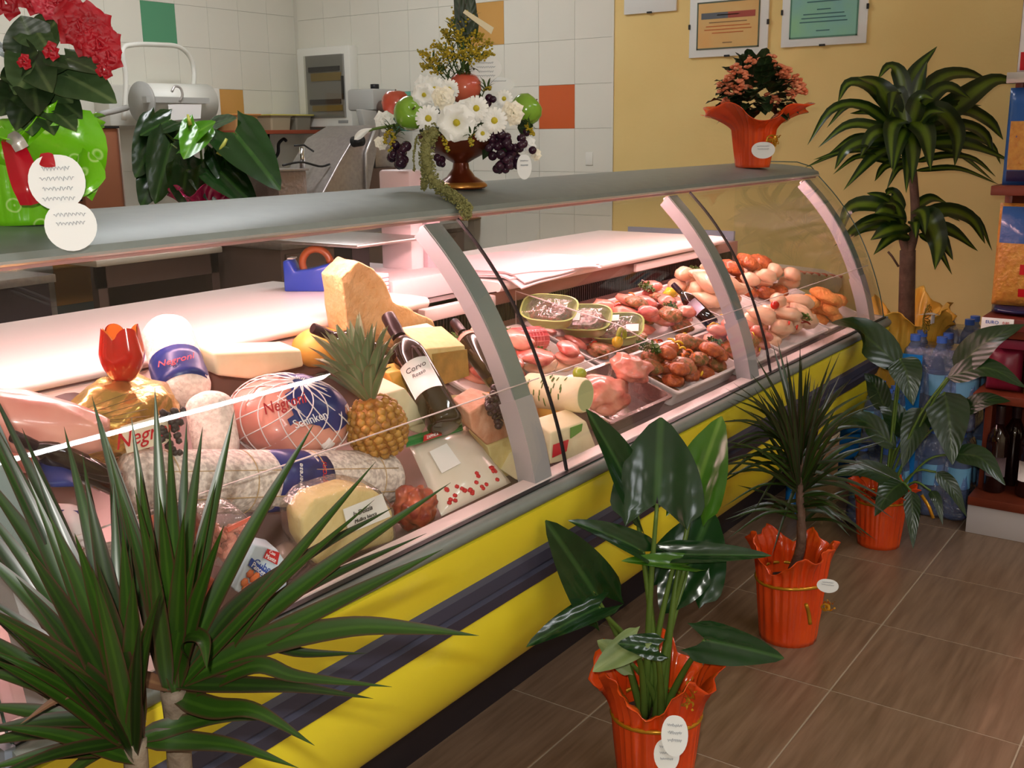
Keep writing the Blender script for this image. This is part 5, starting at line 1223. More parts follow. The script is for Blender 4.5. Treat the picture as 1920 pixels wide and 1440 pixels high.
def gift_card(t, p, w, h, seed, rows=3, two=False):
    """apple-shaped gift tag facing the camera"""
    p = Vector(p); n = (CAM-p).normalized(); x = Vector((0, 0, 1)).cross(n).normalized(); y = n.cross(x); out = []
    for k in range(28): a = 2*math.pi*k/28; q = 1-.10*max(0, math.cos(a-math.pi/2))**6; out.append(p+x*(w/2*math.cos(a)*q)+y*(h/2*math.sin(a)*q))
    cdd = prism('gift_card', out, -n*.0012, m_card, t, smooth=False); scribble('handwriting', p+n*.0008+y*h*.22, x, y, w*.62, rows, h*.17, m_pen, cdd, seed, .0004)
    return cdd, x, y, n

# --- tall dracaena in the foreground, left
YD = .76; ref((.56, YD, .72), .955)
rA = P(325, 1292, q=YD); rB = P(252, 1388, q=YD-.03); base = Vector((rA.x-.01, rA.y, 0))
t = thing('dracaena', 'large spiky dracaena standing in front of the counter end', 'plant', base)
lathe('pot', [(0, 0), (.085, 0), (.115, .19), (.125, .20), (.125, .22), (.112, .22), (.105, .2), (0, .195)], Matrix.Translation(base), mat('terracotta', (150, 84, 56), .8, bump=(40, .2)), t, 32)
lathe('soil', [(0, .196), (.108, .196), (.1, .205), (0, .21)], Matrix.Translation(base), m_soil, t, 20)
st = tube('stem', [base+Vector((0, 0, .2)), base+Vector((.0, 0, .45)), rA+Vector((0, 0, -.06)), rA], [.015, .013, .0115, .012], m_trunk, t, 12, 14)
tube('stem', [base+Vector((-.03, -.02, .2)), base+Vector((-.04, -.03, .45)), rB+Vector((0, 0, -.08)), rB], [.014, .012, .011, .011], m_trunk, t, 12, 14)
def sword(root, uv, dy, w, sag=.06, m=m_marg, droop=0, name='leaf', tt=None, yc=YD, peak=None, n=14):
    tip = P(uv[0], uv[1], q=yc+dy)
    if peak: mid = [P(q[0], q[1], q=yc+dy*(k+1)/(len(peak)+1)) for k, q in enumerate(peak)]
    else:
        L = (tip-root).length; mid = [root.lerp(tip, .5)+Vector((0, 0, sag*L))]
    vw = (CAM-root).normalized(); 
    return leaf(name, [root]+mid+[tip], w, m, tt or t, prof=W_STRAP, n=n, nc=5, fold=.22, up=vw*.8+Vector((0, 0, .55)))
A_t = [((290, 726), .02, .026), ((172, 742), .04, .026), ((318, 800), -.05, .024), ((440, 768), .03, .026), ((408, 870), .05, .02), ((350, 790), .08, .022), ((590, 792), .02, .024), ((262, 880), -.06, .024), ((380, 800), -.03, .022), ((705, 865), .0, .022), ((232, 930), .05, .026), ((200, 830), -.04, .022), ((300, 930), -.09, .026), ((420, 985), -.1, .026), ((345, 960), -.12, .024)]
for uv, dy, w in A_t+[((u_+rnd.uniform(-45, 45), v_+rnd.uniform(10, 120)), d_+rnd.uniform(-.06, .06), w_*.8) for (u_, v_), d_, w_ in A_t if not 400 < u_ < 640]: sword(rA+Vector((rnd.uniform(-.006, .006), rnd.uniform(-.006, .006), rnd.uniform(-.03, .012))), uv, dy, w*.74, .03)
A_r = [((898, 1192), [(480, 1215), (650, 1178), (780, 1180)], .026, -.02), ((735, 1288), [(470, 1250), (560, 1270), (640, 1276)][:2], .020, -.05), ((700, 1310), [(450, 1285), (560, 1290)], .018, -.06), ((590, 1398), [(400, 1330), (480, 1335)], .024, -.08), ((845, 905), [(450, 1190), (640, 1045)], .024, .03), ((830, 1030), [(480, 1205), (680, 1105)], .022, .0), ((690, 1225), [(450, 1210), (570, 1225)], .016, .02), ((800, 1000), [(430, 1180), (600, 1090)], .018, .04), ((388, 1255), [(345, 1205), (380, 1200)], .022, -.09), ((740, 950), [(430, 1150), (580, 1040)], .018, .02)]
for uv, pk, w, dy in A_r: sword(rA+Vector((0, 0, rnd.uniform(-.02, .005))), uv, dy, w, m=m_marg2 if w < .02 else m_marg, peak=pk, n=22)
B_t = [((-40, 770), .05, .03), ((-60, 850), .0, .03), ((-70, 930), -.04, .032), ((15, 790), .06, .028), ((60, 860), -.03, .028), ((-60, 1010), -.08, .034), ((-80, 1090), -.06, .034), ((-80, 1160), -.02, .034), ((-60, 1250), -.04, .032), ((-50, 1320), -.06, .03), ((-60, 1400), -.05, .03), ((120, 800), .03, .026), ((90, 960), -.08, .03), ((160, 900), -.06, .030), ((205, 850), .04, .026), ((230, 990), -.09, .03), ((-30, 700), .08, .02), ((140, 1000), -.12, .032), ((40, 1010), -.12, .030), ((-40, 1130), -.14, .03), ((180, 1050), -.14, .03), ((250, 1080), -.13, .028), ((300, 1110), -.12, .026), ((20, 1180), -.15, .03), ((-30, 1230), -.12, .028), ((60, 1420), -.08, .026), ((-40, 1445), -.1, .026), ((110, 1240), -.16, .024)]
for uv, dy, w in B_t+[((u_+rnd.uniform(-40, 40), v_+rnd.uniform(-20, 90)), d_+rnd.uniform(-.06, .06), w_*.8) for (u_, v_), d_, w_ in B_t]: sword(rB+Vector((rnd.uniform(-.006, .006), rnd.uniform(-.006, .006), rnd.uniform(-.02, .02))), uv, dy, w*.70, .05, m_marg if rnd.random() < .6 else m_marg2)
sword(rA, (38, 1358), -.1, .017, m=leafmat('brown_leaf', (104, 72, 52), (120, 88, 62), (84, 56, 42), rough=.5), peak=[(270, 1275), (200, 1272), (110, 1310)], n=22)
for uv, pk, w, dy in [((560, 1440), [(330, 1390), (440, 1400)], .022, -.04), ((505, 1350), [(330, 1362), (420, 1345)], .02, -.02)]: sword(rB, uv, dy, w, peak=pk, n=18)

# --- alocasia in orange wrap
c0 = Vector((1.665, .845, 0)); ref(c0+Vector((0, 0, .35)), .955)
t = thing('alocasia', 'broad-leaved alocasia in orange wrapped pot with gold ribbon bow', 'plant', c0)
wrap_pot(t, c0, .070, .083, .165, .036, .10, m_owrap, 3, 5, amp=.15)
ro = c0+Vector((0, 0, .20))
def hl(tipuv, baseuv, w, dy0, dy1, m=m_aloc, nup=.35, stem=True, cup=.12, bend=.05, curve=0, nside=0, stemr=.0055, yc=.845):
    b = P(baseuv[0], baseuv[1], q=yc+dy0); tp = P(tipuv[0], tipuv[1], q=yc+dy1); nr = (CAM-b).normalized()+Vector((0, 0, nup))+rgt*nside
    lf = heart("leaf", b, tp, w*1.25, nr, m, t, bend=bend, cup=cup, seed=rnd.random()*6, curve=curve)
    if stem:
        q0 = ro+Vector((rnd.uniform(-.025, .025), rnd.uniform(-.02, .02), -.05)); mid = q0.lerp(b, .5)+Vector(((b.x-q0.x)*-.15, 0, .06*(b-q0).length)); V, F = g_tube(crom([q0, mid, b], 12), [float(q) for q in np.linspace(stemr*1.5, stemr*.7, 12)], 8); mk('petiole', V, F, m_stem, t)
hl((1239, 782), (1232, 945), .150, -.03, .01, m_aloc, .5, bend=.02)
hl((1350, 778), (1300, 935), .105, .02, .05, m_aloc2, .3, nside=-.5)
hl((1108, 768), (1190, 935), .085, .02, .05, m_aloc, .2, cup=.35, nside=.9)
hl((1085, 965), (1205, 1035), .05, -.02, -.05, m_aloc, .9, cup=.5, bend=.2)
hl((1030, 980), (1118, 1118), .095, -.03, -.02, m_aloc, .4, cup=.2)
hl((992, 1200), (1122, 1140), .050, -.05, -.08, m_aloc, .9, cup=.3, bend=.1)
hl((1335, 955), (1280, 1085), .135, .05, .09, m_aloc, .2, stem=True)
hl((1240, 1150), (1290, 1070), .085, .03, .02, m_aloc, .4)
hl((1168, 1048), (1285, 1060), .036, -.01, -.06, m_aloc2, 1.0, cup=.5)
hl((1446, 1042), (1268, 1040), .045, .0, -.02, m_aloc, 1.0, cup=.45, bend=.0)
hl((1470, 1228), (1322, 1200), .078, -.05, -.10, m_aloc, .9, cup=-.1, bend=.08)
hl((1112, 1258), (1190, 1205), .05, -.06, -.09, m_alocb, .3)
hl((1160, 1205), (1230, 1215), .05, -.06, -.08, m_aloc, .9)
hl((1120, 1200), (1180, 1240), .05, .0, .02, m_alocb, .3)
cc = P(1285, 1310, q=.77); curls(t, cc, .03, 6, m_ribbon, 4)
cdd, *_ = gift_card(t, P(1265, 1378, q=.745), .048, .075, 5); gift_card(t, P(1250, 1415, q=.75), .046, .06, 6)

# --- second dracaena, thin leaves, orange wrap
c1 = Vector((2.415, .86, 0)); YC2 = .86; ref(c1+Vector((0, 0, .4)), .955)
t = thing('dracaena', 'slender spiky dracaena in orange wrapped pot with white tag', 'plant', c1)
wrap_pot(t, c1, .070, .082, .165, .022, .11, m_owrap, 8, 5, amp=.15)
stp = [c1+Vector((0, 0, .16)), P(1502, 1020, q=YC2), P(1500, 930, q=YC2), P(1498, 830, q=YC2)]
tube('stem', stp, [.013, .012, .010, .008], m_bark, t, 10, 14)
rg = random.Random(21)
for i in range(118):
    f = rg.random(); root = stp[2].lerp(stp[3], f) if i < 96 else P(1503, 985, q=YC2).lerp(stp[2], rg.random())
    if i < 96: a = math.radians(rg.gauss(92, 46)); Lp = rg.uniform(150, 245)*(1-.15*abs(math.cos(a)))
    else: a = math.radians(rg.choice((rg.uniform(-10, 50), rg.uniform(130, 190)))); Lp = rg.uniform(70, 150)
    u0, v0 = 1500, (930-100*f if i < 96 else 970); tu = u0+Lp*math.cos(a); tv = v0-Lp*math.sin(a)+ (Lp*.25*abs(math.cos(a)))
    sword(root, (tu, tv), rg.uniform(-.16, .12), rg.uniform(.008, .013), .10*abs(math.cos(a))+.02, m_marg2 if rg.random() < .75 else m_marg, yc=YC2, n=9)
curls(t, P(1546, 1135, q=.80), .022, 5, m_ribbon, 2); gift_card(t, P(1552, 1098, q=.775), .05, .034, 7, 2)
for p_ in (P(1516, 1150, q=.775), ): tube('bow', [p_+Vector((-.02, 0, .03)), p_, p_+Vector((.004, -.004, -.028))], .005, m_ribbon, t, 6, 8)

# --- peace lily
c2 = Vector((3.165, .855, 0)); Y3 = .86; ref(c2+Vector((0, 0, .3)), .955)
t = thing('peace_lily', 'dark broad-leaved peace lily in orange wrapped pot beside water packs', 'plant', c2)
wrap_pot(t, c2, .062, .072, .15, .03, .05, m_owrap, 5, 8, amp=.15)
ro = c2+Vector((0, 0, .14)); pc = [(1705, 925)]
def pl(tip, base_, w, dy0=0, dy1=-.04, mid=None, nside=0, nup=.6, up=None):
    b = P(*base_, q=Y3+dy0); tp = P(*tip, q=Y3+dy1); md = P(*mid, q=Y3+(dy0+dy1)/2) if mid else b.lerp(tp, .5)+Vector((0, 0, .02)); vw = (CAM-b).normalized()
    leaf('leaf', [b, md, tp], w, m_spath, t, prof=W_LANCE, n=14, nc=7, fold=.15, up=vw*1+Vector((0, 0, nup))+rgt*nside, wave=.06, seed=rnd.random()*6)
    q0 = ro+Vector((rnd.uniform(-.02, .02), rnd.uniform(-.02, .02), -.02)); V, F = g_tube(crom([q0, q0.lerp(b, .55)+Vector((0, 0, .05)), b], 10), .0035, 6); mk('petiole', V, F, m_stem, t)
pl((1558, 606), (1690, 690), .115, -.03, -.06, (1612, 622)); pl((1712, 760), (1688, 672), .10, -.05, -.08); pl((1922, 608), (1790, 695), .095, -.10, -.22, (1850, 640)); pl((1925, 728), (1776, 708), .075, -.10, -.24, (1850, 690))
pl((1786, 872), (1772, 735), .125, -.06, -.10, nup=.2); pl((1895, 752), (1795, 775), .06, -.06, -.16); pl((1885, 910), (1788, 850), .075, -.08, -.18, (1840, 860)); pl((1692, 878), (1730, 765), .085, -.02, -.05, nup=.2); pl((1570, 800), (1680, 840), .075, -.02, -.02, (1620, 790))
pl((1560, 892), (1690, 905), .07, -.04, -.08, (1620, 880)); pl((1640, 968), (1692, 905), .08, -.05, -.11); pl((1712, 1030), (1708, 920), .05, -.07, -.10, nup=.2); pl((1812, 968), (1755, 885), .05, -.05, -.09); pl((1768, 985), (1745, 920), .032, -.06, -.10); pl((1640, 745), (1700, 820), .08, .04, .06); pl((1620, 700), (1660, 770), .07, .05, .05)
tube('ribbon_tail', [P(1728, 928, q=.79), P(1742, 950, q=.78), P(1750, 972, q=.775)], .005, m_ribbon, t, 6)

# --- corn plant in yellow wrap, raised on a water pack behind
c3b = P(1702, 600, x=3.73); c3b = Vector((c3b.x, c3b.y, .30)); Y5 = c3b.y; ref(c3b+Vector((0, 0, .7)), None, 3.585)
t = thing('corn_plant', 'tall striped corn plant with thick trunk in yellow wrapped pot', 'plant', c3b)
wrap_pot(t, c3b, .085, .112, .27, .04, .10, m_ywrap, 4, 6, ribbon=None, amp=.2)
tb = c3b+Vector((0, 0, .22)); tt_ = P(1702, 470, q=Y5)
tube('trunk', [tb, tb.lerp(tt_, .5), tt_], [.028, .027, .026], m_bark, t, 14, 8)
b1 = P(1688, 405, q=Y5); b2 = P(1712, 330, q=Y5); b3 = P(1705, 250, q=Y5)
tube('branch', [tt_+Vector((.0, 0, -.03)), P(1716, 420, q=Y5), b2, b3], [.018, .016, .014, .010], m_bark, t, 10, 12); tube('branch', [tt_+Vector((0, 0, -.02)), P(1690, 440, q=Y5), b1], [.014, .012, .010], m_bark, t, 10, 8)
tube('twig', [P(1685, 500, q=Y5), P(1672, 480, q=Y5), P(1665, 472, q=Y5)], .004, m_bark, t, 6)
def cp(tip, base_, w, mid=None, dy=0):
    b = P(*base_, q=Y5-.01); tp = P(*tip, q=Y5+dy); md = [P(*q, q=Y5+dy*.6) for q in (mid if isinstance(mid, list) else [mid])] if mid else [b.lerp(tp, .5)+Vector((0, 0, .03))]
    vw = (CAM-b).normalized(); leaf('leaf', [b]+md+[tp], w*1.3, m_corn, t, prof=W_LANCE, n=14, nc=7, fold=.2, up=vw*.8+Vector((0, 0, .7)), wave=.08, seed=rnd.random()*6)
U = (1705, 260)
cps = [((1757, 87), (1704, 215), .05, (1715, 140), -.02), ((1646, 148), (1702, 230), .045, [(1690, 150), (1668, 124)], -.04), ((1571, 192), (1690, 235), .045, [(1640, 170), (1592, 156)], -.03), ((1608, 145), (1690, 235), .065, (1650, 165), -.08), ((1514, 272), (1690, 250), .04, [(1620, 200), (1560, 206)], -.02), ((1550, 240), (1690, 255), .035, [(1630, 205), (1590, 198)], .03), ((1534, 277), (1692, 265), .042, [(1640, 238), (1587, 236)], -.05), ((1554, 288), (1692, 270), .03, (1610, 258), .02), ((1565, 318), (1692, 265), .05, [(1640, 262), (1590, 278)], -.08), ((1562, 327), (1695, 310), .028, [(1650, 298), (1605, 295)], .0), ((1640, 340), (1700, 300), .028, (1660, 312), -.02), ((1613, 295), (1694, 250), .05, (1640, 250), -.10), ((1672, 318), (1700, 225), .05, (1672, 240), -.13), ((1910, 156), (1720, 240), .075, [(1790, 200), (1860, 152)], -.04), ((1859, 154), (1712, 215), .055, [(1760, 150), (1810, 138)], .02), ((1820, 185), (1712, 220), .05, (1770, 165), -.06), ((1881, 262), (1716, 245), .055, [(1790, 205), (1850, 225)], -.05), ((1862, 290), (1716, 250), .045, [(1800, 235), (1845, 252)], .02), ((1876, 308), (1718, 258), .030, [(1810, 255), (1858, 272)], .04), ((1790, 312), (1712, 235), .065, [(1760, 210), (1795, 250)], -.12), ((1867, 331), (1714, 305), .026, [(1770, 292), (1825, 298)], .0), ((1745, 320), (1706, 225), .06, (1735, 250), -.14), ((1710, 345), (1704, 240), .045, (1712, 280), -.14), ((1668, 215), (1700, 245), .05, [(1680, 170)], -.06), ((1750, 185), (1706, 240), .055, (1725, 185), -.10), ((1700, 170), (1704, 235), .045, (1698, 190), .06), ((1780, 262), (1710, 270), .04, (1750, 250), .05), ((1640, 260), (1698, 275), .04, (1660, 250), .05)]
lows = [((1575, 447), (1685, 405), .055, [(1640, 385), (1592, 392)], -.05), ((1600, 445), (1690, 425), .035, [(1650, 425), (1620, 430)], .02), ((1632, 450), (1706, 425), .055, (1665, 432), -.08), ((1753, 506), (1715, 405), .075, [(1740, 412), (1758, 455)], -.10), ((1787, 488), (1722, 420), .035, [(1760, 440), (1775, 465)], .0), ((1860, 470), (1722, 405), .03, [(1770, 392), (1830, 410)], .03), ((1847, 457), (1722, 410), .055, [(1775, 395), (1822, 412)], -.03), ((1625, 362), (1688, 392), .035, (1650, 370), .0), ((1640, 400), (1700, 408), .055, (1660, 395), -.10), ((1800, 415), (1724, 402), .04, (1765, 395), .06), ((1662, 365), (1695, 395), .04, [(1672, 362)], -.04), ((1775, 380), (1718, 388), .035, [(1745, 372)], .02), ((1735, 440), (1712, 395), .04, [(1730, 400)], -.1)]
for q in cps+lows: cp(q[0], q[1], q[2], q[3], q[4])
for q in cps[::2]+lows[::2]: cp((q[0][0]+rnd.uniform(-26, 26), q[0][1]+rnd.uniform(5, 45)), (q[1][0], q[1][1]+rnd.uniform(0, 30)), q[2]*.8, None, q[4]+rnd.uniform(-.07, .07))
bq = P(1730, 598, q=Y5-.10); bwk = join([g_tube(crom([bq, bq+Vector((.035*math.cos(a), -.01, .03*math.sin(a))), bq+Vector((.055*math.cos(a+.4), -.015, .05*math.sin(a+.4))), bq+Vector((.03*math.cos(a+.8), -.01, .03*math.sin(a+.8))), bq], 14), .0013, 4) for a in np.linspace(0, 6.28, 15)]); mk('raffia_bow', bwk[0], bwk[1], mat('olive_raffia', (140, 116, 30), .4), t); card('small_tag', [bq+Vector((-.014, -.03, -.012)), bq+Vector((.012, -.034, -.012)), bq+Vector((.012, -.034, .016)), bq+Vector((-.014, -.03, .016))], m_card, t)
leaf('gift_card', [P(1722, 590, q=Y5-.1), P(1750, 588, q=Y5-.1), P(1772, 596, q=Y5-.1)], .045, m_card, t, prof=W_OVATE, n=10, fold=0)

# --- flowering pot on the canopy, orange wrap
zt = 1.1385
c4 = P(1422, 312, z=zt); c4 = Vector((c4.x, c4.y+.02, zt-.002))
t = thing('kalanchoe', 'orange-flowered plant in orange wrapped pot on the canopy end', 'plant', c4)
wrap_pot(t, c4, .052, .066, .115, .095, .075, m_owrap, 6, 3, ribbon=None, amp=.16)
rg = random.Random(5); yk = c4.y; ref(c4+Vector((0, 0, .2))); px = PXM(c4)
for i in range(190):
    a = rg.uniform(0, 6.28); e = rg.uniform(-.55, 1.4); R = rg.uniform(.45, 1); d = Vector((math.cos(a)*math.cos(e), math.sin(a)*math.cos(e), math.sin(e))); ctr0 = c4+Vector((0, 0, .205)); p = ctr0+Vector((d.x*.095, d.y*.095, d.z*.11))*R; L = rg.uniform(.045, .065)
    leaf('leaf', [p, p+d*L*.5+Vector((0, 0, .01)), p+d*L], .052, m_begd, t, prof=W_OVATE, n=6, nc=5, fold=.2, up=(0, 0, 1), wave=.2, seed=i)
m_kal = mat('coral_petal', (206, 98, 56), .5, var=(40, (236, 150, 110), .2)); fl = [(1405, 118), (1432, 110), (1445, 122), (1380, 130), (1392, 142), (1460, 130), (1475, 135), (1365, 150), (1372, 165), (1492, 150), (1500, 165), (1385, 158), (1420, 128), (1415, 145), (1455, 145), (1352, 178), (1362, 182), (1490, 168), (1480, 178), (1502, 172), (1400, 165), (1430, 140), (1395, 125), (1445, 112), (1350, 165), (1380, 172), (1395, 170), (1468, 150), (1440, 185), (1452, 190), (1358, 195), (1485, 160), (1372, 140), (1410, 112), (1470, 142), (1425, 118)]
fv = []
for k, (u, v) in enumerate(fl):
    c = P(u, v, q=yk-.06+rg.uniform(-.04, .05)); parts = []
    for j in range(14):
        d = Vector((rg.gauss(0, 1), rg.gauss(0, 1)-.4, rg.gauss(0, 1)+.6)).normalized(); V, F = g_blob((.008, .008, .005), .2, 2, j, 1); parts.append((V+np.array(c+d*.015), F))
    V, F = join(parts); mk('blossom', V, F, m_kal, t)
gift_card(t, P(1431, 281, q=yk-.085), .07, .052, 9, 2); curls(t, P(1446, 268, q=yk-.06), .034, 8, m_ribbon, 11)

# --- red begonia in green wrap on the canopy, left
c5 = P(48, 432, z=zt); c5 = Vector((c5.x-.01, 1.40, zt-.002)); c5.x = P(45, 400, y=1.40).x; ref(c5+Vector((0, 0, .15)))
t = thing('begonia', 'red begonia in shiny green wrap on the canopy end', 'plant', c5); yb = 1.40
wrap_pot(t, c5, .058, .066, .085, .045, .06, m_gwrap, 12, 5, ribbon=None, amp=.2)
# tall back sheet of the wrap
for tip, bs, w in (((150, 205), (110, 330), .10), ((172, 360), (120, 330), .09), ((30, 250), (40, 330), .10), ((-30, 250), (10, 330), .1)): leaf('wrap_peak', [P(bs[0], bs[1], q=yb-.02), P((tip[0]+bs[0])/2+12, (tip[1]+bs[1])/2, q=yb-.05), P(*tip, q=yb-.05)], w, m_gwrap, t, prof=lambda q: 1-.75*q*q, n=10, nc=7, fold=.2, up=(CAM-c5).normalized(), wave=.1)
rg = random.Random(9)
lv = [((60, 95), (20, 130), .09), ((95, 95), (70, 60), .07), ((215, 185), (120, 140), .075), ((150, 215), (90, 170), .06), ((30, 170), (70, 120), .085), ((-10, 90), (30, 110), .09), ((70, 200), (60, 140), .07), ((140, 235), (90, 200), .055), ((100, 240), (70, 190), .06), ((0, 210), (40, 170), .07), ((120, 120), (70, 130), .06), ((190, 130), (120, 110), .06), ((40, 30), (60, 80), .08), ((110, 30), (80, 70), .06), ((60, 250), (50, 200), .055), ((10, 140), (60, 160), .07), ((130, 185), (80, 150), .065), ((165, 165), (100, 140), .06), ((30, 230), (50, 180), .055), ((90, 160), (60, 110), .07)]
for k, (tp, bs, w) in enumerate(lv): heart('leaf', P(*bs, q=yb-.02-.04*rg.random()), P(*tp, q=yb-.07-.06*rg.random()), w, (CAM-c5).normalized()+Vector((rg.uniform(-.4, .4), 0, .4)), m_beg if k % 3 else m_begd, t, bend=.1, seed=k, n=11, nc=6)
tube('stem', [c5+Vector((0, 0, .07)), P(60, 230, q=yb), P(70, 120, q=yb), P(110, 60, q=yb-.03)], [.006, .005, .004, .003], m_stem, t, 8, 12)
m_redpet = mat('red_petal', (140, 2, 18), .55, var=(30, (172, 8, 30), .2)); m_pinkpet = mat('pink_petal', (190, 50, 66), .5)
def ruffle(t, c, r, m, n=26, seed=0, name='flower'):
    rg = random.Random(seed); c = Vector(c); nn = (CAM-c).normalized(); x = nn.cross(Vector((0, 0, 1))).normalized(); y = x.cross(nn); parts = []
    for i in range(n):
        a = i*2.4; f = math.sqrt((i+.5)/n); d = (x*math.cos(a)+y*math.sin(a)); b = c+nn*(.012*(1-f))+d*r*.15*f; tp = c+d*r*f+nn*r*(.35*(1-f)); V, F, _ = g_leaf([b, b.lerp(tp, .5)+nn*r*.16, tp], r*1.0*(.5+.5*f), prof=lambda q: .35+.65*math.sin(math.pi*min(.74, q*.78)), n=6, nc=7, fold=.1, up=nn, wave=.35, seed=rg.random()*6); parts.append((V, F))
    V, F = join(parts); return mk(name, V, F, m, t)
for k, (u, v, r, mm) in enumerate(((156, 52, .034, m_redpet), (186, 82, .026, m_redpet), (172, 68, .026, m_redpet), (140, 34, .024, m_redpet), (92, 2, .024, m_pinkpet), (112, -6, .024, m_redpet), (206, 104, .018, m_redpet), (62, -6, .022, m_redpet), (10, 5, .02, m_redpet), (195, 130, .012, m_redpet), (95, 95, .012, m_redpet), (45, 115, .010, m_redpet))): ruffle(t, P(u, v, q=yb-.10), r, mm, 18 if r > .02 else 8, k)
# ribbon, tulip bud card clip and the two linked cards
leaf('red_bow', [P(18, 255, q=1.31), P(35, 300, q=1.295), P(50, 350, q=1.29), P(58, 385, q=1.30)], .034, m_rribbon, t, prof=lambda q: .7+.3*math.sin(3.1*q), n=14, nc=7, fold=-.5, up=(CAM-c5).normalized())
leaf('bow_fold', [P(15, 252, q=1.30), P(30, 262, q=1.29), P(42, 280, q=1.295)], .022, mat('silver_ribbon', (190, 186, 180), .3, metal=.5), t, prof=lambda q: .8, n=8, nc=5, fold=-.4, up=(CAM-c5).normalized())
a_, x_, y_, n_ = gift_card(t, P(107, 340, q=1.285), .066, .072, 21, 4); gift_card(t, P(133, 423, q=1.27), .060, .062, 22, 2)
leaf('tulip_clip', [P(76, 288, q=1.275), P(88, 300, q=1.272), P(104, 312, q=1.275)], .022, m_rribbon, t, prof=W_OVATE, n=8, nc=5, fold=-.3, up=n_)
# --- anthurium on the work table behind
c6 = Vector((P(385, 380, y=3.75).x, 3.75, .80)); ref(c6+Vector((0, -.03, .35)))
t = thing('anthurium', 'glossy dark-leaved anthurium with magenta wrap on the work table', 'plant', c6); Y6 = 3.75
wrap_pot(t, c6, .085, .10, .17, .06, .08, mat('magenta_wrap', (160, 16, 70), .25, coat=.5), 2, 7, ribbon=None)
ro = c6+Vector((0, 0, .18))
def ah(tip, base_, w, m=m_anth, dy0=0, dy1=-.08, nup=.5, nside=0):
    b = P(*base_, q=Y6+dy0); heart('leaf', b, P(*tip, q=Y6+dy1), w, (CAM-b).normalized()+Vector((0, 0, nup))+rgt*nside, m, t, bend=.08, cup=.1, seed=rnd.random()*5)
    V, F = g_tube(crom([ro, ro.lerp(b, .5)+Vector((0, 0, .06)), b], 9), .005, 6); mk('petiole', V, F, m_stem, t)
ah((255, 330), (300, 240), .20, nside=.3); ah((290, 380), (320, 270), .20, dy0=-.05); ah((400, 225), (345, 265), .14, m_anth2, -.1, -.16, .9); ah((345, 295), (372, 240), .15, m_anth2, -.12, -.2, .2); ah((520, 345), (440, 250), .24, m_anth, -.10, -.34, .3); ah((400, 380), (380, 300), .20, dy0=-.08); ah((480, 385), (410, 320), .18, dy0=-.10, dy1=-.26); ah((440, 218), (390, 240), .16, nup=1.2); ah((262, 250), (320, 225), .16, nup=1.2); ah((340, 385), (350, 320), .18, dy0=-.12); ah((450, 370), (420, 290), .18, dy0=-.06, dy1=-.16); ah((265, 385), (300, 310), .18)
tube('flower_spike', [P(410, 290, q=3.6), P(425, 260, q=3.59)], [.012, .006], mat('spadix', (170, 170, 70), .4), t, 8); tube('flower_spike', [P(352, 215, q=3.6), P(357, 235, q=3.6)], [.005, .010], MATS['spadix'], t, 8)
# ------------------------------------------------------------------ fruit and flower bowl on the canopy
c7 = P(872, 352, z=zt); c7 = Vector((c7.x, c7.y+.01, zt-.001)); YF = c7.y; K = 1/PXM(c7); ref(c7+Vector((0, 0, .12)))
t = thing('flower_arrangement', 'fruit and white flower arrangement in a bronze pedestal bowl on the canopy', 'flower arrangement', c7)
m_bronze = mat('bronze_bowl', (92, 36, 20), .3, metal=.35, var=(14, (124, 56, 26), .2), coat=.3)
lathe('pedestal_bowl', [(0, 0), (.050, 0), (.053, .006), (.046, .014), (.030, .024), (.018, .040), (.016, .052), (.030, .060), (.066, .078), (.086, .104), (.088, .112), (.080, .112), (.06, .086), (0, .075)], Matrix.Translation(c7), m_bronze, t, 36)
lathe('gold_foot_ring', [(.0500, .001), (.0545, .003), (.0545, .007), (.048, .013)], Matrix.Translation(c7), mat('gold_rim', (190, 130, 60), .3, metal=.6), t, 36)
blob('moss', c7+Vector((0, 0, .118)), (.082, .082, .05), mat('dark_moss', (40, 56, 24), .8, bump=(40, .6)), t, .2, 3, 4)
m_gap = mat('green_apple', (118, 166, 44), .2, var=(10, (140, 180, 66), .25), coat=.3); m_rap = mat('red_apple', (190, 72, 58), .25, var=(12, (206, 110, 80), .25), coat=.3)
def apple(u, v, r, m, dy=0, tilt=(0, 0, 1)):
    c = P(u, v, q=YF+dy); M = frame(c, (1, 0, 0), tilt); r *= K
    ap = lathe('apple', [(0, -.82*r), (.25*r, -.90*r), (.6*r, -.78*r), (.92*r, -.35*r), (1.0*r, .1*r), (.92*r, .5*r), (.65*r, .82*r), (.35*r, .90*r), (.12*r, .78*r), (0, .66*r)], M, m, t, 28)
    tube('stalk', [M @ Vector((0, 0, .64*r)), M @ Vector((.05*r, 0, 1.0*r))], .0015, m_bark, ap, 6)
apple(872, 166, 30, m_rap, -.02, (-.1, -.2, 1)); apple(769, 213, 31, m_gap, -.03, (-.5, -.7, .3)); apple(985, 207, 30, m_gap, 0, (.4, -.5, .6)); apple(742, 195, 27, m_rap, .06)
m_wp = mat('white_petal', (250, 250, 246), .5, var=(30, (240, 240, 232), .2)); m_cp = mat('cream_petal', (250, 240, 212), .5, var=(30, (252, 246, 230), .2)); m_yc = mat('yellow_centre', (196, 180, 40), .6, bump=(80, .5))
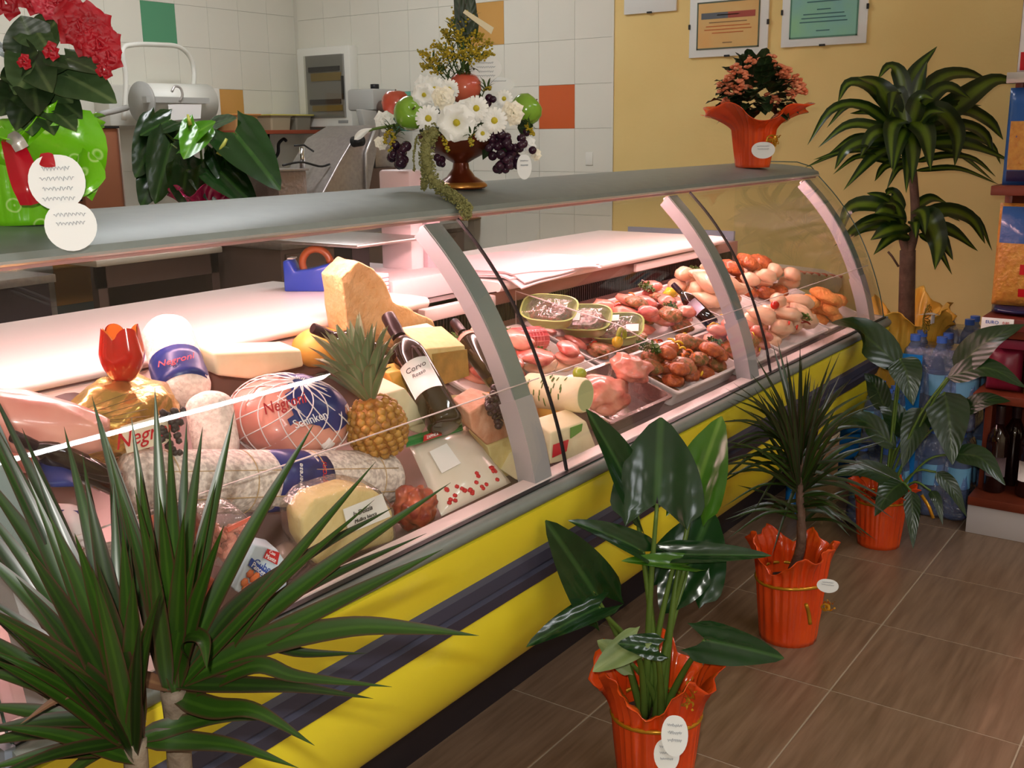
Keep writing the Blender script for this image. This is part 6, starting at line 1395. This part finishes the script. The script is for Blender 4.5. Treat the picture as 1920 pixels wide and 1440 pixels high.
def daisy(u, v, r, dy, n=15, tx=0, ty=0):
    c = P(u, v, q=YF+dy); nn = ((CAM-c).normalized()+rgt*tx+upv*ty).normalized(); x = nn.cross(Vector((0, 0, 1))).normalized(); y = x.cross(nn); r *= K; parts = []
    for i in range(n):
        a = 6.283*i/n; d = x*math.cos(a)+y*math.sin(a); V, F, _ = g_leaf([c+d*r*.15, c+d*r*.6+nn*r*.12, c+d*r-nn*r*.05], r*.38, prof=lambda q: .5+.5*math.sin(math.pi*min(.9, q)), n=6, nc=3, fold=.2, up=nn); parts.append((V, F))
    V, F = join(parts); f = mk('daisy', V, F, m_wp, t); blob('flower_centre', frame(c+nn*r*.06, x, nn), (r*.26, r*.26, r*.12), m_yc, f, .1, 3, 1, 2)
for q in ((803, 222, 23, -.10), (893, 203, 22, -.11), (927, 226, 23, -.10), (842, 168, 19, -.05), (815, 168, 22, -.05), (945, 185, 16, -.03), (905, 250, 15, -.09)): daisy(*q)
def lisi(u, v, r, dy):
    c = P(u, v, q=YF+dy); nn = (CAM-c).normalized(); x = nn.cross(Vector((0, 0, 1))).normalized(); y = x.cross(nn); r *= K; parts = []
    for i in range(6):
        a = 6.283*i/6+.3; d = x*math.cos(a)+y*math.sin(a); V, F, _ = g_leaf([c-nn*r*.3, c+d*r*.6+nn*r*.1, c+d*r*1.02-nn*r*.1], r*1.15, prof=lambda q: .3+.7*math.sin(math.pi*min(.82, q*.85)), n=8, nc=7, fold=.15, up=nn, wave=.12, seed=i); parts.append((V, F))
    V, F = join(parts); f = mk('lisianthus', V, F, m_wp, t); blob('flower_centre', frame(c-nn*r*.05, x, nn), (r*.2, r*.2, r*.2), m_yc, f, .2, 3, 1, 2)
lisi(856, 230, 31, -.115); lisi(878, 212, 24, -.10); lisi(795, 178, 20, -.06)
def rose(u, v, r, dy, m=m_cp, ax=None): return ruffle(t, P(u, v, q=YF+dy), r*K, m, 17, u, 'rose')
rose(832, 184, 22, -.09); rose(962, 212, 22, -.07); rose(800, 162, 22, -.02, m_wp); rose(722, 228, 20, -.02, m_wp, (-.8, -.4, .1)); rose(990, 272, 16, -.03, m_wp, (.7, -.5, .1)); rose(715, 268, 13, -.02, m_cp, (-.5, -.5, -.6)); rose(1005, 290, 11, -.02, m_cp, (.6, -.4, -.3))
tube('tulip_stem', [P(760, 232, q=YF-.02), P(710, 240, q=YF-.04), P(690, 245, q=YF-.05)], .003, m_stem, t, 6, 8); leaf('tulip_bud', [P(664, 262, q=YF-.06), P(680, 248, q=YF-.06), P(698, 240, q=YF-.05)], .016, m_wp, t, prof=W_OVATE, n=10, nc=7, fold=0, curl=1, up=(CAM-c7).normalized())
# grapes
def grapes(u, v, n, su, sv, r, seed):
    rg = random.Random(seed); gv, gf = g_ball(2); parts = []
    for i in range(n):
        f = rg.random(); c = P(u+rg.gauss(0, su)*(1.1-.6*f), v+sv*(f-.4)*2, q=YF-.05+rg.uniform(-.03, .03)); o = mk('grape', gv*r*K*rg.uniform(.85, 1.1)+np.array(c), gf, m_berry, t)
grapes(945, 276, 64, 20, 36, 8.5, 3); grapes(748, 286, 20, 11, 20, 9, 4); grapes(915, 190, 6, 12, 8, 7.5, 5); grapes(828, 300, 5, 5, 10, 7, 6)
# goldenrod sprays
m_gold2 = mat('goldenrod', (186, 156, 26), .7, var=(60, (150, 140, 40), .2)); m_green2 = mat('fern_green', (62, 86, 34), .6)
def spray(tip, base_, dy, seed, n=64, ln=.024):
    rg = random.Random(seed); b = P(*base_, q=YF+dy*.4); tp = P(*tip, q=YF+dy); md = b.lerp(tp, .55)+Vector((0, 0, .012)); sp = crom([b, md, tp], 20); V, F = g_tube(sp, .0012, 5); s = mk('spray_stem', V, F, m_green2, t); parts = []
    for i in range(n):
        k = 8+int(11*rg.random()); p = sp[min(k, 19)]; d = Vector((rg.gauss(0, 1), rg.gauss(0, 1), rg.gauss(0, .6)+.3)).normalized(); q = p+d*ln*rg.random()*(1.3-.04*k)
        Vb, Fb = g_ball(1); parts.append((Vb*np.array((.0028, .0028, .0024))*rg.uniform(.7, 1.3)+np.array(q), Fb))
    V, F = join(parts); o = mk('florets', V, F, m_gold2, s); o['kind'] = 'stuff'
    parts = []
    for i in range(12):
        k = int(15*rg.random()); p = sp[k]; d = Vector((rg.gauss(0, 1), rg.gauss(0, 1)-.3, rg.gauss(0, .5)+.5)).normalized(); V, F, _ = g_leaf([p, p+d*.015+Vector((0, 0, .003)), p+d*.03], .005, n=4, nc=3); parts.append((V, F))
    V, F = join(parts); mk('spray_leaves', V, F, m_green2, s)['kind'] = 'stuff'
for k, (tp, bs, dy) in enumerate((((785, 98), (850, 160), -.03), ((800, 110), (855, 160), .02), ((815, 82), (858, 150), -.04), ((830, 55), (862, 140), 0), ((845, 40), (866, 130), -.03), ((862, 60), (868, 140), -.06), ((880, 45), (870, 130), .0), ((898, 62), (872, 140), -.04), ((918, 78), (876, 145), .0), ((922, 100), (878, 150), -.03), ((790, 125), (850, 165), .0), ((870, 95), (868, 150), -.08), ((895, 95), (872, 150), -.07), ((835, 95), (862, 150), -.06), ((855, 15), (866, 110), .0), ((884, 20), (868, 110), -.02))): spray(tp, bs, dy, k+40)
for k, (tp, bs, dy) in enumerate((((838, 285), (830, 240), -.12), ((884, 275), (880, 240), -.13), ((730, 285), (750, 245), -.06), ((720, 270), (745, 240), -.04), ((920, 168), (900, 190), -.03), ((1000, 255), (975, 240), -.04))): spray(tp, bs, dy, k+80, 40, .008)
# dark upright greens at the top
for tp, bs, w in (((850, -30), (868, 60), .03), ((885, -20), (872, 60), .03), ((868, -50), (870, 60), .03), ((895, 25), (874, 70), .025), ((845, 35), (866, 80), .022), ((950, 300), (920, 250), .03), ((905, 300), (915, 255), .03), ((800, 255), (830, 240), .03), ((1000, 235), (970, 240), .03)): leaf('leaf', [P(*bs, q=YF-.02), P((tp[0]+bs[0])/2+4, (tp[1]+bs[1])/2, q=YF-.03), P(*tp, q=YF-.04)], w, m_begd, t, prof=W_LANCE, n=9, fold=.2, up=(CAM-c7).normalized())
# hanging amaranth ropes
m_amar = mat('amaranth', (150, 148, 92), .8, var=(60, (122, 120, 68), .2), bump=(90, 1))
def rope(pts, r0, dy, seed, n=420):
    rg = random.Random(seed); sp = crom([P(a, b, q=YF+d) for a, b, d in pts], 40); V, F = g_tube(sp, [r0*.55*(1-.5*i/39) for i in range(40)], 8); s = mk('amaranth_rope', V, F, m_amar, t); parts = []
    for i in range(n):
        f = rg.random(); p = sp[int(f*39)]; d = Vector((rg.gauss(0, 1), rg.gauss(0, 1), rg.gauss(0, 1))).normalized(); Vb, Fb = g_ball(1); parts.append((Vb*.0022*rg.uniform(.7, 1.3)+np.array(p+d*r0*(1-.45*f)*rg.uniform(.7, 1)), Fb))
    V, F = join(parts); mk('amaranth_seeds', V, F, m_amar, s)['kind'] = 'stuff'
rope([(815, 245, -.10), (800, 265, -.115), (800, 310, -.115), (815, 343, -.14), (845, 365, -.175), (868, 387, -.215), (876, 406, -.232)], .020, 0, 1, 800); rope([(800, 250, -.10), (796, 290, -.11), (796, 330, -.11), (795, 355, -.115)], .011, 0, 2, 260); rope([(845, 358, -.165), (870, 376, -.205), (884, 390, -.222)], .006, 0, 3, 90); rope([(782, 255, -.09), (776, 290, -.09), (777, 322, -.09)], .003, 0, 4, 40)
# cards and tags
gift_card(t, P(911, 128, q=YF-.02), .066, .05, 31, 4); gift_card(t, P(935, 158, q=YF-.0), .066, .03, 32, 1)
gift_card(t, P(983, 312, q=YF-.06), .03, .052, 33, 2)
card('paper_tag', [P(a, b, q=YF-.06) for a, b in ((868, 24), (872, 18), (926, 52), (921, 64))], mat('cream_tag', (226, 214, 180), .5), t)

# ------------------------------------------------------------------ shelving at the right
SX, SYL, SYR = 3.40, .655, -.25
m_wood = mat('red_brown_shelf', (126, 56, 34), .4, var=(12, (108, 46, 28), .2)); m_wht2 = mat('white_shelf_base', (206, 200, 200), .5, bump=(200, .05))
t = thing('shelving_unit', 'red-brown shelving unit with white base beside the water packs', 'shelf', (SX+.25, .2, 0))
box('base', (SX+.01, SYR, 0), (SX+.48, SYL, .094), m_wht2, t, .002)
for z, ex in ((.094, .0), (.430, .01), (.632, .0), (1.055, .012)): box('shelf_board', (SX-ex, SYR, z), (SX+.48, SYL+ex, z+.028), m_wood, t, .003)
box('shelf_board', (SX+.03, SYR, 1.375), (SX+.48, SYL-.01, 1.40), m_wood, t, .003)
box('side_panel', (SX+.10, SYL-.03, .12), (SX+.48, SYL-.008, 1.95), m_wood, t, .002); box('back_panel', (SX+.46, SYR, .1), (SX+.48, SYL-.03, 1.95), m_wood, t)
pr_ = box('price_clip', (SX+.005, .54, 1.372), (SX+.02, .655, 1.402), m_silver, t, .002)
# packets: pillow packs standing on the boards
def packet(y1, y0, z0, z1, x, th, m, label, group=None, bands=(), words=(), nm='pasta_packet', cat='packet'):
    tt = thing(nm, label, cat, (x+th/2, (y0+y1)/2, z0), group); c4 = [Vector((x+th/2, y1, z0)), Vector((x+th/2, y0, z0)), Vector((x+th/2, y0, z1)), Vector((x+th/2, y1, z1))]
    ob, pt, bx, by, bn = pillow('packet_body', c4, th, m, tt, 13, ex=.35)
    for (u0, u1, v0, v1, mm) in bands:
        n = 7; V = []; 
        for off in (.0006, .0022):
            for i in range(n):
                for j in range(n): V.append(pt(u0+(u1-u0)*j/(n-1), v0+(v1-v0)*i/(n-1), off)[:])
        f = strip_faces(n, n); F = [q[::-1] for q in f]+[[i+n*n for i in q] for q in f]; mk('print_panel', np.array(V), F, mm, tt)
    for wd, u, v, sz, mm in words: text('lettering', wd, sz, pt(u, v, .004), bx, by, mm, tt)
    return tt
m_pblue = mat('pasta_blue', (34, 84, 150), .25, coat=.5, bump=(30, .3)); m_pyel = mat('pasta_yellow', (206, 150, 66), .35, var=(60, (186, 120, 50), .2), bump=(60, .6), coat=.3); m_pnavy = mat('pack_navy', (22, 26, 70), .25, coat=.5); m_psky = mat('pack_sky', (96, 170, 206), .3, coat=.4); m_pred = mat('pack_red', (190, 24, 36), .3, coat=.4); m_pwht = mat('pack_white', (226, 224, 222), .35, coat=.3); m_pmag = mat('pack_magenta', (120, 24, 50), .35); m_polive = mat('pack_olive', (120, 104, 50), .4)
packet(.648, .46, 1.083, 1.36, SX+.02, .05, m_pblue, 'blue and yellow pasta packet on the upper board', 'pasta packets', [(.06, .94, .16, .66, m_pyel), (.06, .94, .04, .15, m_pnavy), (.3, .9, .28, .36, m_pred), (.45, .95, .42, .56, m_psky)])
packet(.44, .25, 1.083, 1.36, SX+.02, .05, m_pblue, 'second blue pasta packet behind the striped one on the upper board', 'pasta packets', [(.06, .94, .16, .66, m_pyel)])
packet(.64, .45, 1.402, 1.64, SX+.045, .05, m_pwht, 'white and red packet with a number ten on the top board', 'packets', [(.04, .96, .03, .24, m_pred), (.1, .5, .55, .66, mat('pack_amber', (222, 160, 50), .4)), (.1, .6, .40, .45, m_pred), (.1, .6, .30, .36, m_psky)], [('10', .30, .13, .035, m_whiteink), ('Coop', .42, .86, .05, m_ink)], 'flour_packet')
packet(.648, .46, .726, 1.03, SX+.02, .06, m_pyel, 'spaghetti packet with blue top and see-through front', 'pasta packets', [(.05, .95, .62, .97, m_pblue), (.5, .95, .45, .6, m_psky), (.4, .95, .32, .42, m_pred), (.4, .95, .1, .18, m_pred)])
packet(.65, .45, .6985, .726, SX+.005, .14, m_pnavy, 'flat navy packet lying under the spaghetti', 'packets', [], [], 'flat_packet')
tt = thing('price_box', 'dark red box with a white euro price card on the middle board', 'box', (SX+.05, .58, .66)); box('carton', (SX-.03, .40, .660), (SX+.16, .655, .698), mat('carton_red', (104, 36, 26), .5), tt, .002); cdx = box('price_card', (SX-.034, .566, .662), (SX-.030, .655, .697), m_paper, tt, .001)
text('lettering', 'EURO', .014, (SX-.0346, .625, .684), (0, -1, 0), (0, 0, 1), mat('blue_print', (30, 80, 180), .5), cdx, extr=.0004); text('lettering', '0.80', .011, (SX-.0346, .587, .684), (0, -1, 0), (0, 0, 1), m_redink, cdx, extr=.0004)
packet(.645, .545, .459, .598, SX+.03, .07, m_pmag, 'dark magenta packet on the board above the wine', 'packets', [], [], 'coffee_packet'); packet(.535, .40, .459, .598, SX+.02, .07, m_polive, 'olive green packet with cream lettering above the wine', 'packets', [(.05, .95, .72, .97, mat('olive_dark', (58, 56, 30), .4)), (.2, .9, .15, .5, mat('cream_pic', (196, 166, 90), .5))], [('Caffe', .5, .62, .03, m_whiteink)], 'coffee_packet')
tag(box('carton_box', (SX+.02, .42, .598), (SX+.2, .62, .626), mat('carton_magenta', (128, 34, 60), .5), None, .002), 'slim magenta carton lying on the packets', 'box')
# wine bottles on the bottom board
for k, (y, lb) in enumerate(((.60, 'dark wine bottle on the bottom board at the shelf end'), (.505, 'dark wine bottle with a white label on the bottom board'), (.41, 'dark wine bottle further along the bottom board'))):
    bottle((SX+.10, y, .122), (SX+.10, y, .40), lb, 'wine bottles on the shelf', (.06, .13, mat('dim_label', (120, 104, 110), .5) if k != 1 else m_paper), [('J', .105, .04)] if k == 1 else None)
    bottle((SX+.20, y-.03, .122), (SX+.20, y-.03, .40), ['dark wine bottle standing behind the end bottle', 'dark wine bottle standing behind the white-labelled one', 'dark wine bottle standing behind the furthest one'][k], 'wine bottles on the shelf')

# ------------------------------------------------------------------ water packs between shelf and counter
m_pet = mat('clear_bottle', (150, 170, 206), .06, trans=.75, ior=1.2, spec=.7); m_capb = mat('bottle_cap_blue', (70, 110, 200), .35); m_shrink = thin('shrink_film', (215, 224, 246), .12, 3.2, .16, (170, 190, 230), bump=(70, .9)); m_strip = mat('blue_pack_strip', (26, 122, 200), .35); m_lab = mat('water_label', (120, 180, 220), .35)
PET = [(0, .004), (.018, 0), (.036, .004), (.040, .014), (.040, .05), (.0375, .055), (.040, .06), (.040, .09), (.0375, .095), (.040, .10), (.040, .19), (.034, .225), (.020, .262), (.0145, .272), (.0145, .282)]
def water_pack(x, y, z, rz, label, k=1.0, words=None, nx=2, ny=3):
    M = Matrix.Translation((x, y, z)) @ Matrix.Rotation(rz, 4, 'Z') @ Matrix.Scale(k, 4); tt = thing('water_pack', label, 'water pack', (x, y, z), 'shrink-wrapped water packs'); p = .0825
    for i in range(nx):
        for j in range(ny):
            Mb = M @ Matrix.Translation(((i-(nx-1)/2)*p, (j-(ny-1)/2)*p, 0)); b = lathe('water_bottle', PET+[(0, .284)], Mb, m_pet, tt, 16); lathe('cap', [(0, .279), (.0165, .279), (.0165, .298), (0, .300)], Mb, m_capb, b, 12); lathe('bottle_label', [(.0404, .11), (.0406, .112), (.0406, .178), (.0404, .18)], Mb, m_lab, b, 16)
    w, d = nx*p+.002, ny*p+.002; V, F = g_box(w, d, .262, .02, 3); V = V*np.array((1, 1, 1)); V[:, 0] *= np.where(V[:, 2] > .2, .82, 1); V[:, 1] *= np.where(V[:, 2] > .2, .9, 1); mk('shrink_film', xf(M, V), F, m_shrink, tt)
    st = mk('printed_strip', xf(M, np.array([(-w/2-.002, d*.18, .02), (-w/2-.002, d*.5, .02), (-w/2-.002, d*.5, .24), (-w/2-.002, d*.18, .24), (-w/2-.0005, d*.18, .02), (-w/2-.0005, d*.5, .02), (-w/2-.0005, d*.5, .24), (-w/2-.0005, d*.18, .24)])), [[0, 1, 2, 3][::-1], [4, 5, 6, 7], [0, 1, 5, 4], [2, 3, 7, 6], [1, 2, 6, 5], [3, 0, 4, 7]], m_strip, tt, smooth=False)
    tp = box
    if words:
        R = M.to_3x3(); text('lettering', words[0], .036*k, M @ Vector((-w/2-.003, d*.40, .13)), R @ Vector((0, 0, 1)), R @ Vector((0, 1, 0)), mat('pale_blue_ink', (150, 200, 230), .5), st)
        if len(words) > 1: text('lettering', words[1], .034*k, M @ Vector((-w/2-.003, d*.26, .13)), R @ Vector((0, 0, 1)), R @ Vector((0, 1, 0)), m_whiteink, st)
    return tt
water_pack(3.562, .797, 0, 0, 'water pack on the floor against the shelving side', 1, None); water_pack(3.73, 1.02, 0, 0, 'water pack on the floor beneath the yellow pot', 1); water_pack(3.905, 1.06, 0, 0, 'water pack on the floor by the yellow wall', 1)
water_pack(3.560, .797, .30, 0, 'water pack stacked beside the shelving, lettered on its blue strip', 1, ('NATURALE', 'MA')); water_pack(3.366, .92, .0, 1.5708, 'water pack on the floor behind the peace lily', .9, ('NATURALE',)); water_pack(3.366, .92, .27, 1.5708, 'water pack stacked at the counter end panel', .62, None)
water_pack(3.945, .797, .0, 0, 'water pack hidden deepest beside the shelving', 1); water_pack(3.945, .797, .30, 0, 'upper water pack near the wall beside the shelving', 1, ('NATURALE', 'MA'))
# small blue bottle at the foot of the plinth
kb_ = .55; b0 = P(1484, 966, z=0); b0 = Vector((b0.x, b0.y, 0)); b0 = b0*(1.168/b0.y); tt = thing('water_bottle', 'small blue-labelled water bottle at the plinth foot behind slender dracaena', 'bottle', b0)
Mb = Matrix.Translation(b0) @ Matrix.Scale(kb_, 4); lathe('bottle_body', PET+[(0, .284)], Mb, m_pet, tt, 20); lathe('wrap_label', [(.041, .02), (.0412, .022), (.0412, .20), (.041, .202)], Mb, m_strip, tt, 20); lathe('cap', [(0, .279), (.0165, .279), (.0165, .298), (0, .300)], Mb, m_capb, tt, 12)
a0 = math.atan2(-b0.y, -b0.x); R_ = Vector((math.cos(a0), math.sin(a0), 0)); text('lettering', 'NATURALE', .017, b0+Vector((0, 0, .061))+R_*.0236, (0, 0, 1), R_.cross(Vector((0, 0, 1))), MATS['pale_blue_ink'], tt)
